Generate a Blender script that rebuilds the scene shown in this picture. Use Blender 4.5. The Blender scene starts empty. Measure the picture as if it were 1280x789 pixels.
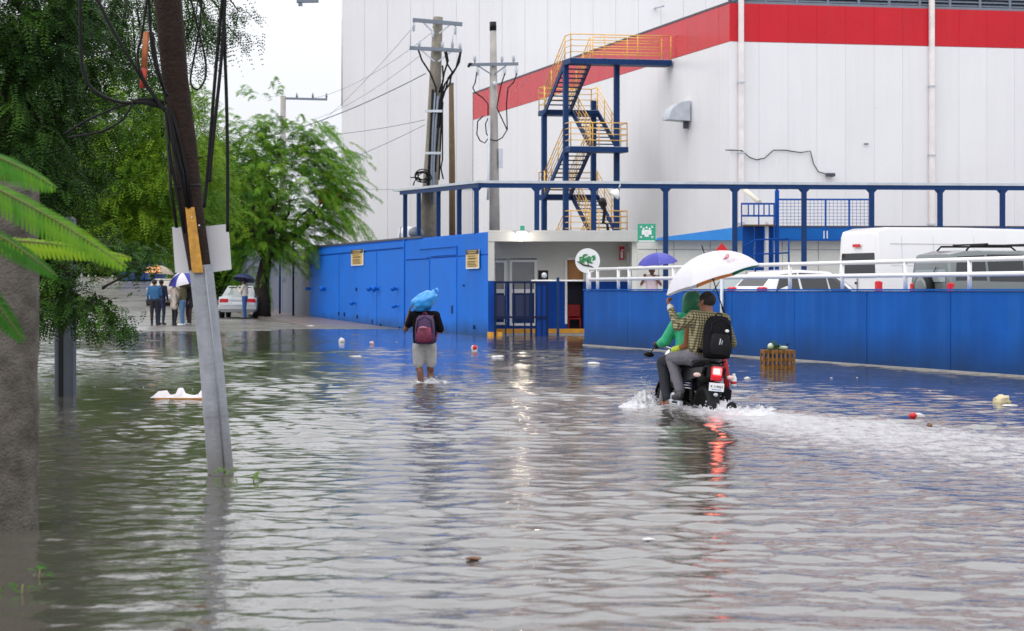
import bpy, bmesh, math, random
import numpy as np
from mathutils import Vector, Matrix, noise as mnoise
R = math.radians
sc = bpy.context.scene
COL = sc.collection
random.seed(7)
rng = np.random.default_rng(11)

# ------------------------------------------------------------ camera
CAM_H = 1.40          # eye height above the flood water (z = 0)
FPX, CX, HY = 2490.0, 640.0, 362.0
cam_d = bpy.data.cameras.new('camera')
cam = bpy.data.objects.new('camera', cam_d); COL.objects.link(cam)
cam.location = (0, 0, CAM_H); cam.rotation_euler = (R(90), 0, 0)
cam_d.sensor_fit = 'HORIZONTAL'; cam_d.sensor_width = 36.0
cam_d.lens = FPX / 1280 * 36.0
cam_d.shift_y = -(394.5 - HY) / 1280
cam_d.clip_start = 0.2; cam_d.clip_end = 6000
cam_d.dof.use_dof = True; cam_d.dof.focus_distance = 26.0; cam_d.dof.aperture_fstop = 5.0
sc.camera = cam
def P(px, py, Y):     # a place seen at a given distance, in metres
    return Vector(((px - CX) / FPX * Y, Y, CAM_H + (HY - py) / FPX * Y))
def XP(px, Y): return (px - CX) / FPX * Y
def ZP(py, Y): return CAM_H + (HY - py) / FPX * Y

# ------------------------------------------------------------ sky and sun (overcast)
SUN_EL, SUN_AZ = R(52), R(-122)     # azimuth measured from +Y towards +X
w = bpy.data.worlds.new("World"); sc.world = w; w.use_nodes = True
nt = w.node_tree; nt.nodes.clear()
out = nt.nodes.new('ShaderNodeOutputWorld'); bg = nt.nodes.new('ShaderNodeBackground')
sky = nt.nodes.new('ShaderNodeTexSky'); sky.sky_type = 'NISHITA'; sky.sun_disc = False
sky.sun_elevation = SUN_EL; sky.sun_rotation = SUN_AZ
sky.air_density = 1.0; sky.dust_density = 4.0
tc = nt.nodes.new('ShaderNodeTexCoord'); sep = nt.nodes.new('ShaderNodeSeparateXYZ')
ramp = nt.nodes.new('ShaderNodeValToRGB')
ramp.color_ramp.elements[0].position = 0.0; ramp.color_ramp.elements[0].color = (0.65, 0.665, 0.725, 1)
e_ = ramp.color_ramp.elements.new(.16); e_.color = (0.90, 0.91, 0.96, 1)
ramp.color_ramp.elements[2].position = 0.7; ramp.color_ramp.elements[2].color = (1.50, 1.51, 1.56, 1)
cl = nt.nodes.new('ShaderNodeTexNoise'); cl.inputs['Scale'].default_value = 2.2; cl.inputs['Detail'].default_value = 5
cmr = nt.nodes.new('ShaderNodeMapRange'); cmr.inputs[3].default_value = 9.2; cmr.inputs[4].default_value = 11.0
mul = nt.nodes.new('ShaderNodeVectorMath'); mul.operation = 'SCALE'
mix = nt.nodes.new('ShaderNodeMix'); mix.data_type = 'RGBA'; mix.inputs[0].default_value = 0.90
L = nt.links.new
L(tc.outputs['Generated'], sep.inputs[0]); L(sep.outputs['Z'], ramp.inputs[0])
L(tc.outputs['Generated'], cl.inputs['Vector']); L(cl.outputs[0], cmr.inputs[0])
L(ramp.outputs[0], mul.inputs[0]); L(cmr.outputs[0], mul.inputs['Scale'])
L(sky.outputs[0], mix.inputs[6]); L(mul.outputs[0], mix.inputs[7])
L(mix.outputs[2], bg.inputs[0]); bg.inputs[1].default_value = 0.10
L(bg.outputs[0], out.inputs[0])
sun_d = bpy.data.lights.new('sun', 'SUN'); sun_d.energy = 0.9; sun_d.angle = R(75); sun_d.color = (1, 0.97, 0.93)
sun = bpy.data.objects.new('sun', sun_d); COL.objects.link(sun)
sd = Vector((math.sin(SUN_AZ) * math.cos(SUN_EL), math.cos(SUN_AZ) * math.cos(SUN_EL), math.sin(SUN_EL)))
sun.rotation_euler = sd.to_track_quat('Z', 'Y').to_euler()
sc.view_settings.view_transform = 'Standard'; sc.view_settings.look = 'None'
sc.view_settings.gamma = 1.0; sc.view_settings.use_curve_mapping = False
sc.view_settings.exposure = 0.38
sc.render.engine = 'CYCLES'
sc.cycles.max_bounces = 6; sc.cycles.transparent_max_bounces = 8
sc.cycles.use_denoising = True

# ------------------------------------------------------------ object helpers
MW = {}               # world matrix of everything built
def tag(o, label=None, cat=None, group=None, kind=None):
    if label: o['label'] = label
    if cat: o['category'] = cat
    if group: o['group'] = group
    if kind: o['kind'] = kind
    return o
def thing(name, label, cat, loc=(0, 0, 0), rotz=0, group=None):
    o = bpy.data.objects.new(name, None); COL.objects.link(o)
    o.empty_display_size = 0.2
    o.location = loc; o.rotation_euler = (0, 0, rotz)
    MW[o.name] = Matrix.Translation(Vector(loc)) @ Matrix.Rotation(rotz, 4, 'Z')
    return tag(o, label, cat, group)
def add_obj(name, me, parent=None, M=None):
    """links a mesh; M is its world matrix (identity: vertices are in world space)"""
    o = bpy.data.objects.new(name, me); COL.objects.link(o)
    M = M or Matrix()
    if parent is not None:
        o.parent = parent
        o.matrix_basis = MW[parent.name].inverted() @ M
    else:
        o.matrix_basis = M
    MW[o.name] = M.copy()
    return o
def local(name, me, parent, Ml=None):
    """links a mesh whose vertices are in the parent's own space"""
    o = bpy.data.objects.new(name, me); COL.objects.link(o)
    o.parent = parent; Ml = Ml or Matrix()
    o.matrix_basis = Ml
    MW[o.name] = MW[parent.name] @ Ml
    return o
def copy_tree(o, parent=None):
    c = o.copy(); COL.objects.link(c); c.parent = parent
    for ch in list(o.children): copy_tree(ch, c)
    return c

class Frame:          # u along a wall (left to right as seen), v into it, w up
    def __init__(s, o, d):
        s.o = Vector((o[0], o[1], 0)); s.u = Vector((d[0], d[1], 0)).normalized()
        s.v = Vector((-s.u.y, s.u.x, 0)); s.z = Vector((0, 0, 1))
    def p(s, u, v, w): return s.o + s.u * u + s.v * v + s.z * w
    def at(s, px, v=0):   # u of the point of this wall seen at column px
        k = (px - CX) / FPX; b = s.o + s.v * v
        return (k * b.y - b.x) / (s.u.x - k * s.u.y)
    def wz(s, px, py, v=0):  # height of the point of this wall seen at px, py
        return ZP(py, s.p(s.at(px, v), v, 0).y)
    def M(s, u, v, w):
        m = Matrix((s.u, s.v, s.z)).transposed().to_4x4(); m.translation = s.p(u, v, w); return m
W0 = Frame((0, 0), (1, 0))

class MB:
    def __init__(s): s.v = []; s.f = []; s.m = []; s.sm = []; s.k = 0; s.smooth = False
    def mat(s, k, smooth=None):
        s.k = k
        if smooth is not None: s.smooth = smooth
        return s
    def add(s, vs, fs, smooth=None):
        b = len(s.v); s.v += [tuple(v) for v in vs]
        for f in fs:
            s.f.append([i + b for i in f]); s.m.append(s.k); s.sm.append(s.smooth if smooth is None else smooth)
        return s
    def hexa(s, p):   # p: 4 bottom ccw, 4 top ccw
        return s.add(p, [(3, 2, 1, 0), (4, 5, 6, 7), (0, 1, 5, 4), (1, 2, 6, 5), (2, 3, 7, 6), (3, 0, 4, 7)], False)
    def fbox(s, F, u0, u1, v0, v1, w0, w1):
        q = F.p
        return s.hexa([q(u0, v0, w0), q(u1, v0, w0), q(u1, v1, w0), q(u0, v1, w0), q(u0, v0, w1), q(u1, v0, w1), q(u1, v1, w1), q(u0, v1, w1)])
    def box(s, x0, x1, y0, y1, z0, z1): return s.fbox(W0, x0, x1, y0, y1, z0, z1)
    def bbox(s, x0, x1, y0, y1, z0, z1, b):    # bevelled box
        vs = []; 
        for (zz, i) in ((z0, b), (z0 + b, 0), (z1 - b, 0), (z1, b)):
            vs += [(x0 + i, y0 + b, zz), (x0 + i + b if i == 0 else x0 + b + i, y0 + i, zz), (x1 - b - i, y0 + i, zz), (x1 - i, y0 + b + i, zz),
                   (x1 - i, y1 - b - i, zz), (x1 - b - i, y1 - i, zz), (x0 + b + i, y1 - i, zz), (x0 + i, y1 - b - i, zz)]
        fs = [tuple(reversed(range(8))), tuple(range(24, 32))]
        for k in range(3):
            for j in range(8): fs.append((k * 8 + j, k * 8 + (j + 1) % 8, k * 8 + 8 + (j + 1) % 8, k * 8 + 8 + j))
        return s.add(vs, fs, False)
    def beam(s, a, b, wd, ht, up=(0, 0, 1)):   # rectangular bar from a to b
        a = Vector(a); b = Vector(b); d = (b - a).normalized(); up = Vector(up)
        if abs(d.dot(up)) > .98: up = Vector((0, 1, 0))
        x = d.cross(up).normalized(); y = x.cross(d)
        c = [(-.5, -.5), (.5, -.5), (.5, .5), (-.5, .5)]
        return s.hexa([a + x * wd * i + y * ht * j for i, j in c] + [b + x * wd * i + y * ht * j for i, j in c])
    def tube(s, pts, r, n=8, cap=True, smooth=True, ell=1.0, up=None):
        pts = [Vector(p) for p in pts]; k = len(pts)
        rs = r if isinstance(r, (list, tuple)) else [r] * k
        vs = []; prev = None
        for i, p in enumerate(pts):
            t = (pts[min(i + 1, k - 1)] - pts[max(i - 1, 0)])
            t = t.normalized() if t.length > 1e-9 else Vector((0, 0, 1))
            if prev is None:
                u0 = Vector(up) if up else (Vector((0, 0, 1)) if abs(t.z) < .9 else Vector((0, 1, 0)))
                x = t.cross(u0).normalized()
            else:
                x = (prev - t * prev.dot(t)); x = x.normalized() if x.length > 1e-6 else t.orthogonal().normalized()
            prev = x; y = t.cross(x)
            for j in range(n):
                a = 2 * math.pi * j / n
                vs.append(p + (x * math.cos(a) + y * math.sin(a) * ell) * rs[i])
        fs = []
        for i in range(k - 1):
            for j in range(n):
                fs.append((i * n + j, i * n + (j + 1) % n, (i + 1) * n + (j + 1) % n, (i + 1) * n + j))
        s.add(vs, fs, smooth)
        if cap:
            b = len(s.v) - len(vs)
            for f in ([tuple(reversed(range(n)))], [tuple(range((k - 1) * n, k * n))]):
                s.f.append([i + b for i in f[0]]); s.m.append(s.k); s.sm.append(False)
        return s
    def prism(s, pts, F, v0, v1):   # polygon (u,w) extruded along v of frame F
        n = len(pts)
        vs = [F.p(u, v0, w) for u, w in pts] + [F.p(u, v1, w) for u, w in pts]
        fs = [tuple(range(n)), tuple(reversed(range(n, 2 * n)))]
        for i in range(n): fs.append((i, i + n, (i + 1) % n + n, (i + 1) % n))
        return s.add(vs, fs, False)
    def lathe(s, prof, n=16, c=(0, 0, 0), axis='z', smooth=True):
        vs = []; c = Vector(c)
        for r, h in prof:
            for j in range(n):
                a = 2 * math.pi * j / n; x, y = r * math.cos(a), r * math.sin(a)
                vs.append(c + (Vector((x, y, h)) if axis == 'z' else Vector((h, x, y)) if axis == 'x' else Vector((y, h, x))))
        fs = [(i * n + j, i * n + (j + 1) % n, (i + 1) * n + (j + 1) % n, (i + 1) * n + j) for i in range(len(prof) - 1) for j in range(n)]
        s.add(vs, fs, smooth)
        b = len(s.v) - len(vs)
        if prof[0][0] > 1e-4: s.f.append([b + j for j in reversed(range(n))]); s.m.append(s.k); s.sm.append(False)
        if prof[-1][0] > 1e-4: s.f.append([b + (len(prof) - 1) * n + j for j in range(n)]); s.m.append(s.k); s.sm.append(False)
        return s
    def ell(s, c, r, n=12, m=8, M=None):
        vs = []; c = Vector(c)
        for i in range(m + 1):
            t = math.pi * i / m
            for j in range(n):
                a = 2 * math.pi * j / n
                q = Vector((r[0] * math.sin(t) * math.cos(a), r[1] * math.sin(t) * math.sin(a), -r[2] * math.cos(t)))
                vs.append(c + (M @ q if M else q))
        fs = [(i * n + j, i * n + (j + 1) % n, (i + 1) * n + (j + 1) % n, (i + 1) * n + j) for i in range(m) for j in range(n)]
        return s.add(vs, fs, True)
    def capsule(s, a, b, r0, r1, n=10):
        a = Vector(a); b = Vector(b); d = b - a; Ln = d.length
        d = d / Ln if Ln > 1e-6 else Vector((0, 0, 1))
        pts, rs = [], []
        for t in (89, 60, 30): pts.append(a - d * r0 * math.sin(R(t))); rs.append(r0 * math.cos(R(t)))
        pts.append(a); rs.append(r0); pts.append(b); rs.append(r1)
        for t in (30, 60, 89): pts.append(b + d * r1 * math.sin(R(t))); rs.append(r1 * math.cos(R(t)))
        return s.tube(pts, rs, n)
    def mesh(s, name, mats):
        me = bpy.data.meshes.new(name)
        me.from_pydata(s.v, [], s.f)
        mats = mats if isinstance(mats, (list, tuple)) else [mats]
        for m in mats: me.materials.append(m)
        me.polygons.foreach_set('material_index', s.m); me.polygons.foreach_set('use_smooth', s.sm)
        me.update(); return me
    def build(s, name, mats, parent=None): return add_obj(name, s.mesh(name, mats), parent)       # vertices in world space
    def part(s, name, mats, parent, Ml=None): return local(name, s.mesh(name, mats), parent, Ml)  # vertices in the parent's space

def np_mesh(name, V, Q, mats, fattr=None, vattr=None, smooth=False, midx=None):
    V = np.asarray(V, np.float32); Q = np.asarray(Q, np.int32); n, k = Q.shape
    me = bpy.data.meshes.new(name)
    me.vertices.add(len(V)); me.vertices.foreach_set('co', V.ravel())
    me.loops.add(n * k); me.loops.foreach_set('vertex_index', Q.ravel())
    me.polygons.add(n); me.polygons.foreach_set('loop_start', np.arange(0, n * k, k, dtype=np.int32))
    me.polygons.foreach_set('use_smooth', np.full(n, smooth))
    for m in (mats if isinstance(mats, (list, tuple)) else [mats]): me.materials.append(m)
    if midx is not None: me.polygons.foreach_set('material_index', np.asarray(midx, np.int32))
    me.update(calc_edges=True)
    for dom, d in (('FACE', fattr), ('POINT', vattr)):
        for nm, arr in (d or {}).items():
            a = me.attributes.new(nm, 'FLOAT', dom); a.data.foreach_set('value', np.asarray(arr, np.float32))
    return me

def text_mesh(body, size, mat, ext=0.002, align='CENTER'):
    cu = bpy.data.curves.new('lettering', 'FONT'); cu.body = body; cu.size = size; cu.extrude = ext
    cu.align_x = align; cu.align_y = 'CENTER'; cu.resolution_u = 2
    o = bpy.data.objects.new('lettering', cu); COL.objects.link(o)
    dg = bpy.context.evaluated_depsgraph_get()
    me = bpy.data.meshes.new_from_object(o.evaluated_get(dg))
    bpy.data.objects.remove(o); bpy.data.curves.remove(cu)
    me.materials.clear(); me.materials.append(mat); me.name = 'lettering'
    return me
TXT = Matrix.Rotation(R(90), 4, 'X')     # text upright, facing -Y

# ------------------------------------------------------------ materials
MATS = {}
def mat(name, col, rough=.6, metal=0.0, var=.12, scale=2.0, bump=0.0, bscale=None, streak=0.0, scol=None, rnd=0.0, emit=None, spec=.5, trans=0.0, ior=1.5, grime=0.0):
    m = bpy.data.materials.new(name); m.use_nodes = True; MATS[name] = m
    n = m.node_tree.nodes; l = m.node_tree.links.new; b = n['Principled BSDF']
    b.inputs['Roughness'].default_value = rough; b.inputs['Metallic'].default_value = metal
    b.inputs['Specular IOR Level'].default_value = spec; b.inputs['IOR'].default_value = ior
    if trans: b.inputs['Transmission Weight'].default_value = trans
    geo = n.new('ShaderNodeNewGeometry'); pos = geo.outputs['Position']
    no = n.new('ShaderNodeTexNoise'); no.inputs['Scale'].default_value = scale; no.inputs['Detail'].default_value = 6
    l(pos, no.inputs['Vector'])
    mr = n.new('ShaderNodeMapRange'); mr.inputs[1].default_value = .25; mr.inputs[2].default_value = .75
    mr.inputs[3].default_value = 1 - var; mr.inputs[4].default_value = 1 + var
    l(no.outputs[0], mr.inputs[0]); fac = mr.outputs[0]
    if rnd:
        oi = n.new('ShaderNodeObjectInfo'); m2 = n.new('ShaderNodeMapRange')
        m2.inputs[3].default_value = 1 - rnd; m2.inputs[4].default_value = 1 + rnd
        l(oi.outputs['Random'], m2.inputs[0])
        mm = n.new('ShaderNodeMath'); mm.operation = 'MULTIPLY'; l(fac, mm.inputs[0]); l(m2.outputs[0], mm.inputs[1]); fac = mm.outputs[0]
    vm = n.new('ShaderNodeVectorMath'); vm.operation = 'SCALE'; vm.inputs[0].default_value = col[:3]; l(fac, vm.inputs['Scale'])
    cout = vm.outputs[0]
    if streak:
        mp = n.new('ShaderNodeMapping'); mp.inputs['Scale'].default_value = (2.2, 2.2, .12); l(pos, mp.inputs[0])
        ns = n.new('ShaderNodeTexNoise'); ns.inputs['Scale'].default_value = 1.6; ns.inputs['Detail'].default_value = 7; l(mp.outputs[0], ns.inputs['Vector'])
        ms = n.new('ShaderNodeMapRange'); ms.inputs[1].default_value = .48; ms.inputs[2].default_value = .78; ms.inputs[4].default_value = streak; l(ns.outputs[0], ms.inputs[0])
        mx = n.new('ShaderNodeMix'); mx.data_type = 'RGBA'; l(ms.outputs[0], mx.inputs[0]); l(cout, mx.inputs[6]); mx.inputs[7].default_value = (*(scol or (.25, .24, .22)), 1)
        cout = mx.outputs[2]
    if grime:     # waterline grime: a dirty band with a ragged upper edge left by the flood
        sp = n.new('ShaderNodeSeparateXYZ'); l(pos, sp.inputs[0])
        ng = n.new('ShaderNodeTexNoise'); ng.inputs['Scale'].default_value = 1.3; ng.inputs['Detail'].default_value = 6; l(pos, ng.inputs['Vector'])
        ad = n.new('ShaderNodeMath'); ad.operation = 'MULTIPLY_ADD'; l(ng.outputs[0], ad.inputs[0]); ad.inputs[1].default_value = -.5; l(sp.outputs['Z'], ad.inputs[2])
        mg = n.new('ShaderNodeMapRange'); mg.inputs[1].default_value = grime - .25; mg.inputs[2].default_value = -.25; mg.inputs[3].default_value = 0; mg.inputs[4].default_value = .9; l(ad.outputs[0], mg.inputs[0])
        mx = n.new('ShaderNodeMix'); mx.data_type = 'RGBA'; l(mg.outputs[0], mx.inputs[0]); l(cout, mx.inputs[6]); mx.inputs[7].default_value = (col[0] * .4 + .010, col[1] * .36 + .008, col[2] * .28 + .006, 1)
        cout = mx.outputs[2]
    l(cout, b.inputs['Base Color'])
    mr3 = n.new('ShaderNodeMapRange'); mr3.inputs[3].default_value = max(rough - .08, .02); mr3.inputs[4].default_value = min(rough + .1, 1)
    l(no.outputs[0], mr3.inputs[0]); l(mr3.outputs[0], b.inputs['Roughness'])
    if bump:
        bn = n.new('ShaderNodeTexNoise'); bn.inputs['Scale'].default_value = bscale or scale * 6; bn.inputs['Detail'].default_value = 6
        l(pos, bn.inputs['Vector'])
        bu = n.new('ShaderNodeBump'); bu.inputs['Strength'].default_value = bump; bu.inputs['Distance'].default_value = .02
        l(bn.outputs[0], bu.inputs['Height']); l(bu.outputs[0], b.inputs['Normal'])
    if emit:
        b.inputs['Emission Color'].default_value = (*emit[:3], 1); b.inputs['Emission Strength'].default_value = emit[3]
    return m
def leafmat(name, dark, mid, light, trans=.35):
    m = bpy.data.materials.new(name); m.use_nodes = True; n = m.node_tree.nodes; l = m.node_tree.links.new
    b = n['Principled BSDF']; o = n['Material Output']
    a = n.new('ShaderNodeAttribute'); a.attribute_name = 'leaf_tone'
    cr = n.new('ShaderNodeValToRGB'); e = cr.color_ramp.elements
    e[0].color = (*dark, 1); e[1].color = (*light, 1); x = cr.color_ramp.elements.new(.5); x.color = (*mid, 1)
    l(a.outputs['Fac'], cr.inputs[0]); l(cr.outputs[0], b.inputs['Base Color'])
    b.inputs['Roughness'].default_value = .55; b.inputs['Specular IOR Level'].default_value = .12
    t = n.new('ShaderNodeBsdfTranslucent'); mx = n.new('ShaderNodeMixShader'); mx.inputs[0].default_value = trans
    l(cr.outputs[0], t.inputs[0]); l(b.outputs[0], mx.inputs[1]); l(t.outputs[0], mx.inputs[2]); l(mx.outputs[0], o.inputs[0])
    return m

white_panel = mat('white_panel', (.735, .732, .752), .30, var=.025, scale=.4, rnd=.012, streak=.14, scol=(.52, .52, .54))
white_core = mat('panel_joint', (.67, .67, .69), .6)
red_panel = mat('red_panel', (.53, .002, .013), .28, spec=.4, var=.07, scale=.8, rnd=.02, streak=.12, scol=(.58, .07, .08))
dark_trim = mat('dark_trim', (.06, .06, .08), .5)
louvre_grey = mat('louvre_grey', (.16, .19, .24), .5)
pipe_white = mat('pipe_white', (.75, .70, .69), .5)
galv = mat('galvanised_steel', (.50, .54, .59), .45, .25, var=.15, scale=3)
navy = mat('navy_steel', (.006, .034, .125), .5, var=.15, scale=3, spec=.2)
blue_steel = mat('blue_steel', (.005, .070, .33), .5, var=.12, scale=3, spec=.15)
yellow_rail = mat('yellow_paint', (.78, .46, .10), .5, var=.1)
wall_blue = mat('wall_blue', (.009, .132, .55), .6, spec=.12, var=.12, scale=.7, streak=.35, scol=(.03, .17, .56), grime=.5, bump=.05, bscale=30)
door_blue = mat('door_blue', (.009, .138, .58), .55, spec=.12, var=.09, scale=1.2, streak=.30, scol=(.03, .155, .48), rnd=.03, grime=.45)
ramp_blue = mat('ramp_blue', (.007, .084, .36), .6, spec=.10, var=.18, scale=.8, streak=.55, scol=(.02, .125, .42), grime=.75, bump=.15, bscale=25)
deep_blue = mat('deep_blue_paint', (.004, .055, .31), .55, spec=.15, var=.12)
fascia_blue = mat('fascia_blue', (.006, .11, .40), .5, spec=.2, var=.1)
fascia_blue_lit = mat('fascia_blue_lit_side', (.03, .24, .66), .4, var=.08)  # fascia blue made lighter, with the light on its left side painted in
grey_plaster = mat('grey_plaster', (.50, .50, .49), .8, var=.07, scale=2, bump=.1, streak=.15, scol=(.38, .38, .36))
beige_plaster = mat('beige_plaster', (.64, .645, .60), .75, var=.06, scale=2)
orange_paint = mat('orange_paint', (.70, .33, .03), .6, var=.25, scale=4)
concrete = mat('concrete', (.30, .29, .28), .85, var=.25, scale=3, bump=.4, bscale=40)
rough_concrete = mat('rough_concrete', (.105, .094, .082), .9, spec=.2, var=.5, scale=9, bump=.9, bscale=60)
pole_concrete = mat('pole_concrete', (.34, .32, .30), .85, var=.2, scale=3, streak=.3)
old_wood = mat('old_wood', (.22, .20, .165), .85, var=.25, scale=6, bump=.3, streak=.5, scol=(.10, .09, .07))
brown_wood = mat('brown_wood', (.15, .10, .055), .85, var=.2, scale=5, bump=.3)
dark_wood = mat('dark_wood', (.022, .013, .010), .8, spec=.2, var=.5, scale=11, bump=.7, bscale=45, streak=.6, scol=(.045, .026, .018))
sleeve_grey = mat('sleeve_grey', (.255, .27, .305), .5, var=.22, scale=7, bump=.25, bscale=35, streak=.75, scol=(.13, .13, .135), grime=.55)
yellow_strip = mat('yellow_strip', (.50, .24, .02), .6, var=.4, scale=22, streak=.9, scol=(.17, .14, .09))
board_white = mat('board_white', (.60, .60, .63), .55, var=.07, streak=.3, scol=(.42, .40, .37))
black_cable = mat('black_cable', (.006, .006, .007), .6, spec=.2)
black_rubber = mat('black_rubber', (.010, .010, .011), .65, spec=.25)
black_paint = mat('black_paint', (.005, .005, .006), .35, spec=.22)
black_cloth = mat('black_cloth', (.008, .008, .011), .9, spec=.15, var=.3, scale=20, bump=.3)
chrome = mat('bright_metal', (.62, .62, .62), .22, .9)
glass_dark = mat('dark_glass', (.010, .013, .015), .06, spec=.6)
glass_pale = mat('pale_glass', (.22, .26, .27), .06, spec=.8)
glass_door = mat('door_glass', (.24, .25, .26), .12)
white_paint = mat('white_paint', (.78, .78, .79), .3, var=.03)
car_white = mat('car_white', (.66, .66, .675), .16, var=.02, spec=.6)
car_silver = mat('car_silver', (.50, .52, .54), .2, .4, var=.03)
car_grey = mat('car_grey', (.15, .17, .17), .18, .3, var=.03)
red_lens = mat('red_lens', (.55, .01, .02), .15)
tail_glow = mat('tail_glow', (.7, .03, .02), .2, emit=(1, .045, .05, 7.0))
tail_hot = mat('tail_hot', (.9, .2, .08), .2, emit=(1, .30, .14, 9.0))
red_paint = mat('red_paint', (.55, .01, .015), .5)
green_sign = mat('green_sign', (.02, .33, .20), .5, var=.04)
green_leafp = mat('green_print', (.035, .22, .08), .5, var=.3, scale=12)
sign_white = mat('sign_white', (.75, .77, .77), .45, var=.02)
sign_yellow = mat('sign_yellow', (.55, .36, .10), .5, var=.08)
sign_black = mat('sign_black', (.02, .018, .016), .5)
lamp_glow = mat('lamp_glow', (1, .9, .75), .4, emit=(1, .86, .66, 2.5))
skin = mat('brown_skin', (.15, .062, .035), .5, var=.12, scale=15)
skin_light = mat('tan_skin', (.30, .13, .075), .5, var=.1, scale=15)
hair_black = mat('black_hair', (.016, .011, .009), .7, var=.4, scale=60, bump=.5, bscale=150)
bark = mat('bark', (.030, .022, .016), .9, var=.4, scale=8, bump=.8, bscale=30)
# ------------------------------------------------------------ terrain and flood water
def ground_z(y):
    if y < 56: return -.32
    if y < 70: return -.32 * (70 - y) / 14
    if y < 95: return .006 * (y - 70)
    if y < 155: return .15 + .040 * (y - 95)
    return 2.55
ground_m = mat('wet_ground', (.10, .095, .085), .55, var=.3, scale=.3, bump=.3, bscale=6)
ys = [-60, 0, 56, 58, 60, 62, 64, 66, 68, 70, 75, 80, 85, 90, 95, 110, 125, 140, 155, 400, 1200, 4000]
xs = [-3000, -200, -60, -40, -25, -15, -8, -3, 0, 3, 10, 40, 200, 3000]
V = [(x, y, ground_z(y) - .004) for y in ys for x in xs]; nx = len(xs)
Q = [(j * nx + i, j * nx + i + 1, (j + 1) * nx + i + 1, (j + 1) * nx + i) for j in range(len(ys) - 1) for i in range(nx - 1)]
g = add_obj('ground', np_mesh('ground', V, Q, ground_m)); g['kind'] = 'structure'

# road surface: wet worn concrete with ragged tint and cracks
def road_material():
    m = mat('wet_road', (.165, .155, .145), .27, var=.3, scale=.35, bump=.25, bscale=9, streak=0)
    n = m.node_tree.nodes; l = m.node_tree.links.new; b = n['Principled BSDF']
    geo = n.new('ShaderNodeNewGeometry'); vo = n.new('ShaderNodeTexVoronoi'); vo.feature = 'DISTANCE_TO_EDGE'; vo.inputs['Scale'].default_value = .22
    l(geo.outputs['Position'], vo.inputs['Vector'])
    cr = n.new('ShaderNodeMapRange'); cr.inputs[1].default_value = 0; cr.inputs[2].default_value = .02; cr.inputs[3].default_value = .35; cr.inputs[4].default_value = 1
    l(vo.outputs['Distance'], cr.inputs[0])
    src = b.inputs['Base Color'].links[0].from_socket
    vm = n.new('ShaderNodeVectorMath'); vm.operation = 'SCALE'; l(src, vm.inputs[0]); l(cr.outputs[0], vm.inputs['Scale']); l(vm.outputs[0], b.inputs['Base Color'])
    return m
road_m = road_material()
def kerb_x(y): return -7.25 - .245 * (y - 72)
rys = [60, 63, 66, 68, 70, 73, 76, 80, 84, 88, 92, 95, 105, 115, 125, 135, 145, 155, 200]
V = []; NR = 14
for y in rys:
    xr = kerb_x(y) if y > 71 else kerb_x(71) + (71 - y) * .6
    xl = xr - 16
    for i in range(NR + 1):
        t = i / NR
        V.append((xl + (xr - xl) * t, y, ground_z(y) + .004 + .03 * math.sin(t * 9 + y * .3) * (1 if 62 < y < 72 else .3) + .05 * math.sin(math.pi * t)))
Q = [(j * (NR + 1) + i, j * (NR + 1) + i + 1, (j + 1) * (NR + 1) + i + 1, (j + 1) * (NR + 1) + i) for j in range(len(rys) - 1) for i in range(NR)]
r_ = add_obj('road', np_mesh('road', V, Q, road_m, smooth=True)); r_['kind'] = 'structure'

# pavement and kerb along the blue wall
pave_m = mat('pavement', (.17, .13, .118), .35, var=.25, scale=.8, bump=.3, bscale=12)
kerb_m = mat('kerb_stone', (.11, .09, .075), .6, var=.3, scale=2, bump=.3)
WALL_D = (-.285, 1.0)
def wall_x(y): return -.72 + WALL_D[0] * (y - 60)
def pave_z(y): return (y - 72.6) * .0125 if y < 90 else .217 + (ground_z(y) - .12)
mb = MB(); mk = MB()
pys = [66, 69, 72, 74, 77, 80, 84, 88, 92, 96, 105, 115, 125, 140]
for a, b in zip(pys[:-1], pys[1:]):
    q = []
    for y in (a, b): q.append((kerb_x(y) + .18, wall_x(y) + .1, pave_z(y)))
    mb.hexa([(q[0][0], a, -.6), (q[0][1], a, -.6), (q[1][1], b, -.6), (q[1][0], b, -.6), (q[0][0], a, q[0][2]), (q[0][1], a, q[0][2]), (q[1][1], b, q[1][2]), (q[1][0], b, q[1][2])])
    if a >= 69:
        mk.hexa([(q[0][0] - .18, a, -.6), (q[0][0] - .003, a, -.6), (q[1][0] - .003, b, -.6), (q[1][0] - .18, b, -.6), (q[0][0] - .18, a, q[0][2] + .02), (q[0][0] - .003, a, q[0][2] + .02), (q[1][0] - .003, b, q[1][2] + .02), (q[1][0] - .18, b, q[1][2] + .02)])
o = mb.build('pavement', pave_m); o['kind'] = 'structure'
o = mk.build('kerb', kerb_m); o['kind'] = 'structure'

# raised parking deck behind the blue ramp wall
RA, RB = Vector((1.80, 49.8)), Vector((8.13, 31.7))
rd = (RB - RA).normalized(); RE = RA + rd * 34
Frp = Frame(RA, rd)          # u from the far end towards the viewer, v into the deck
mb = MB(); mb.prism([(0, 0)] * 0 or [(0, 0), (1, 0), (1, 1)], W0, 0, 0) if False else None
pts = [(RA.x + .35, RA.y + .1), (RE.x + .3, RE.y), (60, RE.y), (60, 75), (4.75, 75), (4.75, 61.7), (4.7, 58.6)]; DECK = .42
n = len(pts); vs = [(x, y, -.5) for x, y in pts] + [(x, y, DECK) for x, y in pts]
mb.add(vs, [tuple(reversed(range(n))), tuple(range(n, 2 * n))] + [(i, (i + 1) % n, (i + 1) % n + n, i + n) for i in range(n)], False)
o = mb.build('parking_deck', concrete); o['kind'] = 'structure'

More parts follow.
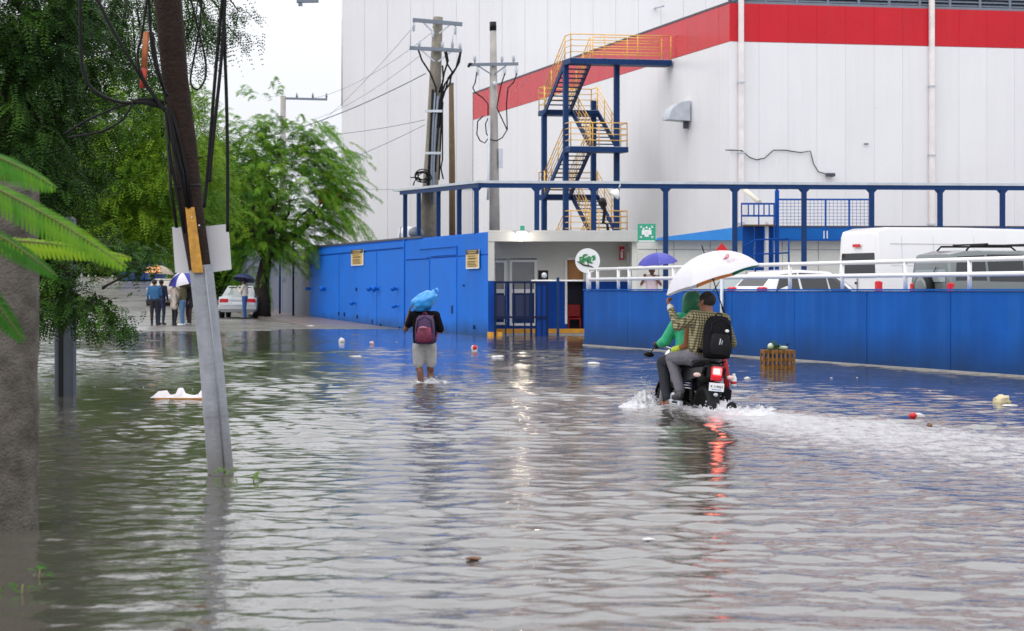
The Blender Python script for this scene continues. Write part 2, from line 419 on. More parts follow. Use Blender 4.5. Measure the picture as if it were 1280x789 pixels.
# water: a real rippled sheet, finer near the viewer, with the wakes of the motorbike and the walker
BIKE = Vector((2.05, 23.85)); YAW = R(15); LEAN = R(5.5)
WALKER = Vector((-1.32, 30.05))
def water():
    NY, NXc = 1040, 530
    yy = 5.2 * (78 / 5.2) ** (np.arange(NY) / (NY - 1)); uu = np.linspace(-1, 1, NXc)
    Y = np.repeat(yy[:, None], NXc, 1); X = uu[None, :] * (.36 * Y + 4.0)
    r = np.random.default_rng(3); Z = np.zeros_like(X)
    dY = np.gradient(yy)[:, None]
    # slow patches where the ripples are stronger or weaker
    patch = np.zeros_like(X)
    for i in range(9):
        k = 2 * np.pi / r.uniform(4, 14); a = r.uniform(0, 2 * np.pi)
        patch += np.sin(k * (X * np.cos(a) + Y * np.sin(a) * .6) + r.uniform(0, 6.28))
    patch = np.clip(1 + .22 * patch, .35, 1.7) * (.72 + .28 * np.clip((Y - 9) / 9, 0, 1))
    for i in range(124):
        lam = .095 * (.68 / .095) ** r.uniform(0, 1); k = 2 * np.pi / lam
        a = np.pi / 2 + r.normal(0, .58)
        sl = .0098 * (lam / .5) ** -.05
        amp = sl / k
        fade = np.clip(lam / (2.6 * dY) - .6, 0, 1)
        wob = .35 * np.sin(2 * np.pi / 3.1 * (X * np.sin(a) - Y * np.cos(a)) + i)
        Z += amp * fade * patch * np.sin(k * (X * np.cos(a) + Y * np.sin(a)) + wob + r.uniform(0, 6.28))
    # ring ripples round the walker's legs
    d = np.hypot(X - WALKER.x, Y - WALKER.y)
    Z += .010 * np.exp(-d / 2.2) * np.sin(d * 2 * np.pi / .55) * np.clip(d / .4, 0, 1)
    # motorbike wake: it came from the right in a curve; chop and foam over its track
    foam = np.zeros_like(X)
    t = np.linspace(0, 1, 90)
    tx = BIKE.x + .16 + 5.0 * t; ty = BIKE.y - .50 - 14.5 * t
    D = np.full(X.shape, 1e9); T = np.zeros_like(X)
    m = (X > 0) & (Y > 7) & (Y < 30)
    xm, ym = X[m], Y[m]; dm = np.full(xm.shape, 1e9); tm = np.zeros_like(xm); sg = np.zeros_like(xm)
    for a, b, c in zip(tx, ty, t):
        q = np.hypot(xm - a, (ym - b)); k = q < dm; dm[k] = q[k]; tm[k] = c; sg[k] = (ym - b)[k]
    wid = .36 + 2.7 * tm ** .75
    core = np.exp(-(dm / wid) ** 2)
    chop = np.zeros_like(xm)
    for i in range(46):
        lam = r.uniform(.11, .5); k = 2 * np.pi / lam; a = r.uniform(0, 2 * np.pi)
        chop += lam * .0042 * np.sin(k * (xm * np.cos(a) + ym * np.sin(a)) + r.uniform(0, 6.28) + 1.2 * np.sin(xm * 1.7 + ym * 2.3 + i))
    zz = Z[m]; zz = zz * (1 - .3 * core) + chop * core * np.clip(1.3 - 1.1 * tm, .3, 2)
    zz += .020 * np.exp(-((dm - 1.15 * wid) / .16) ** 2) * (1 - .6 * tm)             # edge rolls of the wake
    zz += .030 * np.exp(-(np.hypot(xm - BIKE.x - .1, ym - BIKE.y + .55) / .5) ** 2)
    Z[m] = zz
    fo = np.exp(-(dm / wid) ** 4) * np.clip(1.05 - 1.0 * tm, 0, 1); foam[m] = fo
    nb = np.exp(-((X - BIKE.x) / .75) ** 2 - ((Y - BIKE.y + .1) / 1.25) ** 2); foam = np.maximum(foam, nb)
    foam = np.maximum(foam, .9 * np.exp(-((X - WALKER.x - .05) / .34) ** 2 - ((Y - WALKER.y) / .45) ** 2))
    foam = np.maximum(foam, .55 * np.exp(-((X - WALKER.x - .9) / 1.3) ** 2 - ((Y - WALKER.y - .25) / .22) ** 2))
    V = np.stack([X, Y, Z], -1).reshape(-1, 3)
    i, j = np.meshgrid(np.arange(NXc - 1), np.arange(NY - 1)); b = (j * NXc + i).ravel()
    Q = np.stack([b, b + 1, b + NXc + 1, b + NXc], -1)
    m = bpy.data.materials.new('flood_water'); m.use_nodes = True; nn = m.node_tree.nodes; l = m.node_tree.links.new; bs = nn['Principled BSDF']
    geo = nn.new('ShaderNodeNewGeometry'); at = nn.new('ShaderNodeAttribute'); at.attribute_name = 'foam'
    no = nn.new('ShaderNodeTexNoise'); no.inputs['Scale'].default_value = .5; no.inputs['Detail'].default_value = 4; l(geo.outputs['Position'], no.inputs['Vector'])
    cr = nn.new('ShaderNodeValToRGB'); cr.color_ramp.elements[0].color = (.052, .048, .038, 1); cr.color_ramp.elements[1].color = (.082, .076, .062, 1); l(no.outputs[0], cr.inputs[0])
    # foam lace
    fn = nn.new('ShaderNodeTexNoise'); fn.inputs['Scale'].default_value = 9; fn.inputs['Detail'].default_value = 8; fn.inputs['Roughness'].default_value = .68
    mp = nn.new('ShaderNodeMapping'); mp.inputs['Scale'].default_value = (1, .55, 1); l(geo.outputs['Position'], mp.inputs[0]); l(mp.outputs[0], fn.inputs['Vector'])
    ad = nn.new('ShaderNodeMath'); ad.operation = 'MULTIPLY_ADD'; l(at.outputs['Fac'], ad.inputs[0]); ad.inputs[1].default_value = .52; l(fn.outputs[0], ad.inputs[2])
    fr = nn.new('ShaderNodeMapRange'); fr.inputs[1].default_value = .66; fr.inputs[2].default_value = 1.06; fr.inputs[4].default_value = .85; l(ad.outputs[0], fr.inputs[0])
    mx = nn.new('ShaderNodeMix'); mx.data_type = 'RGBA'; l(fr.outputs[0], mx.inputs[0]); l(cr.outputs[0], mx.inputs[6]); mx.inputs[7].default_value = (.44, .43, .46, 1)
    l(mx.outputs[2], bs.inputs['Base Color'])
    rr = nn.new('ShaderNodeMapRange'); rr.inputs[3].default_value = .035; rr.inputs[4].default_value = .6; l(fr.outputs[0], rr.inputs[0]); l(rr.outputs[0], bs.inputs['Roughness'])
    bs.inputs['IOR'].default_value = 2.0; bs.inputs['Specular IOR Level'].default_value = .5
    b1 = nn.new('ShaderNodeTexNoise'); b1.inputs['Scale'].default_value = 7.5; b1.inputs['Detail'].default_value = 5; l(geo.outputs['Position'], b1.inputs['Vector'])
    bu = nn.new('ShaderNodeBump'); bu.inputs['Strength'].default_value = .20; bu.inputs['Distance'].default_value = .03
    l(b1.outputs[0], bu.inputs['Height']); l(bu.outputs[0], bs.inputs['Normal'])
    me = np_mesh('water', V, Q, m, vattr={'foam': foam.ravel()}, smooth=True)
    o = add_obj('water', me); o['kind'] = 'structure'
    return o
water()

# ------------------------------------------------------------ factory building
BC = Vector((9.29, 85.0)); BS = Vector((-.297, 1.0)).normalized(); BT = Vector((1, .19)).normalized()
LEN_L, LEN_R = 41.2, 26.0
FL = Frame(BC + BS * LEN_L, -BS)     # long left face, u from its far end to the corner
FR = Frame(BC, BT)                   # right face, u from the corner
Z1, Z2 = 11.98, 13.62
fac = thing('factory_building', 'white panelled factory with a red band round its top and an outside stair', 'factory', (BC.x, BC.y, 0))
mb = MB()
mb.fbox(FL, 0.02, LEN_L - .02, .06, 12, -.5, Z2 - .02)
mb.fbox(FR, 0.09, LEN_R, .06, 10, -.5, Z2 - .02)
mb.build('wall_core', white_core, fac)
def panel_mesh(name, wd, z0, z1, m):
    mb = MB(); b = .003; t = .055
    mb.hexa([(b, -t, z0), (wd - b, -t, z0), (wd, 0, z0), (0, 0, z0), (b, -t, z1), (wd - b, -t, z1), (wd, 0, z1), (0, 0, z1)])
    return mb.mesh(name, m)
PW = LEN_L / 34
for F, cnt, pw in ((FL, 34, PW), (FR, 20, LEN_R / 20)):
    wm = panel_mesh('wall_panel', pw - .0015, -.4, Z1, white_panel); rm = panel_mesh('band_panel', pw - .0015, Z1 + .02, Z2, red_panel)
    for i in range(cnt):
        u = i * pw + .0015
        jit = rng.uniform(-.003, .002)
        add_obj('wall_panel', wm, fac, F.M(u, .055 + jit, 0)); add_obj('band_panel', rm, fac, F.M(u, .05 + jit, 0))
mb = MB(); mb.fbox(FL, 0, LEN_L, -.03, .3, Z2 + .005, Z2 + .09); mb.build('roof_edge', dark_trim, fac)
mb = MB(); mb.fbox(FL, 0, .05, -.02, .1, -.4, Z2); mb.build('corner_trim', dark_trim, fac)
# louvre screen on the right-hand roof edge
mb = MB(); mb.fbox(FR, .02, LEN_R, .05, .3, Z2 + .005, Z2 + .12); mb.build('roof_edge', louvre_grey, fac)
sl = MB(); sl.hexa([(0, -.10, 0), (LEN_R - .4, -.10, 0), (LEN_R - .4, .08, .12), (0, .08, .12), (0, -.10, .03), (LEN_R - .4, -.10, .03), (LEN_R - .4, .08, .15), (0, .08, .15)])
slm = sl.mesh('louvre_slat', louvre_grey)
for k in range(9): add_obj('louvre_slat', slm, fac, FR.M(.2, .25, Z2 + .16 + k * .16))
mb = MB(); mb.fbox(FR, .1, LEN_R, .45, .55, Z2 + .1, Z2 + 1.7); mb.build('louvre_backing', dark_trim, fac)
pm = MB(); pm.box(-.05, .05, -.12, .1, 0, 1.6); pmm = pm.mesh('louvre_post', louvre_grey)
for k in range(19): add_obj('louvre_post', pmm, fac, FR.M(.25 + k * 1.4, .25, Z2 + .12))
# downpipes
for px in (925, 1163):
    u = FR.at(px)
    mb = MB(); mb.fbox(FR, u - .10, u + .10, -.24, -.06, -.3, 16.2); o = mb.build('downpipe', pipe_white, fac)
    for zz in (4.2, 7.2, 10.2):
        mb = MB(); mb.fbox(FR, u - .14, u + .14, -.27, -.04, zz, zz + .07); mb.build('pipe_clip', galv, o)
# vent hood on the left face
uv = FL.at(861); zt, zb = FL.wz(861, 127), FL.wz(861, 152)
mb = MB(); n = 9; prof = [(0, zb)] + [(-1.02 * math.cos(R(90 * i / n)), zb + .06 + (zt - zb - .06) * math.sin(R(90 * i / n))) for i in range(n + 1)]
vs = [FL.p(uv - .55, a - .06, z) for a, z in prof] + [FL.p(uv + .35, a - .06, z) for a, z in prof]; k = len(prof)
mb.add(vs, [tuple(range(k)), tuple(reversed(range(k, 2 * k)))] + [(i, i + k, (i + 1) % k + k, (i + 1) % k) for i in range(k)], False)
o = mb.build('vent_hood', galv, fac)
mb = MB(); mb.fbox(FL, uv - .1, uv + .1, -.24, -.06, zb - .32, zb - .003); mb.build('vent_bracket', dark_trim, o)
# loose cable and flood lamp on the right face
pts = [(906, 188), (916, 188), (925, 189), (936, 197), (945, 200), (955, 198), (966, 188), (980, 188), (1000, 191), (1012, 189), (1016, 205), (1022, 215), (1033, 218)]
mb = MB(); mb.tube([FR.p(FR.at(x), -.09 if x != 925 else -.28, FR.wz(x, y)) for x, y in pts], .022, 5); mb.build('wall_cable', black_cable, fac)
u = FR.at(1036); z = FR.wz(1036, 219)
mb = MB(); mb.fbox(FR, u - .17, u + .17, -.34, -.06, z - .07, z + .07); mb.fbox(FR, u - .05, u + .05, -.42, -.34, z - .1, z - .02); mb.build('wall_lamp', dark_trim, fac)
mb = MB(); mb.fbox(FR, FR.at(1082) - .1, FR.at(1082) + .1, -.1, -.06, FR.wz(1082, 181), FR.wz(1082, 181) + .05); mb.build('wall_bracket', dark_trim, fac)

# tall white hall behind it
TH = Frame((XP(427, 130), 130), (1, .07))
hall = thing('tall_hall', 'tall plain white hall standing behind the red banded factory', 'hall', (TH.o.x, TH.o.y, 0))
mb = MB(); mb.fbox(TH, .03, 46, .06, 20, -.5, 27.4); mb.build('wall_core', white_core, hall)
tm = panel_mesh('wall_panel', 1.5 - .006, 7.95, 27, white_panel); tm2 = panel_mesh('wall_panel', 1.5 - .006, -.3, 7.92, white_panel)
for i in range(30):
    add_obj('wall_panel', tm, hall, TH.M(i * 1.5 + .003, .055 + rng.uniform(-.003, .002), 0))
    if i < 12: add_obj('wall_panel', tm2, hall, TH.M(i * 1.5 + .003, .058 + rng.uniform(-.003, .002), 0))
mb = MB(); mb.fbox(TH, -.02, 46, -.05, 20.1, 27.42, 27.7); mb.build('roof_edge', dark_trim, hall)
mb = MB(); mb.tube([P(427.5, -60, 129.6), P(427.5, 133, 129.6)], .05, 6); mb.build('corner_conductor', pipe_white, hall)
mb = MB(); a = P(819, 10, 131); mb.tube([a + Vector((0, 8, -3)), a + Vector((0, 4, 0)), a, a + Vector((.55, -.4, .1))], .07, 6); mb.build('roof_pipe', galv, hall)
# red sign box at the hall's left edge
sb = thing('red_sign_box', 'plain red sign box half hidden by the feathery tree beside the white hall', 'sign', tuple(P(417, 253, 120)))
mb = MB(); a = P(398, 254, 120); b = P(428, 240, 120); mb.box(a.x, b.x, 120, 120.5, a.z, b.z); mb.build('sign_face', red_paint, sb)
mb = MB(); mb.box(a.x - .06, b.x + .06, 119.96, 120.54, b.z + .003, b.z + .15); mb.build('sign_cap', sign_yellow, sb)
mb = MB(); mb.box((a.x + b.x) / 2 - .1, (a.x + b.x) / 2 + .1, 120.1, 120.3, 0, a.z - .003); mb.build('sign_post', galv, sb)

# ------------------------------------------------------------ outside stair tower
ST = BC + BS * 7.5
sA = Vector((-BT.x, -BT.y)); bB = BS
def S(s, b, z): s += .14; return Vector((ST.x + sA.x * s + bB.x * b, ST.y + sA.y * s + bB.y * b, z))
stair = thing('stair_tower', 'blue steel outside stair with yellow railings against the white factory wall', 'stair', tuple(S(3.4, 1.5, 0)))
def sbox(mb, s0, s1, b0, b1, z0, z1):
    return mb.hexa([S(s1, b0, z0), S(s0, b0, z0), S(s0, b1, z0), S(s1, b1, z0), S(s1, b0, z1), S(s0, b0, z1), S(s0, b1, z1), S(s1, b1, z1)])
SL, SM, SRr = 4.72, 3.42, 2.12
near_z = [11.93, 7.92, 3.91]; far_z = [9.93, 5.92, 1.95]
for s, b, top in ((4.62, .05, 11.7), (2.22, .05, 11.7), (4.62, 3.35, 9.8), (2.22, 3.35, 10.4)):
    mb = MB(); sbox(mb, s - .11, s + .11, b - .11, b + .11, -.3, top); mb.build('stair_post', navy, stair)
for k, z in enumerate(near_z):
    mb = MB(); s0 = -.06 if k == 0 else 2.0
    sbox(mb, s0, SL, -.92, .0, z - .26, z - .02); mb.build('landing', navy, stair)
    mb = MB(); sbox(mb, s0 + .05, SL - .05, -.87, -.05, z - .017, z); mb.build('landing_plate', galv, stair)
for z in far_z:
    mb = MB(); sbox(mb, SRr - .05, SL, 3.06, 4.0, z - .26, z - .02); mb.build('landing', navy, stair)
    mb = MB(); sbox(mb, SRr, SL - .05, 3.1, 3.95, z - .017, z); mb.build('landing_plate', galv, stair)
trm = MB(); trm.hexa([S(1.14, 0, -.02) - S(0, 0, 0), S(0, 0, -.02) - S(0, 0, 0), S(0, .26, -.02) - S(0, 0, 0), S(1.14, .26, -.02) - S(0, 0, 0), S(1.14, 0, .02) - S(0, 0, 0), S(0, 0, .02) - S(0, 0, 0), S(0, .26, .02) - S(0, 0, 0), S(1.14, .26, .02) - S(0, 0, 0)])
trmesh = trm.mesh('tread', navy)
def rail_run(pts, posts, z_up=1.08, rails=(.28, .55, .82, 1.08)):
    mb = MB()
    for h in rails:
        for a, b in zip(pts[:-1], pts[1:]): mb.tube([Vector(a) + Vector((0, 0, h)), Vector(b) + Vector((0, 0, h))], .026 if h == rails[-1] else .02, 5)
    for a, b in zip(pts[:-1], pts[1:]):
        a = Vector(a); b = Vector(b); k = max(1, round((b - a).length / posts))
        for i in range(k + 1):
            q = a.lerp(b, i / k); mb.tube([q, q + Vector((0, 0, z_up))], .026, 5)
    mb.build('guard_rail', yellow_rail, stair)
def flight(s0, s1, b0, z0, b1, z1):
    for s in (s0, s1):
        mb = MB(); mb.beam(S(s, b0, z0 - .12), S(s, b1, z1 - .12), .07, .26); mb.build('stringer', navy, stair)
        rail_run([S(s, b0, z0), S(s, b1, z1)], 1.3)
    n = 11
    for i in range(1, n):
        t = i / n; add_obj('tread', trmesh, stair, Matrix.Translation(S(min(s0, s1) + .04, b0 + (b1 - b0) * t - .13, z0 + (z1 - z0) * t)))
zs = near_z
for k in range(3):
    flight(SL - .05, SM + .06, 0.0, near_z[k], 3.05, far_z[k])
    if k < 2: flight(SM - .06, SRr, 0.02, near_z[k + 1], 3.05, far_z[k])
for k, z in enumerate(near_z):
    s0 = -.02 if k == 0 else 2.05
    p = [S(SL - .04, -.02, z), S(SL - .04, -.88, z), S(s0, -.88, z)]
    if k: p.append(S(s0, -.02, z))
    rail_run(p, 1.35)
rail_run([S(SM - .06, .02, near_z[0]), S(.1, -.02, near_z[0])], 1.35)
for z in far_z: rail_run([S(SL - .04, 3.1, z), S(SL - .04, 3.96, z), S(SRr, 3.96, z), S(SRr, 3.1, z)], 1.3)
# ------------------------------------------------------------ blue street wall with metal doors
FB = Frame((wall_x(89.2), 89.2), (-WALL_D[0], -WALL_D[1]))     # u from its far end to the street corner at u = LB
LB = math.hypot(wall_x(60) - wall_x(89.2), 29.2)
bw = thing('blue_street_wall', 'bright blue street wall with a row of metal doors and round knobs', 'wall', (wall_x(75), 75, 0))
ub = lambda px: FB.at(px)
def wtop(u): return 3.26 - .12 * u / LB
mb = MB(); mb.prism([(0, -.5), (LB, -.5), (LB, wtop(LB)), (0, wtop(0))], FB, .05, .17); mb.build('wall_body', wall_blue, bw)
u505 = ub(505.5)
mb = MB(); mb.prism([(-.02, wtop(0) + .004), (u505 + 2.6, wtop(u505 + 2.6) + .004), (u505 + 2.6, wtop(u505 + 2.6) + .07), (-.02, wtop(0) + .08)], FB, .0, .38); mb.build('wall_coping', dark_trim, bw)
def slab(name, u0, u1, w0, w1, v0, m, w1b=None):
    mb = MB(); c = .012; w1b = w1 if w1b is None else w1b
    q = FB.p; v1 = .049
    mb.hexa([q(u0 + c, v0, w0), q(u1 - c, v0, w0), q(u1, v1, w0), q(u0, v1, w0), q(u0 + c, v0, w1 - c), q(u1 - c, v0, w1b - c), q(u1, v1, w1b), q(u0, v1, w1)])
    return mb.build(name, m, bw)
edges = [385.5, 404, 424, 447.5, 471, 504.5]
lint = 2.86
for i, (a, b) in enumerate(zip(edges[:-1], edges[1:])):
    slab('door', ub(a) + .02, ub(b) - .02, -.3 if i > 1 else .1, lint, -.01 if i % 2 else .004, door_blue)
slab('lintel', .02, u505 - .02, lint + .05, wtop(u505) - .06, -.02, door_blue)
slab('wall_plate', u505 + .05, LB - .01, -.4, 2.45, .012, wall_blue)
slab('wall_plate', u505 + .05, LB - .01, 2.475, wtop(LB) - .02, .012, wall_blue)
mb = MB(); mb.fbox(FB, u505 - .03, u505 + .05, -.03, .06, -.4, 3.2); mb.build('wall_pier', wall_blue, bw)
slab('door', u505 + .25, ub(537), -.4, 2.42, -.015, door_blue); slab('door', ub(538.5), ub(571), -.4, 2.42, -.015, door_blue)
mb = MB()
for (a, b, zz) in ((507, 535, 2.46), (538, 571, 2.52)): mb.fbox(FB, ub(a), ub(b), -.035, .0, zz, zz + .035)
mb.fbox(FB, ub(524), ub(571), -.03, .0, 2.78, 2.81); mb.fbox(FB, ub(571), ub(571) + .04, -.03, .0, 2.5, 2.81); mb.build('door_frame', door_blue, bw)
for px, py, rr in ((407, 361, .12), (466.5, 361, .105), (473, 361, .12), (497, 361, .09), (444.5, 379, .085), (498.5, 383, .07), (389, 361, .08)):
    u = ub(px); z = FB.wz(px, py)
    mb = MB(); c = FB.p(u, 0, z); m3 = Matrix((FB.u, FB.v, FB.z)).transposed()
    prof = [(rr * .55, -.02), (rr * .55, -.10), (rr, -.13), (rr * .95, -.22), (rr * .4, -.26)]
    n = 12; vs = []
    for r_, h in prof: vs += [c + FB.u * r_ * math.cos(6.2832 * j / n) + FB.z * r_ * math.sin(6.2832 * j / n) + FB.v * h for j in range(n)]
    fs = [(i * n + j, (i + 1) * n + j, (i + 1) * n + (j + 1) % n, i * n + (j + 1) % n) for i in range(len(prof) - 1) for j in range(n)] + [tuple(range((len(prof) - 1) * n, len(prof) * n))]
    mb.add(vs, fs, True); mb.build('round_knob', wall_blue, bw)
for px, py, h in ((431, 393, .16), (424, 392, .14), (447, 396, .14), (466, 402, .14), (476, 407, .14), (500, 411, .14), (566, 387, .26), (566, 419, .12), (446, 362, .14), (593, 409, .12), (580, 357, .05)):
    u = ub(px); z = FB.wz(px, py); mb = MB(); mb.fbox(FB, u - .045, u + .045, -.05, .0, z - h / 2, z + h / 2); mb.build('door_latch', navy, bw)
# warning signs on it: yellow sheets with a black head strip and lines of print
def warn_sign(px0, px1, py0, py1, label):
    u0, u1 = ub(px0), ub(px1); pm = (px0 + px1) / 2; z1, z0 = FB.wz(pm, py0), FB.wz(pm, py1); um = (u0 + u1) / 2
    t = thing('warning_sign', label, 'sign', tuple(FB.p(um, -.05, z0)))
    mb = MB(); mb.fbox(FB, u0, u1, -.055, -.035, z0, z1); mb.build('sign_sheet', sign_white, t)
    h = z1 - z0; b = .05 * (u1 - u0)
    mb = MB(); mb.fbox(FB, u0 + b, u1 - b, -.062, -.0555, z0 + .04, z1 - .26 * h); mb.build('sign_field', sign_yellow, t)
    mb = MB(); mb.fbox(FB, u0, u1, -.064, -.0555, z1 - .25 * h, z1); mb.build('sign_header', sign_black, t)
    mb = MB(); rr = random.Random(int(px0))
    for fr, hh, a, c in ((.93, .025, .15, .85), (.83, .025, .2, .8)):
        mb.mat(1).fbox(FB, u0 + (u1 - u0) * a, u0 + (u1 - u0) * c, -.068, -.0645, z0 + h * fr - hh / 2, z0 + h * fr + hh / 2)
    mb.mat(0).fbox(FB, u0 + (u1 - u0) * .2, u0 + (u1 - u0) * .8, -.068, -.0625, z0 + h * .5, z0 + h * .56)
    for fr in (.64, .36, .28, .2, .12): mb.mat(0).fbox(FB, u0 + (u1 - u0) * rr.uniform(.14, .24), u0 + (u1 - u0) * rr.uniform(.7, .86), -.066, -.0625, z0 + h * fr, z0 + h * fr + .022)
    mb.build('sign_print', [sign_black, sign_yellow], t)
warn_sign(440.5, 455.5, 312, 332, 'yellow warning sign with black header over the far blue metal doors')
warn_sign(584.5, 600.5, 312, 336, 'yellow warning sign with black header near the corner of the blue wall')
# dim grey wall further up the street, with thin posts
gw = thing('grey_street_wall', 'dim grey wall past the blue wall, under the feathery tree', 'wall', (wall_x(102), 102, 0))
F2 = Frame((wall_x(118), 118), (-WALL_D[0], -WALL_D[1])); L2 = math.hypot(wall_x(89.3) - wall_x(118), 28.7)
gwm = mat('grey_blue_wall', (.10, .115, .165), .6, var=.2, scale=.6, streak=.3)
mb = MB(); mb.prism([(0, -.3), (L2, -.3), (L2, 3.2), (0, 4.0)], F2, .06, .3); mb.build('wall_body', gwm, gw)
for i in range(8):
    u0 = i * L2 / 8 + .02; u1 = (i + 1) * L2 / 8 - .02
    mb = MB(); mb.fbox(F2, u0, u1, .0, .058, -.2, 3.1); mb.build('wall_panel', gwm, gw)
for px in (333, 355, 372):
    u = F2.at(px, -.25) if px != 372 else F2.at(px, -.25)
    mb = MB(); c = F2.p(u, -.45, 0); mb.tube([c, c + Vector((0, 0, 3.6))], .05, 6)
    o = mb.build('thin_post', navy)
    tag(o, {333: 'dark thin post beside the trunk of the feathery tree', 355: 'dark thin post on the pavement midway between tree trunk and blue wall', 372: 'dark thin post on the pavement next to the blue wall end'}[px], 'post', 'posts on the far pavement')

# ------------------------------------------------------------ guardhouse
G = Frame((-.72, 60.0), (1, .02))
gh = thing('guardhouse', 'grey and blue guardhouse with a deep porch at the flooded corner', 'guardhouse', (1.5, 61, 0))
def gbox(name, u0, u1, v0, v1, w0, w1, m, par=None):
    mb = MB(); mb.fbox(G, u0, u1, v0, v1, w0, w1); return mb.build(name, m, par or gh)
GU = 4.52
gbox('roof', .0, GU, .0, 3.3, 3.13, 3.185, grey_plaster)
gbox('fascia', .0, GU, -.02, .18, 2.85, 3.127, grey_plaster)
gbox('ceiling', .19, GU - .02, .183, 3.0, 2.92, 3.126, grey_plaster)
gbox('column', .0, .19, .0, .35, 1.66, 2.848, grey_plaster); gbox('column', .002, .188, .002, .348, .05, 1.657, deep_blue)
bk = 1.75
bku = lambda px: G.at(px, bk); bkz = lambda py: ZP(py, 60 + bk)
wu0, wu1, du0, du1, d2u0, d2u1 = bku(616), bku(633), bku(637), bku(671), bku(709), bku(729)
zsplit = bkz(352); ztop = bkz(325.5); zsill = bkz(406)
# back wall in pieces round the openings
def back(u0, u1, w0, w1, m, nm='back_wall'): gbox(nm, u0, u1, bk, bk + .16, w0, w1, m)
segs = [(.19, wu0), (wu1 + .0, du0), (du1, d2u0), (d2u1, GU)]
for (u0, u1) in segs:
    if u1 - u0 > .01: back(u0, u1, zsplit, 2.92, beige_plaster); back(u0, u1, -.1, zsplit, deep_blue)
for (u0, u1) in ((wu0, wu1), (du0, du1)): back(u0, u1, ztop + .06, 2.92, beige_plaster); back(u0, u1, -.1, zsill - .04, deep_blue)
back(d2u0, d2u1, bkz(323), 2.92, beige_plaster)
gbox('side_wall', GU - .16, GU, .2, 3.2, -.3, 2.919, beige_plaster); gbox('rear_wall', .19, GU - .16, 3.0, 3.18, -.3, 2.919, beige_plaster)
gbox('inner_wall', d2u0 - .35, d2u0 - .25, bk + .17, 2.98, -.1, 2.918, orange_paint)
inn = mat('dark_interior', (.05, .05, .09), .7)
gbox('inner_floor', .2, GU - .17, .3, 2.98, -.3, .05, concrete)
gbox('inner_back_panel', d2u0 - .2, d2u1 + .5, 2.7, 2.8, .06, bkz(352), inn); gbox('inner_back_panel', d2u0 - .2, d2u1 + .5, 2.05, 2.15, bkz(350) + .003, 2.7, mat('orange_wood', (.55, .25, .07), .5))
gbox('plinth', .2, GU - .17, bk - .09, bk - .003, -.3, bkz(411), orange_paint)
# window and door frames
def frame_set(name, u0, u1, z0, z1, mids):
    mb = MB(); t = .075; mb.fbox(G, u0, u0 + t, bk - .05, bk + .06, z0, z1); mb.fbox(G, u1 - t, u1, bk - .05, bk + .06, z0, z1)
    mb.fbox(G, u0 + t, u1 - t, bk - .047, bk + .057, z1 - t, z1); mb.fbox(G, u0 + t, u1 - t, bk - .047, bk + .057, z0, z0 + t)
    for m in mids: mb.fbox(G, u0 + t, u1 - t, bk - .047, bk + .057, m - .06, m + .06)
    o = mb.build(name, white_paint, gh)
    cuts = [z0 + t] + sum([[m - .06, m + .06] for m in mids], []) + [z1 - t]
    for i in range(0, len(cuts), 2):
        mb = MB(); mb.fbox(G, u0 + t, u1 - t, bk, bk + .02, cuts[i], cuts[i + 1]); mb.build('pane', glass_door if i else navy, o)
    return o
frame_set('window', wu0, wu1, zsill, ztop, [bkz(364)])
frame_set('door', du0, du1, zsill - .03, ztop + .02, [bkz(364)])
mb = MB(); t = .07; mb.fbox(G, d2u0 - t, d2u0, bk - .04, bk + .05, bkz(405), bkz(325)); mb.fbox(G, d2u0, d2u1, bk - .04, bk + .05, bkz(325), bkz(322)); mb.build('doorway_frame', white_paint, gh)
o = gbox('gate_step', -.02, .42, -.30, -.03, -.3, .12, orange_paint)
# a lit lamp on the fascia
lu = G.at(652, -.1)
lf = thing('fascia_lamp', 'lit lamp glowing on the grey fascia of the guardhouse', 'lamp', tuple(G.p(lu, -.1, 3.05)))
mb = MB(); mb.fbox(G, lu - .16, lu + .16, -.2, -.021, 3.08, 3.13); mb.build('lamp_housing', sign_white, lf)
mb = MB(); mb.ell(G.p(lu, -.10, 3.062), (.13, .07, .035)); mb.build('lamp_bulb', lamp_glow, lf)
ld = bpy.data.lights.new('lamp_light', 'POINT'); ld.energy = 11; ld.color = (1, .87, .68); ld.shadow_soft_size = .06
lo = bpy.data.objects.new('lamp_light', ld); COL.objects.link(lo); lo.parent = lf; lo.location = (0, -.22, -.06)
gbox('roof_beacon', lu - .03, lu + .1, .3, .42, 3.187, 3.33, green_sign)
# small black camera box on an arm
cu = G.at(679, .2)
cb = thing('camera_box', 'black camera box with pale front on the guardhouse rail', 'camera', tuple(G.p(cu, 0, 1.7)))
mb = MB(); mb.fbox(G, cu - .16, cu + .14, -.1, .2, ZP(350, 60), ZP(338, 60)); mb.build('box_body', black_paint, cb)
mb = MB(); mb.ell(G.p(cu + .02, -.1, ZP(344.5, 60)), (.085, .04, .09)); mb.build('box_front', galv, cb)
# white rail with posts next to the turnstile
gr = thing('porch_rail', 'thin white rail with a dark post across the guardhouse porch', 'railing', tuple(G.p(2.1, -.2, 0)))
mb = MB(); mb.tube([G.p(G.at(664, -.2), -.2, ZP(351, 60)), G.p(G.at(729, -.2), -.2, ZP(351, 60))], .03, 6); mb.build('top_rail', white_paint, gr)
mb = MB(); u = G.at(697.5, -.3); mb.fbox(G, u - .04, u + .04, -.3, -.22, -.35, ZP(347, 60)); mb.build('post', navy, gr)
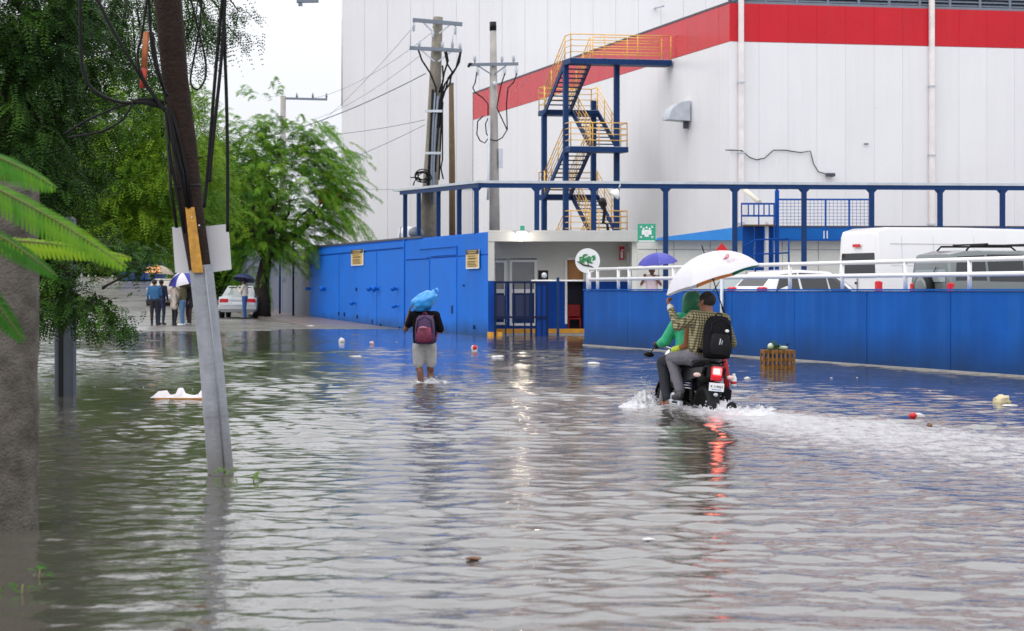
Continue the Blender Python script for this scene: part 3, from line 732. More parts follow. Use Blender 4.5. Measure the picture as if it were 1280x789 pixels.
# turnstile gate
gate_navy = mat('gate_navy', (.004, .012, .055), .5, spec=.2)
tg = thing('entrance_gate', 'navy barred entrance gate standing in the water before the guardhouse door', 'gate', tuple(G.p(1.0, -.35, 0)))
zt_, zm_ = ZP(353, 59.7), ZP(396.5, 59.7)
for px in (619, 632, 642, 656, 664, 670, 677, 684):
    u = G.at(px, -.35); mb = MB(); wd = .022 if px not in (619, 664, 684) else .035
    mb.fbox(G, u - wd, u + wd, -.37, -.33, -.35, zt_ + (.03 if px == 670 else -.0)); mb.build('bar', gate_navy, tg)
for z, a, b in ((zt_, 617, 684), (zm_, 617, 684)):
    mb = MB(); mb.fbox(G, G.at(a, -.35), G.at(b, -.35), -.385, -.372, z - .03, z + .03); mb.build('cross_bar', gate_navy, tg)
for a, b in ((618, 633), (642, 663)):
    mb = MB(); mb.fbox(G, G.at(a, -.35) + .06, G.at(b, -.35) - .04, -.327, -.31, ZP(399, 59.7), ZP(369, 59.7)); mb.build('gate_sheet', mat('gate_sheet_navy', (.005, .012, .06), .4), tg)
mb = MB(); mb.fbox(G, G.at(671, -.3), G.at(683, -.3), -.32, -.1, -.3, ZP(354, 59.7)); mb.build('gate_cabinet', deep_blue, tg)
# red chair inside the doorway
ch = thing('red_chair', 'red plastic chair standing just inside the guardhouse doorway', 'chair', tuple(G.p(d2u0 + .25, 2.3, .05)))
q = G.p(d2u0 + .25, 2.25, .05)
mb = MB(); mb.bbox(-.2, .2, -.2, .2, .42, .46, .01); mb.part('seat', red_paint, ch)
mb = MB(); mb.bbox(-.2, .2, .19, .22, .5, .88, .008); mb.part('backrest', red_paint, ch)
for x in (-.18, .18):
    for y in (-.18, .19):
        mb = MB(); mb.beam((x, y, 0), (x, y, .42 if y < 0 else .52), .035, .035); mb.part('leg', red_paint, ch)
# signs by the guardhouse
def flat_sign(name, label, px0, px1, py0, py1, Y, m, parts):
    a, b = P(px0, py1, Y), P(px1, py0, Y)
    t = thing(name, label, 'sign', ((a.x + b.x) / 2, Y, a.z))
    mb = MB(); mb.box(a.x, b.x, Y - .02, Y, a.z, b.z); mb.build('sign_plate', m, t)
    parts(t, a, b, Y - .021); return t
def assembly(t, a, b, y):      # four arrows pointing in at a group of four people, a strip of lettering
    cx, cz = (a.x + b.x) / 2, a.z + (b.z - a.z) * .56; s = (b.x - a.x)
    mb = MB()
    for dx, dz, r_ in ((-.17, .18, .06), (0, .25, .06), (.17, .18, .06), (0, .06, .07)):
        mb.tube([(cx + dx * s, y - .006, cz + dz * s), (cx + dx * s, y + .0, cz + dz * s)], r_ * s, 10, smooth=False)
    for dx, dz, ww, hh in ((-.17, -.02, .10, .26), (0.0, .02, .09, .2), (.17, -.02, .10, .26), (0, -.16, .11, .22)):
        mb.box(cx + (dx - ww) * s, cx + (dx + ww) * s, y - .005 - abs(dx) * .01, y, cz + (dz - hh / 2) * s, cz + (dz + hh / 2) * s)
    for sx in (-1, 1):
        for sz in (-1, 1):
            c = Vector((cx + sx * .33 * s, 0, cz + sz * .30 * s)); d = Vector((-sx, 0, -sz)).normalized(); n = Vector((-d.z, 0, d.x))
            tip = c + d * .09 * s
            pts = [tip, c + n * .09 * s, c - n * .09 * s]
            mb.add([(p.x, y - .006, p.z) for p in pts] + [(p.x, y, p.z) for p in pts], [(0, 1, 2), (5, 4, 3), (0, 3, 4, 1), (1, 4, 5, 2), (2, 5, 3, 0)], False)
            mb.beam((c.x, y - .003, c.z), (c.x - d.x * .09 * s, y - .003, c.z - d.z * .09 * s), .07 * s, .004)
    mb.box(a.x + .06 * s, b.x - .06 * s, y - .005, y, a.z + .03 * s, a.z + .10 * s)
    mb.build('pictogram', sign_white, t)
flat_sign('assembly_sign', 'green assembly point sign with white figures and arrows at the guardhouse roof corner', 797, 819.5, 280, 303, 59.4, green_sign, assembly)
def fire(t, a, b, y):
    w_ = b.x - a.x; mb = MB(); c = (a.x + b.x) / 2; h = b.z - a.z
    mb.box(c - .22 * w_, c + .22 * w_, y - .004, y, a.z + .12 * h, a.z + .62 * h); mb.box(c - .1 * w_, c + .3 * w_, y - .004, y, a.z + .66 * h, a.z + .76 * h); mb.build('pictogram', sign_white, t)
flat_sign('extinguisher_sign', 'small red fire extinguisher sign on the guardhouse wall', 774, 780.5, 308, 325, 61.6, red_paint, fire)
def note(t, a, b, y):
    mb = MB(); h = b.z - a.z
    for f in (.75, .5, .3): mb.box(a.x + .06, b.x - .06, y - .003, y, a.z + h * f, a.z + h * f + .03)
    mb.build('sign_print', galv, t)
flat_sign('notice_board', 'small pale notice beside the red extinguisher sign', 784, 793, 315, 330, 61.62, sign_white, note)
# round leafy emblem sign on its post at the ramp end
ec = P(734.5, 326, 50.2); er = 15.5 / FPX * 50.2
es = thing('emblem_sign', 'round white sign with a green leafy emblem at the end of the ramp railing', 'sign', (ec.x, ec.y, 1.3))
mb = MB(); mb.lathe([(er, 0), (er, .03), (er * .86, .03), (er * .86, .02)], 32, (ec.x, ec.y - .02, ec.z), 'y'); mb.build('rim', sign_white, es)
mb = MB(); mb.lathe([(er * .85, .0), (er * .85, .018)], 32, (ec.x, ec.y - .018, ec.z), 'y'); mb.build('sign_disc', mat('pale_green', (.58, .68, .64), .5), es)
mb = MB(); rr = random.Random(5)
for i in range(22):
    a = R(rr.uniform(-40, 220)); rad = er * rr.uniform(.05, .62); c = Vector((ec.x - er * .06 + rad * math.cos(a), 0, ec.z + er * .05 + rad * math.sin(a) * .8))
    l_ = er * rr.uniform(.16, .3); b_ = R(rr.uniform(-40, 60)); dx, dz = math.cos(b_), math.sin(b_)
    pts = [(c.x - dx * l_, c.z - dz * l_), (c.x + dz * l_ * .45, c.z - dx * l_ * .45), (c.x + dx * l_, c.z + dz * l_), (c.x - dz * l_ * .45, c.z + dx * l_ * .45)]
    d = .004 + .0004 * i
    mb.add([(x, ec.y - .018 - d, z) for x, z in pts] + [(x, ec.y - .017, z) for x, z in pts], [(0, 1, 2, 3), (0, 4, 5, 1), (1, 5, 6, 2), (2, 6, 7, 3), (3, 7, 4, 0)], False)
mb.build('leaf_print', green_leafp, es)
mb = MB(); mb.tube([(ec.x - er * .85, ec.y - .03, ec.z - er * .05), (ec.x - er * .3, ec.y - .03, ec.z - er * .35), (ec.x + er * .25, ec.y - .03, ec.z - er * .45), (ec.x + er * .75, ec.y - .03, ec.z - er * .72)], [.008, .022, .018, .006], 5)
mb.tube([(ec.x, ec.y - .028, ec.z + er * .1), (ec.x + er * .05, ec.y - .028, ec.z - er * .4)], [.008, .016], 5); mb.build('twig_print', sign_black, es)
mb = MB(); mb.tube([(ec.x, ec.y + .03, 1.3), (ec.x, ec.y + .03, ec.z)], .035, 8); mb.build('post', white_paint, es)

# ------------------------------------------------------------ ramp wall and its white railing
rw = thing('ramp_wall', 'long blue retaining wall of the raised car park, standing in the flood', 'wall', (RA.x, RA.y, 0))
mb = MB(); mb.fbox(Frp, .01, 34, .02, .25, -.5, 1.37); mb.build('wall_body', deep_blue, rw)
for i in range(12):
    u0, u1 = i * 2.84, (i + 1) * 2.84 - .012
    mb = MB(); c_ = .008; q = Frp.p; d_ = rng.uniform(-.004, .004)
    mb.hexa([q(u0 + c_, d_, -.5), q(u1 - c_, d_, -.5), q(u1, .019, -.5), q(u0, .019, -.5), q(u0 + c_, d_, 1.366), q(u1 - c_, d_, 1.366), q(u1, .019, 1.372), q(u0, .019, 1.372)]); mb.build('wall_panel', ramp_blue, rw)
mb = MB(); mb.fbox(Frp, -.02, 34, -.025, .27, 1.378, 1.41); mb.build('wall_cap', ramp_blue, rw)
mb = MB(); mb.fbox(Frp, .03, 34, -.05, -.003, -.5, .035); mb.build('wall_footing', concrete, rw)
rl = thing('ramp_railing', 'white tubular railing with two rails on top of the blue ramp wall', 'railing', (RA.x, RA.y, 1.41))
for z in (1.90, 1.655):
    mb = MB(); mb.tube([Frp.p(.1, .12, z), Frp.p(14, .12, z), Frp.p(33, .12, z)], .040, 8); mb.build('rail', white_paint, rl)
for px in (737, 747, 773, 786.5, 842, 903, 987.5, 1053, 1132.0, 1212, 1300, 1400):
    u = Frp.at(px, .12)
    mb = MB(); mb.tube([Frp.p(u, .12, 1.405), Frp.p(u, .12, 1.89)], .038, 8); mb.build('post', white_paint, rl)
dp = thing('wall_pipe', 'thin grey pipe running down the blue ramp wall behind the rider', 'pipe', tuple(Frp.p(Frp.at(903), -.05, 0)))
u = Frp.at(903, -.05); mb = MB(); mb.tube([Frp.p(u, -.06, .1), Frp.p(u, -.06, 1.62)], .04, 8); mb.build('pipe', galv, dp)

# ------------------------------------------------------------ canopy: flat roof on blue posts
CF = Frame((-1.06, 61.6), (1, .098))
cn = thing('canopy', 'long flat walkway roof on slim blue posts above wall and car park', 'canopy', (-1.06, 61.6, 3))
CZ = 4.70
mb = MB(); mb.fbox(CF, .0, 27, .02, 1.7, CZ - .005, CZ + .075); mb.build('roof_sheet', galv, cn)
mb = MB(); mb.fbox(CF, .02, 27, .05, .17, CZ - .145, CZ - .008); mb.build('beam', navy, cn)
yq = 73.6; xq = XP(491, yq); CL = Frame((xq, yq), (-1.06 - xq, 61.6 - yq)); LCL = math.hypot(-1.06 - xq, 61.6 - yq)
zq = ZP(239.5, yq); cz = lambda u: zq + (CZ - zq) * u / LCL
mb = MB(); mb.prism([(-.1, cz(-.1) - .003), (LCL + .03, cz(LCL) - .003), (LCL + .03, cz(LCL) + .073), (-.1, cz(-.1) + .073)], CL, .02, 1.5); mb.build('roof_sheet', galv, cn)
mb = MB(); mb.prism([(.9, cz(.9) - .14), (LCL - .02, cz(LCL) - .143), (LCL - .02, cz(LCL) - .006), (.9, cz(.9) - .006)], CL, .06, .17); mb.build('beam', navy, cn)
for px in (506.5, 523.5, 548, 574):
    u = CL.at(px, .1); mb = MB(); mb.fbox(CL, u - .062, u + .062, .03, .165, 3.0, cz(u) - .148); mb.fbox(CL, u - .13, u + .13, .075, .155, cz(u) - .22, cz(u) - .15); mb.build('post', navy, cn)
for px in (595.5, 671, 742, 832, 918.5, 1005, 1089.5, 1175, 1253, 1340):
    u = CF.at(px, .1); z0 = 3.19 if px < 800 and px > 600 else DECK
    mb = MB(); mb.fbox(CF, u - .072, u + .072, .03, .17, z0 if px > 600 else 3.0, CZ - .148)
    mb.prism([(u - .17, CZ - .148), (u - .073, CZ - .148), (u - .073, CZ - .25)], CF, .06, .16); mb.prism([(u + .073, CZ - .25), (u + .073, CZ - .148), (u + .17, CZ - .148)], CF, .06, .16); mb.build('post', navy, cn)
# white dish lamp and black spotlight on bent post above the guardhouse roof
dl = thing('dish_lamp', 'white dish shaped lamp hanging under the canopy roof by the stair', 'lamp', tuple(P(769, 243, 62)))
c = P(769, 242, 62); Mt = Matrix.Rotation(R(35), 3, 'Y')
mb = MB(); vs = []; n = 14
for r_, h in ((.04, .16), (.11, .09), (.17, -.01), (.18, -.10), (.155, -.085), (.09, .04)): vs += [c + Mt @ Vector((r_ * math.cos(6.2832 * j / n), r_ * math.sin(6.2832 * j / n), h)) for j in range(n)]
mb.add(vs, [(i * n + j, (i * n + (j + 1) % n), (i + 1) * n + (j + 1) % n, (i + 1) * n + j) for i in range(5) for j in range(n)], True); mb.build('dish', sign_white, dl)
mb = MB(); mb.tube([c + Mt @ Vector((0, 0, .2)), c + Vector((.16, 0, .3)), Vector((c.x + .16, 62, CZ - .1))], .025, 6); mb.build('lamp_arm', galv, dl)
spt = thing('spotlight', 'black spotlight on a bent bracket above the guardhouse roof', 'lamp', tuple(P(760, 288, 61.2)))
a = P(753, 253, 61.2); mb = MB(); mb.ell(a, (.13, .16, .15)); mb.ell(a + Vector((.06, 0, -.05)), (.09, .1, .1)); mb.build('lamp_head', black_paint, spt)
mb = MB(); mb.tube([a, P(756, 262, 61.2), P(754, 279, 61.2), P(759, 280, 61.2), P(760, 289.5, 61.2)], [.07, .055, .05, .045, .05], 7); mb.build('bracket', black_paint, spt)
mb = MB(); mb.tube([P(757, 263, 61.2), P(765, 283, 61.2), P(767, 289, 61.2)], .025, 6); mb.build('brace', navy, spt)

# ------------------------------------------------------------ low building and blue stair cabin behind the canopy
LBF = Frame((XP(797, 71), 71.0), (1, .05)); LBL = 26
lb = thing('low_building', 'low beige building with a blue fascia behind the parked vans', 'building', tuple(LBF.p(6, 0, 0)))
pw = 1.3
pmh = panel_mesh('wall_panel', pw - .02, .5, ZP(312.5, 71), beige_plaster); pmt = panel_mesh('wall_panel', pw - .02, ZP(312.5, 71) + .03, 3.2, beige_plaster)
mb = MB(); mb.fbox(LBF, 0, LBL, .06, 6, -.3, 3.25); mb.build('wall_core', white_core, lb)
for i in range(20): add_obj('wall_panel', pmh, lb, LBF.M(i * pw + .01, .055, 0)); add_obj('wall_panel', pmt, lb, LBF.M(i * pw + .01, .055, 0))
u9 = LBF.at(916); z0 = ZP(301, 71); z1 = ZP(284.5, 71)
mb = MB(); mb.prism([(u9, z0), (LBL, z0), (LBL, z1), (u9, z1)], LBF, -.45, -.0); mb.build('fascia', fascia_blue, lb)
mb = MB(); mb.prism([(LBF.at(819), z0 + .01), (u9 - .003, z0 + .01), (u9 - .003, z1), (LBF.at(819), ZP(298, 71))], LBF, -.5, -.0); mb.build('fascia_left_side', fascia_blue_lit, lb)  # left side of the blue fascia; its brighter light is put into the colour
mb = MB(); mb.fbox(LBF, u9 + .2, LBL, -.47, .1, z1 + .003, z1 + .06); mb.build('roof_edge', dark_trim, lb)
mb = MB(); mb.tube([P(926, 233, 73), P(949, 253, 71.6)], .09, 8); mb.build('drain_pipe', mat('cream_pipe', (.62, .58, .48), .6), lb)
CY = 66.0
cb2 = thing('stair_cabin', 'blue metal cabin with steps, cage and white post behind the white car', 'cabin', tuple(P(948, 350, CY)[:2]) + (DECK,))
def cbx(name, px0, px1, py0, py1, y0, y1, m):
    a, b = P(px0, py1, CY), P(px1, py0, CY); mb = MB(); mb.box(a.x, b.x, CY + y0, CY + y1, a.z, b.z); return mb.build(name, m, cb2)
cbx('cabin_door', 929, 943.5, 283, 338, .2, .3, blue_steel); cbx('cabin_door', 944.5, 956, 283, 338, .22, .3, deep_blue)
cbx('cabin_side', 962, 968, 283, 338, .2, .3, blue_steel); cbx('tall_post', 969, 974, 238, 338, .0, .12, blue_steel); cbx('post_cap', 970, 973, 235, 237.8, .02, .1, blue_steel)
cbx('white_post', 957, 961, 278, 338, .05, .15, white_paint); cbx('sill', 929, 968, 281, 282.8, -.2, .4, brown_wood)
mb = MB()
for z in (ZP(255, CY), ZP(270, CY)): mb.beam((XP(926, CY), CY - .1, z), (XP(968, CY), CY - .1, z), .05, .06)
for px in (926.5, 935, 942, 948, 954.5, 961, 967): mb.beam((XP(px, CY), CY - .1, ZP(283 if px in (926.5, 948, 967) else 270, CY)), (XP(px, CY), CY - .1, ZP(255, CY)), .04, .04)
mb.build('roof_cage', blue_steel, cb2)
mb = MB()
for p in ([(928, 310), (944, 300), (986, 298.5)], [(930, 326), (945, 318), (986, 316)]): mb.tube([P(x, y, CY - .4) for x, y in p], .03, 6)
for px in (944, 966, 986): mb.tube([P(px, 299, CY - .4), P(px, 340, CY - .4)], .03, 6)
mb.build('stair_rail', blue_steel, cb2)
mf = thing('mesh_fence', 'blue wire mesh fence on the roof edge of the low building', 'fence', tuple(P(1030, 284, 69)))
MY = 69.0
mb = MB(); mb.beam(P(974, 249.5, MY), P(1090, 249.5, MY), .06, .06); mb.build('top_rail', blue_steel, mf)
for px in (1003, 1032, 1061.5): mb = MB(); mb.beam(P(px, 300, MY), P(px, 250, MY), .06, .06); mb.build('post', blue_steel, mf)
mb = MB(); mb.beam(P(974, 300, MY), P(1090, 300, MY), .05, .05); mb.build('bottom_rail', blue_steel, mf)
mb = MB()
for i in range(1, 24): px = 974 + i * 116 / 24; mb.beam(P(px, 283, MY), P(px, 250, MY), .012, .012)
for i in range(1, 8): py = 250 + i * 33 / 8; mb.beam(P(974, py, MY), P(1090, py, MY), .012, .012)
mb.build('wire_mesh', blue_steel, mf)
cbx2 = P(1032, 293, 70.4)
mb = MB(); mb.box(cbx2.x - .06, cbx2.x + .06, 70.30, 70.52, cbx2.z - .15, cbx2.z + .12); mb.build('meter_box', sign_white, lb)
# white water tank behind the blue wall
tk = thing('water_tank', 'rounded white tank with a dark cover behind the blue wall top', 'tank', tuple(P(512, 300, 74)))
c = P(511, 300, 74); mb = MB(); mb.lathe([(.42, -1.2), (.42, .2), (.38, .36), (.2, .47), (.02, .5)], 18, c); mb.build('tank_body', white_paint, tk)
mb = MB(); mb.ell(P(520, 291, 73), (.28, .3, .22)); mb.build('tank_cover', louvre_grey, tk)
mb = MB(); mb.tube([P(500, 300, 73.5), P(500, 284, 73.5)], .05, 6); mb.build('tank_pipe', galv, tk)
# ------------------------------------------------------------ bodies: one continuous surface grown from tapered volumes
def seg_dist(p, a, b, ra, rb):
    a = np.array(a, float); b = np.array(b, float); d = b - a; L2 = d @ d
    t = np.clip(((p - a) @ d) / max(L2, 1e-9), 0, 1)
    return np.linalg.norm(p - (a + t[:, None] * d), axis=1) - (ra + (rb - ra) * t)
def grow(name, prims, mats, parent, voxel=.012, smooth=2):
    """prims: ('c', a, b, ra, rb, material) or ('e', centre, radii, material)"""
    mb = MB()
    for q in prims:
        if q[0] == 'c': mb.capsule(q[1], q[2], q[3], q[4])
        else: mb.ell(q[1], q[2])
    me = mb.mesh(name, [])
    o = bpy.data.objects.new(name, me); COL.objects.link(o)
    r_ = o.modifiers.new('union', 'REMESH'); r_.mode = 'VOXEL'; r_.voxel_size = voxel
    if smooth: s_ = o.modifiers.new('soft', 'SMOOTH'); s_.factor = .5; s_.iterations = smooth
    dg = bpy.context.evaluated_depsgraph_get(); dg.update()
    m2 = bpy.data.meshes.new_from_object(o.evaluated_get(dg))
    bpy.data.objects.remove(o); bpy.data.meshes.remove(me)
    m2.name = name; m2.materials.clear()
    for m in mats: m2.materials.append(m)
    n = len(m2.polygons); c = np.empty(n * 3); m2.polygons.foreach_get('center', c); c = c.reshape(-1, 3)
    best = np.full(n, 1e9); idx = np.zeros(n, np.int32)
    for q in prims:
        if q[0] == 'c': d = seg_dist(c, q[1], q[2], q[3], q[4]); k = q[5]
        else:
            rr = np.array(q[2]); d = (np.linalg.norm((c - np.array(q[1])) / rr, axis=1) - 1) * rr.min(); k = q[3]
        w_ = d < best; best[w_] = d[w_]; idx[w_] = k
    m2.polygons.foreach_set('material_index', idx); m2.polygons.foreach_set('use_smooth', np.ones(n, bool)); m2.update()
    return local(name, m2, parent)
V3 = lambda *a: Vector(a)
def hand(palm, d, n_, side, k, curl=.4, s=1.0):
    """palm centre, pointing direction, palm normal, side of the thumb (+1/-1)"""
    d = Vector(d).normalized(); n_ = Vector(n_); n_ = (n_ - d * n_.dot(d)).normalized(); x = d.cross(n_).normalized() * side
    palm = Vector(palm); pr = []
    for i in (-1, -.33, .33, 1): pr.append(('c', palm - d * .035 * s + x * .018 * i * s, palm + d * .035 * s + x * .026 * i * s, .016 * s, .013 * s, k))
    for i, ln in ((1, .068), (.33, .078), (-.33, .072), (-1, .055)):
        a = palm + d * .042 * s + x * .026 * i * s; e1 = (d * math.cos(curl) + n_ * math.sin(curl)); e2 = (d * math.cos(curl * 2.4) + n_ * math.sin(curl * 2.4))
        b = a + e1 * ln * .5 * s; c = b + e2 * ln * .5 * s
        pr += [('c', a, b, .0098 * s, .009 * s, k), ('c', b, c, .009 * s, .0075 * s, k)]
    a = palm - d * .02 * s + x * .03 * s; b = a + (x * .7 + d * .6).normalized() * .035 * s; c = b + (x * .2 + d * .8 + n_ * .4).normalized() * .03 * s
    pr += [('c', a, b, .012 * s, .011 * s, k), ('c', b, c, .011 * s, .008 * s, k)]
    return pr
def head(c, face, k, neck, s=1.0, up=(0, 0, 1)):
    """skull, jaw, nose, ears and neck; c: head centre, face: facing direction"""
    f = Vector(face).normalized(); u = Vector(up); x = f.cross(u).normalized(); c = Vector(c)
    pr = [('c', c + u * .03 * s - f * .025 * s, c + u * .03 * s + f * .02 * s, .082 * s, .076 * s, k), ('c', c + f * .03 * s - u * .02 * s, c + f * .042 * s - u * .075 * s, .062 * s, .040 * s, k),
          ('c', c + f * .10 * s + u * .005 * s, c + f * .112 * s - u * .025 * s, .010 * s, .015 * s, k), ('c', c - f * .02 * s - u * .03 * s, Vector(neck), .056 * s, .060 * s, k)]
    for sx in (-1, 1): pr.append(('c', c + x * .082 * sx * s - f * .005 * s + u * .012 * s, c + x * .084 * sx * s - u * .03 * s, .017 * s, .012 * s, k))
    return pr
def face_bits(t, c, face, s=1.0, up=(0, 0, 1)):
    f = Vector(face).normalized(); u = Vector(up); x = f.cross(u).normalized(); c = Vector(c)
    for sx in (-1, 1):
        mb = MB(); mb.ell(c + f * .085 * s + x * .031 * sx * s + u * .012 * s, (.012, .012, .009), 8, 6); mb.part('eye', sign_black, t)
    mb = MB(); mb.tube([c + f * .082 * s - x * .022 * s - u * .058 * s, c + f * .09 * s - u * .06 * s, c + f * .082 * s + x * .022 * s - u * .058 * s], [.004, .007, .004], 6); mb.part('mouth', mat_lip, t)
mat_lip = mat('lip', (.16, .045, .035), .5)
def hair_cap(t, c, face, m=None, s=1.0, low=-.02, name='hair', grow_=1.0):
    f = Vector(face).normalized(); c = Vector(c); ang = math.atan2(f.y, f.x); Mr = Matrix.Rotation(ang, 3, 'Z')
    mb = MB(); vs = []; n = 20; rows = 9
    for i in range(rows + 1):
        for j in range(n):
            a = 2 * math.pi * j / n; front = max(0, math.cos(a))
            lowz = (low * s * (1 - front) + .065 * s * front); t0 = math.acos(max(-1, min(1, (lowz - .03 * s) / (.094 * s)))); th = t0 * i / rows
            r_ = .094 * s * grow_ * (1 + .03 * math.sin(j * 5.1 + i * 3.3))
            vs.append(c + Vector((0, 0, .03 * s)) + Mr @ Vector(((r_ * 1.12) * math.sin(th) * math.cos(a) - .012 * s, r_ * .97 * math.sin(th) * math.sin(a), r_ * math.cos(th))))
    mb.add(vs, [(i * n + j, (i + 1) * n + j, (i + 1) * n + (j + 1) % n, i * n + (j + 1) % n) for i in range(rows) for j in range(n)], True)
    return mb.part(name, m or hair_black, t)

def cloth(name, col, **k): return mat(name, col, k.pop('rough', .85), var=k.pop('var', .15), scale=k.pop('scale', 9), bump=k.pop('bump', .6), bscale=k.pop('bscale', 15), **k)

# --- umbrella: eight cloth panels, ribs, shaft and grip.  Built upright, then tilted by its own matrix
def umbrella(label, apex, axis, Rr, depth, cols, shaft, group=None, rot=0, n=8, grip='straight', mark=None):
    t = thing('umbrella', label, 'umbrella', tuple(apex), 0, group)
    ax = Vector(axis).normalized(); q = Vector((0, 0, 1)).rotation_difference(ax).to_matrix() @ Matrix.Rotation(rot, 3, 'Z')
    def pt(a, s, out=0):
        th = 1.12 * s; r_ = Rr * math.sin(th) / math.sin(1.12); z = -depth * (1 - math.cos(th)) / (1 - math.cos(1.12))
        return q @ Vector((r_ * math.cos(a), r_ * math.sin(a), z + out))
    for i in range(n):
        a0, a1 = 2 * math.pi * i / n, 2 * math.pi * (i + 1) / n; mb = MB(); vs = []; K, Mx = 7, 8
        for kx in range(Mx + 1):
            s = .02 + .98 * kx / Mx
            for j in range(K + 1):
                u = j / K; sag = 4 * u * (1 - u); A = pt(a0, s); B = pt(a1, s); am = a0 + (a1 - a0) * u; C_ = pt(am, s * (1 - .05 * sag * s))
                chord = A.lerp(B, u); vs.append(chord.lerp(C_, .45))
        W = K + 1; fs = [(r * W + j, (r + 1) * W + j, (r + 1) * W + j + 1, r * W + j + 1) for r in range(Mx) for j in range(K)]
        nv = len(vs); mid = [v - ax * .004 for v in vs]
        mb.add(vs, fs, True); mb.add(mid, [tuple(reversed(f)) for f in fs], True)
        o = mb.part('canopy_panel', cols[i % len(cols)], t)
        if mark and mark[0] == i: mark[1](o, lambda u, s: pt(a0, s).lerp(pt(a1, s), u).lerp(pt(a0 + (a1 - a0) * u, s * (1 - .05 * 4 * u * (1 - u) * s)), .45), ax)
        mb = MB(); mb.tube([pt(a0, s, -.006) for s in (.03, .3, .6, .85, 1.0)], .004, 5); mb.part('rib', chrome, t)
        mb = MB(); mb.tube([q @ Vector((0, 0, -depth * 1.0)), pt(a0, .5, -.008)], .003, 5); mb.part('stretcher', chrome, t)
    mb = MB(); mb.tube([ax * .06, ax * -shaft], .0065, 8); mb.part('shaft', black_paint, t)
    mb = MB(); e = ax * -shaft; mb.tube([e, e - ax * .12], .014, 8); mb.part('grip', black_rubber, t)
    mb = MB(); mb.tube([ax * .05, ax * .11], [.009, .004], 8); mb.part('tip', black_paint, t)
    return t

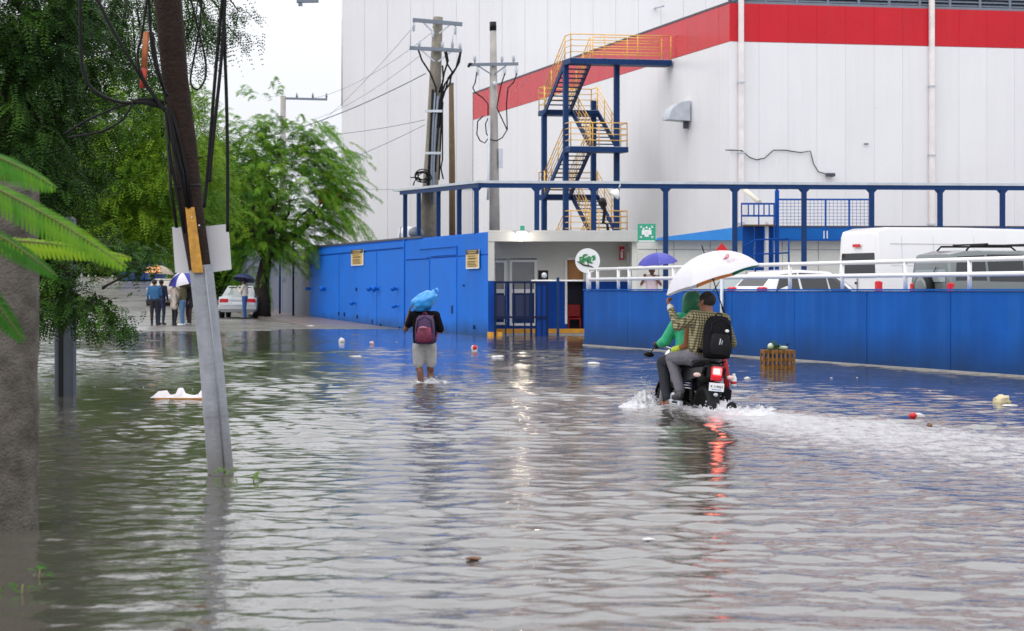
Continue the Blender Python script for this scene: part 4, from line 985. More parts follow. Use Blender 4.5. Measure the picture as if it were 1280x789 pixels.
# ------------------------------------------------------------ motorbike
def motorbike(label, loc, yaw, group=None, full=True):
    t = thing('motorbike', label, 'motorbike', loc, yaw, group)
    def wheel(y):
        mb = MB(); prof = []
        for i in range(9):
            a = math.pi * i / 8; prof.append((.245 + .05 * math.sin(a) + .0, -.052 * math.cos(a)))
        w_ = None
        mb.lathe([(.225, -.045)] + prof + [(.225, .045), (.225, -.045)], 32, (0, y, .295), 'x'); w_ = mb.part('wheel', black_rubber, t)
        mb = MB(); mb.lathe([(.226, -.03), (.205, -.02), (.205, .02), (.226, .03)], 28, (0, y, .295), 'x'); mb.lathe([(.06, -.05), (.06, .05)], 14, (0, y, .295), 'x')
        for k in range(5):
            a = 2 * math.pi * k / 5; mb.beam((0, y + .05 * math.cos(a), .295 + .05 * math.sin(a)), (0, y + .21 * math.cos(a), .295 + .21 * math.sin(a)), .025, .03)
        mb.part('rim', galv, w_)
        if full:      # tread blocks
            mb = MB()
            for k in range(28):
                a = 2 * math.pi * k / 28
                for sx in (-.024, .024):
                    c = Vector((sx, y + .292 * math.cos(a + sx * 3), .295 + .292 * math.sin(a + sx * 3))); d = Vector((0, -math.sin(a), math.cos(a)))
                    mb.beam(c - d * .02, c + d * .02, .03, .012, (0, math.cos(a), math.sin(a)))
            o = mb.part('tread_blocks', black_rubber, w_); o['kind'] = 'stuff'
    wheel(-.62); wheel(.68)
    mb = MB(); mb.tube([(0, .50, .92), (0, .35, .72), (0, .1, .70), (0, -.35, .74), (0, -.75, .80)], .025, 8)
    mb.tube([(0, .45, .86), (0, .35, .45), (0, .1, .32), (0, -.15, .34), (0, -.25, .7)], .022, 8); mb.part('frame', black_paint, t)
    mb = MB()
    for x in (-.09, .09): mb.tube([(x, -.18, .36), (x, -.62, .295)], .022, 8); mb.beam((x * 1.3, -.70, .295), (x * 1.3, -.56, .295), .03, .06)
    mb.part('swing_arm', black_paint, t)
    for x in (-.13, .13):
        mb = MB(); pts = [(x, -.56, .33), (x, -.48, .70)]
        mb.tube(pts, .014, 8); 
        for k in range(9): z = .40 + k * .028; mb.lathe([(.024, -.008), (.036, 0), (.024, .008)], 10, (x, -.56 + (z - .33) / .37 * .08, z))
        mb.part('shock_absorber', chrome if k % 2 else black_paint, t)
    mb = MB(); mb.bbox(-.11, .11, -.12, .22, .28, .5, .03); mb.lathe([(.09, -.15), (.09, .15)], 14, (0, .0, .36), 'x')
    for k in range(5): mb.bbox(-.085, .085, .1 - .005, .25, .50 + k * .03, .517 + k * .03, .004)
    mb.part('engine', black_paint, t)
    mb = MB(); mb.lathe([(.02, -.18), (.085, -.175), (.09, -.15)], 16, (0, .02, .37), 'x'); mb.part('engine_cover', galv, t)
    mb = MB(); vs = []
    ring = []
    for y, hw, z0, z1 in ((.02, .07, .74, .80), (.10, .12, .72, .88), (.28, .15, .73, .95), (.42, .13, .76, .95), (.50, .06, .82, .90)):
        for k in range(12):
            a = 2 * math.pi * k / 12; vs.append((hw * math.cos(a), y, (z0 + z1) / 2 + (z1 - z0) / 2 * math.sin(a)))
    mb.add(vs, [(i * 12 + j, i * 12 + (j + 1) % 12, (i + 1) * 12 + (j + 1) % 12, (i + 1) * 12 + j) for i in range(4) for j in range(12)] + [tuple(range(12)), tuple(reversed(range(48, 60)))], True); mb.part('fuel_tank', black_paint, t)
    mb = MB(); vs = []
    for y, hw, z0, z1 in ((.08, .09, .74, .80), (-.1, .13, .74, .815), (-.4, .15, .76, .83), (-.7, .13, .79, .87), (-.80, .06, .81, .86)):
        for k in range(12):
            a = 2 * math.pi * k / 12; ca, sa = math.cos(a), math.sin(a); p_ = .6
            vs.append((hw * abs(ca) ** p_ * (1 if ca > 0 else -1), y, (z0 + z1) / 2 + (z1 - z0) / 2 * abs(sa) ** p_ * (1 if sa > 0 else -1)))
    mb.add(vs, [(i * 12 + j, (i + 1) * 12 + j, (i + 1) * 12 + (j + 1) % 12, i * 12 + (j + 1) % 12) for i in range(4) for j in range(12)] + [tuple(reversed(range(12))), tuple(range(48, 60))], True); mb.part('seat', black_cloth, t)
    for sx in (-1, 1):
        mb = MB(); mb.hexa([(sx * .12, -.05, .55), (sx * .12, -.82, .70), (sx * .15, -.82, .70), (sx * .15, -.05, .55), (sx * .11, -.05, .74), (sx * .10, -.86, .80), (sx * .14, -.86, .80), (sx * .14, -.05, .74)]); mb.part('side_panel', black_paint, t)
        mb = MB(); mb.tube([(sx * .15, -.30, .80), (sx * .16, -.62, .86), (sx * .10, -.90, .88)] , .012, 8); mb.part('grab_rail', black_paint, t)
    # tail: glowing brake light over a dark red lens, plate with print, splash guard
    mb = MB(); mb.bbox(-.10, .10, -.92, -.74, .66, .84, .03); o = mb.part('tail_housing', black_paint, t)
    mb = MB(); mb.bbox(-.07, .07, -.945, -.921, .645, .815, .012); tl = mb.part('tail_light', red_lens, t)
    mb = MB(); mb.bbox(-.055, .05, -.958, -.946, .715, .80, .012); mb.part('glowing_lens', tail_glow, tl)
    mb = MB(); mb.bbox(-.045, .02, -.964, -.959, .732, .785, .002); mb.part('lamp_filament', tail_hot, tl)
    mb = MB(); mb.beam((-.0, -.86, .66), (0, -.97, .42), .19, .012, (1, 0, 0)); 
    mb = MB(); mb.hexa([(-.07, -.90, .62), (.07, -.90, .62), (.07, -.86, .64), (-.07, -.86, .64), (-.055, -.985, .30), (.055, -.985, .30), (.055, -.96, .30), (-.055, -.96, .30)][::-1]); mb.part('splash_guard', black_rubber, t)
    mb = MB(); mb.bbox(-.092, .092, -.972, -.966, .53, .625, .002); pl = mb.part('licence_plate', sign_white, t)
    if full:
        me = text_mesh('K 119063', .038, sign_black, .0015); local('lettering', me, pl, Matrix.Translation((0, -.9745, .582)) @ TXT)
        mb = MB(); mb.box(-.06, .06, -.9745, -.9725, .545, .553); mb.part('plate_strip', mat('plate_blue', (.1, .2, .5), .5), pl)
    mb = MB(); mb.ell((0, -.965, .49), (.03, .02, .022), 10, 8); mb.part('reflector', galv, t)
    for sx in (-1, 1):
        mb = MB(); mb.tube([(sx * .09, -.84, .71), (sx * .17, -.84, .70)], .012, 6); mb.part('indicator_stalk', black_paint, t)
        mb = MB(); mb.ell((sx * .205, -.85, .70), (.048, .025, .026), 12, 8); mb.part('indicator', mat('indicator_lens', (.72, .48, .44), .2), t)
    mb = MB(); mb.tube([(.12, .22, .36), (.15, .05, .27), (.17, -.35, .30)], .022, 8); mb.tube([(.17, -.35, .30), (.19, -.55, .325), (.20, -.98, .365)], [.03, .052, .055], 14); o = mb.part('exhaust', black_paint, t)
    mb = MB(); mb.lathe([(.058, -.02), (.062, 0), (.04, .0), (.035, -.06)], 14, (.20, -.985, .366), 'y'); mb.part('exhaust_tip', black_rubber, o)
    mb = MB()
    for x in (-.09, .09): mb.tube([(x, .46, .98), (x, .62, .50), (x, .68, .295)], .022, 8)
    mb.part('fork', chrome, t)
    mb = MB(); vs = []
    for k in range(9):
        a = R(15 + 18 * k); vs += [(-.06, .68 + .32 * math.cos(a), .295 + .32 * math.sin(a)), (.06, .68 + .32 * math.cos(a), .295 + .32 * math.sin(a)), (.06, .68 + .335 * math.cos(a), .295 + .335 * math.sin(a)), (-.06, .68 + .335 * math.cos(a), .295 + .335 * math.sin(a))]
    mb.add(vs, [(k * 4 + j, k * 4 + (j + 1) % 4, k * 4 + 4 + (j + 1) % 4, k * 4 + 4 + j) for k in range(8) for j in range(4)] + [(3, 2, 1, 0), (32, 33, 34, 35)]); mb.part('front_fender', black_paint, t)
    mb = MB(); mb.tube([(-.34, .30, .985), (-.24, .36, 1.0), (-.08, .46, .97), (.08, .46, .97), (.24, .36, 1.0), (.34, .30, .985)], .013, 8); hb = mb.part('handlebar', chrome, t)
    for sx in (-1, 1):
        mb = MB(); mb.tube([(sx * .355, .29, .985), (sx * .25, .355, 1.0)], .019, 8); mb.part('hand_grip', black_rubber, hb)
        mb = MB(); mb.tube([(sx * .22, .40, .99), (sx * .28, .44, 1.03), (sx * .36, .40, .90) if sx < 0 else (sx * .32, .44, 1.14)], .007, 6); mi = mb.part('mirror', black_paint, t)
        mb = MB(); mb.ell((sx * .38, .40, .88) if sx < 0 else (sx * .34, .44, 1.17), (.07, .02, .035), 12, 8); mb.part('mirror_glass', black_paint, mi)
    mb = MB(); mb.lathe([(.03, -.02), (.085, .0), (.09, .1), (.02, .12)], 16, (0, .56, .88), 'y'); mb.part('headlight', sign_white, t)
    for sx in (-1, 1):
        for y in (-.22, .12): mb = MB(); mb.tube([(sx * .1, y, .34), (sx * .26, y - .02, .35)], .014, 6); mb.part('foot_peg', black_rubber, t)
    mb = MB(); mb.bbox(-.20, -.14, -.3, .25, .31, .37, .01); mb.part('chain_guard', galv, t)
    if full:
        mb = MB(); mb.bbox(.16, .30, -.72, -.42, .42, .58, .03); mb.part('side_bag', black_cloth, t)
    return t

GROUND = -.30
def lean(o):       # the whole group leans a little to the right
    o.rotation_euler = (0, LEAN, YAW); MW[o.name] = Matrix.Translation((BIKE.x, BIKE.y, GROUND)) @ Matrix.Rotation(YAW, 4, 'Z') @ Matrix.Rotation(LEAN, 4, 'Y')
bike = motorbike('black motorbike carrying two riders through the flood, brake light glowing red', (BIKE.x, BIKE.y, GROUND), YAW); lean(bike)

# plaid shirt: woven check in two directions
def plaid(name):
    m = bpy.data.materials.new(name); m.use_nodes = True; n = m.node_tree.nodes; l = m.node_tree.links.new; b = n['Principled BSDF']
    tcn = n.new('ShaderNodeTexCoord'); sp = n.new('ShaderNodeSeparateXYZ'); l(tcn.outputs['Object'], sp.inputs[0])
    def stripes(sock, per, wd):
        a = n.new('ShaderNodeMath'); a.operation = 'PINGPONG'; a.inputs[1].default_value = per / 2; l(sock, a.inputs[0])
        c = n.new('ShaderNodeMath'); c.operation = 'LESS_THAN'; c.inputs[1].default_value = wd; l(a.outputs[0], c.inputs[0]); return c.outputs[0]
    xy = n.new('ShaderNodeMath'); xy.operation = 'MULTIPLY_ADD'; xy.inputs[1].default_value = .6; l(sp.outputs['Y'], xy.inputs[0]); l(sp.outputs['X'], xy.inputs[2])
    s1 = stripes(xy.outputs[0], .031, .0072); s2 = stripes(sp.outputs['Z'], .031, .0060)
    ad = n.new('ShaderNodeMath'); ad.operation = 'ADD'; l(s1, ad.inputs[0]); l(s2, ad.inputs[1])
    cr = n.new('ShaderNodeValToRGB'); cr.color_ramp.interpolation = 'CONSTANT'; e = cr.color_ramp.elements
    e[0].color = (.33, .28, .15, 1); e[1].position = .75; e[1].color = (.035, .035, .022, 1); x = cr.color_ramp.elements.new(.25); x.color = (.115, .105, .06, 1)
    h = n.new('ShaderNodeMath'); h.operation = 'MULTIPLY'; h.inputs[1].default_value = .5; l(ad.outputs[0], h.inputs[0]); l(h.outputs[0], cr.inputs[0]); l(cr.outputs[0], b.inputs['Base Color']); b.inputs['Roughness'].default_value = .9
    no = n.new('ShaderNodeTexNoise'); no.inputs['Scale'].default_value = 16; l(tcn.outputs['Object'], no.inputs['Vector']); bu = n.new('ShaderNodeBump'); bu.inputs['Strength'].default_value = .5; bu.inputs['Distance'].default_value = .03
    l(no.outputs[0], bu.inputs['Height']); l(bu.outputs[0], b.inputs['Normal'])
    return m
shirt_plaid = plaid('plaid_shirt'); trousers_grey = cloth('grey_trousers', (.12, .115, .135)); jeans_dark = cloth('dark_trousers', (.012, .014, .022))
green_jacket = cloth('green_jacket', (.02, .36, .17), rough=.5); shoe_black = mat('black_shoe', (.015, .014, .014), .5); sandal_brown = mat('brown_sandal', (.17, .06, .025), .6)
vest_brown = cloth('brown_vest', (.22, .085, .03)); lime = mat('lime_trim', (.42, .52, .04), .6); cuff_white = mat('white_cuff', (.6, .58, .5), .7)

# --- passenger with plaid shirt, arm up to steady the umbrella
pas = thing('person', 'rear rider in olive plaid shirt and grey trousers raising the left hand to the umbrella', 'person', (BIKE.x, BIKE.y, GROUND), YAW); lean(pas)
hc = V3(-.03, -.47, 1.555); hf = V3(-.55, .8, -.18)
shL, shR = V3(-.185, -.50, 1.365), V3(.185, -.52, 1.365); elL, haL = V3(-.335, -.40, 1.235), V3(-.385, -.17, 1.50); elR, haR = V3(.385, -.36, 1.10), V3(.24, -.08, 1.0)
hipL, hipR, knL, knR = V3(-.11, -.44, .90), V3(.11, -.44, .90), V3(-.25, -.05, .86), V3(.27, -.02, .85)
anL, anR = V3(-.175, -.24, .50), V3(.235, -.10, .46)
pr = head(hc, hf, 0, (0, -.49, 1.40))
pr += [('c', shL, shR, .088, .088, 1), ('c', (-.11, -.49, 1.30), (-.105, -.47, 1.0), .115, .105, 1), ('c', (.11, -.50, 1.30), (.105, -.47, 1.0), .115, .105, 1), ('c', (0, -.50, 1.33), (0, -.46, .98), .12, .125, 1), ('c', (0, -.485, 1.40), (0, -.49, 1.34), .075, .09, 1),
       ('c', shL, elL, .072, .056, 1), ('c', elL, elL.lerp(haL, .78), .058, .043, 1), ('c', elL.lerp(haL, .78), elL.lerp(haL, .84), .045, .043, 5), ('c', elL.lerp(haL, .82), haL - (haL - elL).normalized() * .03, .029, .026, 0),
       ('c', shR, elR, .072, .056, 1), ('c', elR, haR, .057, .042, 1),
       ('c', hipL, hipR, .125, .125, 2), ('c', hipL, knL, .108, .075, 2), ('c', hipR, knR, .108, .075, 2), ('c', knL, anL, .076, .062, 2), ('c', knR, anR, .074, .06, 2),
       ('c', anL, anL - V3(0, 0, .05), .042, .04, 0), ('c', anL + V3(0, -.03, -.08), anL + V3(-.02, .13, -.10), .045, .036, 3), ('c', anR + V3(0, -.03, -.08), anR + V3(.02, .13, -.10), .045, .036, 3), ('c', anR, anR - V3(0, 0, .08), .042, .04, 0)]
pr += hand(haL, (haL - elL), (.3, .2, .9), -1, 0, .9)
grow('body', pr, [skin_light, shirt_plaid, trousers_grey, shoe_black, black_cloth, cuff_white], pas, .011)
hair_cap(pas, hc, hf, low=-.035); face_bits(pas, hc, hf)
mb = MB(); mb.tube([(-.13, -.585, .99), (0, -.60, .975), (.13, -.585, .99)], .022, 8); mb.part('belt', black_cloth, pas)

# --- driver in the green hooded jacket
drv = thing('person', 'driver in green hooded jacket holding the motorbike handlebar', 'person', (BIKE.x, BIKE.y, GROUND), YAW); lean(drv)
hc2 = V3(-.015, .03, 1.535); f2 = V3(0, 1, -.1)
dshL, dshR = V3(-.19, -.02, 1.33), V3(.19, -.02, 1.33); delL, dhaL = V3(-.285, .12, 1.06), V3(-.305, .315, 1.005); delR, dhaR = V3(.30, .12, 1.06), V3(.305, .315, 1.005)
dhL, dhR, dkL, dkR = V3(-.10, -.06, .89), V3(.10, -.06, .89), V3(-.21, .36, .80), V3(.21, .36, .80); daL, daR = V3(-.20, .12, .38), V3(.20, .12, .38)
pr = head(hc2, f2, 0, (0, .0, 1.38))
pr += [('c', dshL, dshR, .088, .088, 1), ('c', (-.10, -.01, 1.28), (-.10, -.04, .98), .115, .11, 1), ('c', (.10, -.01, 1.28), (.10, -.04, .98), .115, .11, 1), ('c', (0, -.02, 1.3), (0, -.04, .98), .12, .12, 1), ('c', (0, .0, 1.40), (0, -.01, 1.3), .085, .1, 1),
       ('c', dshL, delL, .08, .068, 1), ('c', delL, delL.lerp(dhaL, .62), .07, .055, 1), ('c', delL.lerp(dhaL, .6), dhaL - (dhaL - delL).normalized() * .03, .033, .027, 0),
       ('c', dshR, delR, .08, .068, 1), ('c', delR, delR.lerp(dhaR, .62), .07, .055, 1), ('c', delR.lerp(dhaR, .6), dhaR - (dhaR - delR).normalized() * .03, .033, .027, 0),
       ('c', dhL, dhR, .12, .12, 2), ('c', dhL, dkL, .105, .078, 2), ('c', dhR, dkR, .105, .078, 2), ('c', dkL, daL, .08, .062, 2), ('c', dkR, daR, .08, .062, 2),
       ('c', daL, daL - V3(0, 0, .05), .04, .04, 0), ('c', daR, daR - V3(0, 0, .05), .04, .04, 0)]
for s_, a in ((-1, daL), (1, daR)): pr.append(('c', a + V3(0, -.05, -.07), a + V3(s_ * .02, .15, -.08), .042, .036, 3))
for s_, a, e in ((-1, dhaL, delL), (1, dhaR, delR)): pr += hand(a + V3(0, .0, .018), (a - e), (0, .2, -1), -s_, 0, .8)
grow('body', pr, [skin, green_jacket, jeans_dark, sandal_brown], drv, .012)
mb = MB(); vs = []; n = 20; rows = 10
for i in range(rows + 1):          # the hood: a shell open towards the face
    th = R(150) * i / rows
    for j in range(n):
        a = 2 * math.pi * j / n; r_ = .128 * (1 + .03 * math.sin(3 * a + i)); vs.append(hc2 + V3(r_ * math.sin(th) * math.cos(a), .0 - .135 * math.cos(th) + .015, .02 + r_ * 1.08 * math.sin(th) * math.sin(a) - .01 * i * (math.sin(a) < 0)))
mb.add(vs, [(i * n + j, i * n + (j + 1) % n, (i + 1) * n + (j + 1) % n, (i + 1) * n + j) for i in range(rows) for j in range(n)], True); mb.part('hood', cloth('hood_green', (.015, .17, .075), rough=.45), drv)
face_bits(drv, hc2, f2)
mb = MB(); mb.capsule((-.095, -.155, 1.22), (-.095, -.15, 1.03), .055, .06); mb.capsule((-.14, -.13, 1.0), (-.06, -.15, .98), .05, .05); mb.part('vest', vest_brown, drv)
mb = MB(); mb.tube([(-.16, -.11, 1.0), (-.20, .0, .96), (-.17, .1, .95)], [.04, .05, .04], 8); mb.part('jacket_hem', lime, drv)
# --- backpack on the passenger
bp = thing('backpack', 'black backpack on the back of the rear motorbike rider', 'backpack', (BIKE.x, BIKE.y, GROUND), YAW); lean(bp)
def pack(t, c, w_, h, d, m, m2, tilt=0, straps=True):
    Mr = Matrix.Rotation(tilt, 3, 'X'); c = Vector(c)
    def ring(z, sw, sd, n=16):
        o = []
        for j in range(n):
            a = 2 * math.pi * j / n; ca, sa = math.cos(a), math.sin(a)
            o.append(c + Mr @ V3(w_ / 2 * sw * abs(ca) ** .6 * (1 if ca > 0 else -1), -d / 2 * sd * (abs(sa) ** .7 * (1 if sa > 0 else -1)), z * h))
        return o
    prof = [(-.5, .6, .5), (-.48, .9, .85), (-.3, 1.0, 1.05), (-.05, 1.0, 1.0), (.2, .95, .95), (.38, .85, .85), (.47, .62, .6), (.5, .3, .3)]
    mb = MB(); vs = []; 
    for z, a, b in prof: vs += ring(z, a, b)
    mb.add(vs, [(i * 16 + j, i * 16 + (j + 1) % 16, (i + 1) * 16 + (j + 1) % 16, (i + 1) * 16 + j) for i in range(len(prof) - 1) for j in range(16)] + [tuple(reversed(range(16))), tuple(range(112, 128))], True)
    mb.part('bag_body', m, t)
    mb = MB(); vs = []
    for k, (z, a, b) in enumerate([(-.44, .55, .25), (-.42, .72, .4), (-.2, .78, .42), (.02, .70, .38), (.06, .55, .25)]):
        n = 12
        for j in range(n):
            aa = 2 * math.pi * j / n; ca, sa = math.cos(aa), math.sin(aa); vs.append(c + Mr @ V3(w_ / 2 * a * abs(ca) ** .6 * (1 if ca > 0 else -1), -d / 2 * .95 - d * .3 * b * (sa), z * h))
    mb.add(vs, [(i * 12 + j, i * 12 + (j + 1) % 12, (i + 1) * 12 + (j + 1) % 12, (i + 1) * 12 + j) for i in range(4) for j in range(12)] + [tuple(reversed(range(12))), tuple(range(48, 60))], True); mb.part('front_pocket', m2, t)
    mb = MB(); mb.tube([c + Mr @ V3(-.04, 0, h * .5), c + Mr @ V3(-.02, -.01, h * .56), c + Mr @ V3(.02, -.01, h * .56), c + Mr @ V3(.04, 0, h * .5)], .008, 6); mb.part('carry_loop', m2, t)
    mb = MB(); mb.tube([c + Mr @ V3(-w_ * .4, -d * .47, -h * .1), c + Mr @ V3(-w_ * .34, -d * .47, h * .3), c + Mr @ V3(0, -d * .40, h * .43), c + Mr @ V3(w_ * .34, -d * .47, h * .3), c + Mr @ V3(w_ * .4, -d * .47, -h * .1)], .006, 5); mb.part('zip', black_rubber, t)
    if straps:
        for sx in (-1, 1):
            mb = MB(); mb.tube([c + Mr @ V3(sx * w_ * .3, d * .4, h * .45), c + Mr @ V3(sx * w_ * .42, d * .9, h * .5), c + Mr @ V3(sx * w_ * .5, d * 1.5, h * .3), c + Mr @ V3(sx * w_ * .55, d * 1.45, 0), c + Mr @ V3(sx * w_ * .5, d * .5, -h * .35)], .016, 6); mb.part('strap', m2, t)
pack(bp, (.06, -.70, 1.155), .335, .50, .21, black_cloth, mat('black_nylon', (.007, .007, .009), .6, spec=.2), R(-6))
mb = MB(); mb.ell((.12, -.835, 1.235), (.026, .012, .018), 10, 6); mb.part('badge', sign_white, bp)
mb = MB(); mb.beam((.04, -.83, 1.06), (.05, -.83, 1.14), .012, .01); mb.beam((.065, -.83, 1.06), (.072, -.83, 1.12), .008, .01); mb.part('reflective_tab', galv, bp)
# --- red raincoat tail and a white bottle hanging at the right of the bike
rc = thing('raincoat', 'red raincoat cloth hanging at the right side of the motorbike', 'raincoat', tuple(MW[bike.name] @ V3(.27, -.45, .75)), YAW)
mb = MB(); mb.tube([(-.02, .0, .25), (.0, -.03, .12), (.02, -.05, -.05), (.025, -.05, -.22)], [.035, .04, .042, .03], 8, ell=.5); mb.part('cloth', cloth('red_cloth', (.45, .012, .02), rough=.6), rc)
wb = thing('white_bottle', 'small white and red bottle hanging behind the red raincoat', 'bottle', tuple(MW[bike.name] @ V3(.345, -.62, .60)), YAW)
mb = MB(); mb.lathe([(.03, 0), (.036, .01), (.036, .1), (.02, .13), (.02, .15)], 12); mb.part('bottle_body', sign_white, wb)
mb = MB(); mb.lathe([(.0375, .03), (.0375, .06)], 12); mb.part('label_band', red_paint, wb)

# --- the big umbrella held over both
um_white = cloth('umbrella_white', (.78, .77, .82), rough=.7, var=.03, bump=.1); um_green = cloth('umbrella_green', (.01, .30, .17), rough=.6); um_orange = cloth('umbrella_orange', (.85, .42, .16), rough=.6)
def add_translucent(m, k=.35):
    n = m.node_tree.nodes; l = m.node_tree.links.new; b = n['Principled BSDF']; o = n['Material Output']
    t = n.new('ShaderNodeBsdfTranslucent'); mx = n.new('ShaderNodeMixShader'); mx.inputs[0].default_value = k
    src = b.inputs['Base Color'].links; 
    if src: l(src[0].from_socket, t.inputs[0])
    l(b.outputs[0], mx.inputs[1]); l(t.outputs[0], mx.inputs[2]); l(mx.outputs[0], o.inputs[0])
for m in (um_white, um_green, um_orange): add_translucent(m)
mark_pink = mat('mark_red', (.55, .06, .09), .6)
def logo(o, pt, ax):
    """red ribbon mark with small lines of print on the cloth panel"""
    def on(u, s): return pt(u - .22, s) + Vector((0, -.008, .006))
    mb = MB(); mb.tube([on(.30, .66), on(.38, .66), on(.46, .635), on(.56, .59), on(.66, .56), on(.69, .585), on(.60, .63), on(.50, .66), on(.42, .675)], [.005, .009, .008, .005, .006, .006, .005, .006, .004], 5); mb.part('ribbon_mark', mark_pink, o)
    for k, s in enumerate((.735, .775)):
        mb = MB(); 
        for j in range(9):
            u = .33 + j * .045 + k * .02
            if j % 4 != 3: mb.tube([on(u, s), on(u + .028, s - .004)], .0035, 4)
        mb.part('print', mat('mark_pale_red', (.62, .28, .30), .6), o)
umb_apex = P(880.5, 317, 23.5)
umb = umbrella('large white umbrella with red mark and green underside panel held over the motorbike', umb_apex, (-.31, .06, .95), .605, .335,
               [um_green, um_orange, um_white, um_white, um_white, um_white, um_white, um_white], .66, rot=R(22.5 - 8), mark=(6, logo))

# ------------------------------------------------------------ walker with a bag on the head
WZ = -.33
wk = thing('person', 'man in black shirt and pale shorts wading away with a bag on the head', 'person', (WALKER.x, WALKER.y, WZ), R(-4))
hcw = V3(-.01, .02, 1.475)
shorts = cloth('pale_shorts', (.37, .365, .37), bump=.6); shirt_black = cloth('black_shirt', (.005, .005, .007), spec=.12)
wshL, wshR = V3(-.185, 0, 1.335), V3(.185, 0, 1.335)
welL, whaL = V3(-.325, .05, 1.125), V3(-.255, .0, 1.40); welR, whaR = V3(.275, .04, 1.10), V3(.19, .26, 1.18)
pr = head(hcw, (0, 1, 0), 0, (0, 0, 1.36))
pr += [('c', wshL, wshR, .082, .082, 1), ('c', (-.10, 0, 1.27), (-.095, 0, .98), .105, .098, 1), ('c', (.10, 0, 1.27), (.095, 0, .98), .105, .098, 1), ('c', (0, -.01, 1.28), (0, 0, .95), .11, .105, 1), ('c', (-.08, 0, .93), (.08, 0, .93), .112, .112, 1),
       ('c', wshL, wshL.lerp(welL, .62), .078, .064, 1), ('c', wshL.lerp(welL, .55), welL, .045, .04, 0), ('c', welL, whaL - V3(.01, -.01, .05), .040, .029, 0), ('c', wshR, wshR.lerp(welR, .85), .078, .066, 1), ('c', wshR.lerp(welR, .7), welR, .047, .042, 0), ('c', welR, whaR, .042, .03, 0),
       ('c', (-.085, 0, .88), (.085, 0, .88), .118, .118, 2), ('c', (-.09, 0, .86), (-.098, .02, .63), .115, .098, 2), ('c', (.09, 0, .86), (.098, .07, .63), .115, .096, 2),
       ('c', (-.095, .02, .55), (-.07, -.02, .48), .062, .056, 0), ('c', (-.07, -.02, .48), (-.045, -.03, .10), .058, .04, 0), ('c', (.09, .07, .55), (.085, .12, .48), .062, .056, 0), ('c', (.085, .12, .48), (.065, .0, .10), .058, .04, 0),
       ('c', (-.045, -.05, .05), (-.05, .14, .03), .042, .034, 3), ('c', (.065, -.02, .05), (.07, .16, .03), .042, .034, 3)]
pr += hand(whaL, (.15, 0, 1), (1, 0, 0), -1, 0, .5); pr += hand(whaR + V3(0, .03, 0), (-.2, 1, .2), (0, 0, -1), -1, 0, .8)
sl_ = lambda v: V3(v[0] * .90, v[1], v[2])
pr = [(q[0], sl_(q[1]), sl_(q[2]), q[3] * .93, q[4] * .93, q[5]) if q[0] == 'c' else q for q in pr]
grow('body', pr, [skin, shirt_black, shorts, black_rubber], wk, .011)
hair_cap(wk, hcw, (0, 1, 0)); face_bits(wk, hcw, (0, 1, 0))
wp = thing('backpack', 'maroon and purple backpack on the man wading with the blue bag', 'backpack', (WALKER.x, WALKER.y, WZ), R(-4))
pack(wp, (.03, -.20, 1.13), .30, .44, .19, cloth('purple_nylon', (.05, .014, .075), rough=.6), cloth('maroon_nylon', (.17, .014, .055), rough=.6, var=.5), R(-4))
mb = MB(); mb.tube([(-.04, -.335, 1.16), (.0, -.34, 1.17), (.07, -.335, 1.163)], .010, 5); mb.part('badge', mat('pink_badge', (.55, .25, .3), .6), wp)
# bright blue plastic bag, slumped on the head
bgm = mat('blue_plastic', (.02, .27, .72), .28, var=.18, scale=7, bump=.7, bscale=11, spec=.6)
bb = thing('blue_bag', 'bright blue plastic bag carried on the head of the wading man', 'bag', (WALKER.x, WALKER.y, WZ), 0)
n, mrows = 40, 26; vs = []
for i in range(mrows + 1):
    t_ = math.pi * i / mrows
    for j in range(n):
        a = 2 * math.pi * j / n; d = V3(math.sin(t_) * math.cos(a), math.sin(t_) * math.sin(a), -math.cos(t_))
        w_ = mnoise.noise(d * 2.3 + V3(4, 1, 2)); w2 = abs(mnoise.noise(d * 5.5))
        r_ = 1 + .12 * w_ - .07 * w2
        x = d.x * .195 * r_; z = d.z * .155 * r_; y = d.y * .17 * r_
        z += .16 * max(-.5, x / .22) * .42 + (.03 if x > .12 else 0); 
        vs.append((x - .0, y * 1.15 - .03, max(z, -.15 - .02 * x) + 1.545))
mb = MB(); mb.add(vs, [(i * n + j, i * n + (j + 1) % n, (i + 1) * n + (j + 1) % n, (i + 1) * n + j) for i in range(mrows) for j in range(n)], True); mb.part('bag_skin', bgm, bb)
mb = MB(); mb.tube([(.15, -.02, 1.72), (.18, -.02, 1.735), (.20, -.03, 1.70), (.195, -.05, 1.67)], [.012, .028, .022, .004], 7); mb.part('bag_knot', bgm, bb)

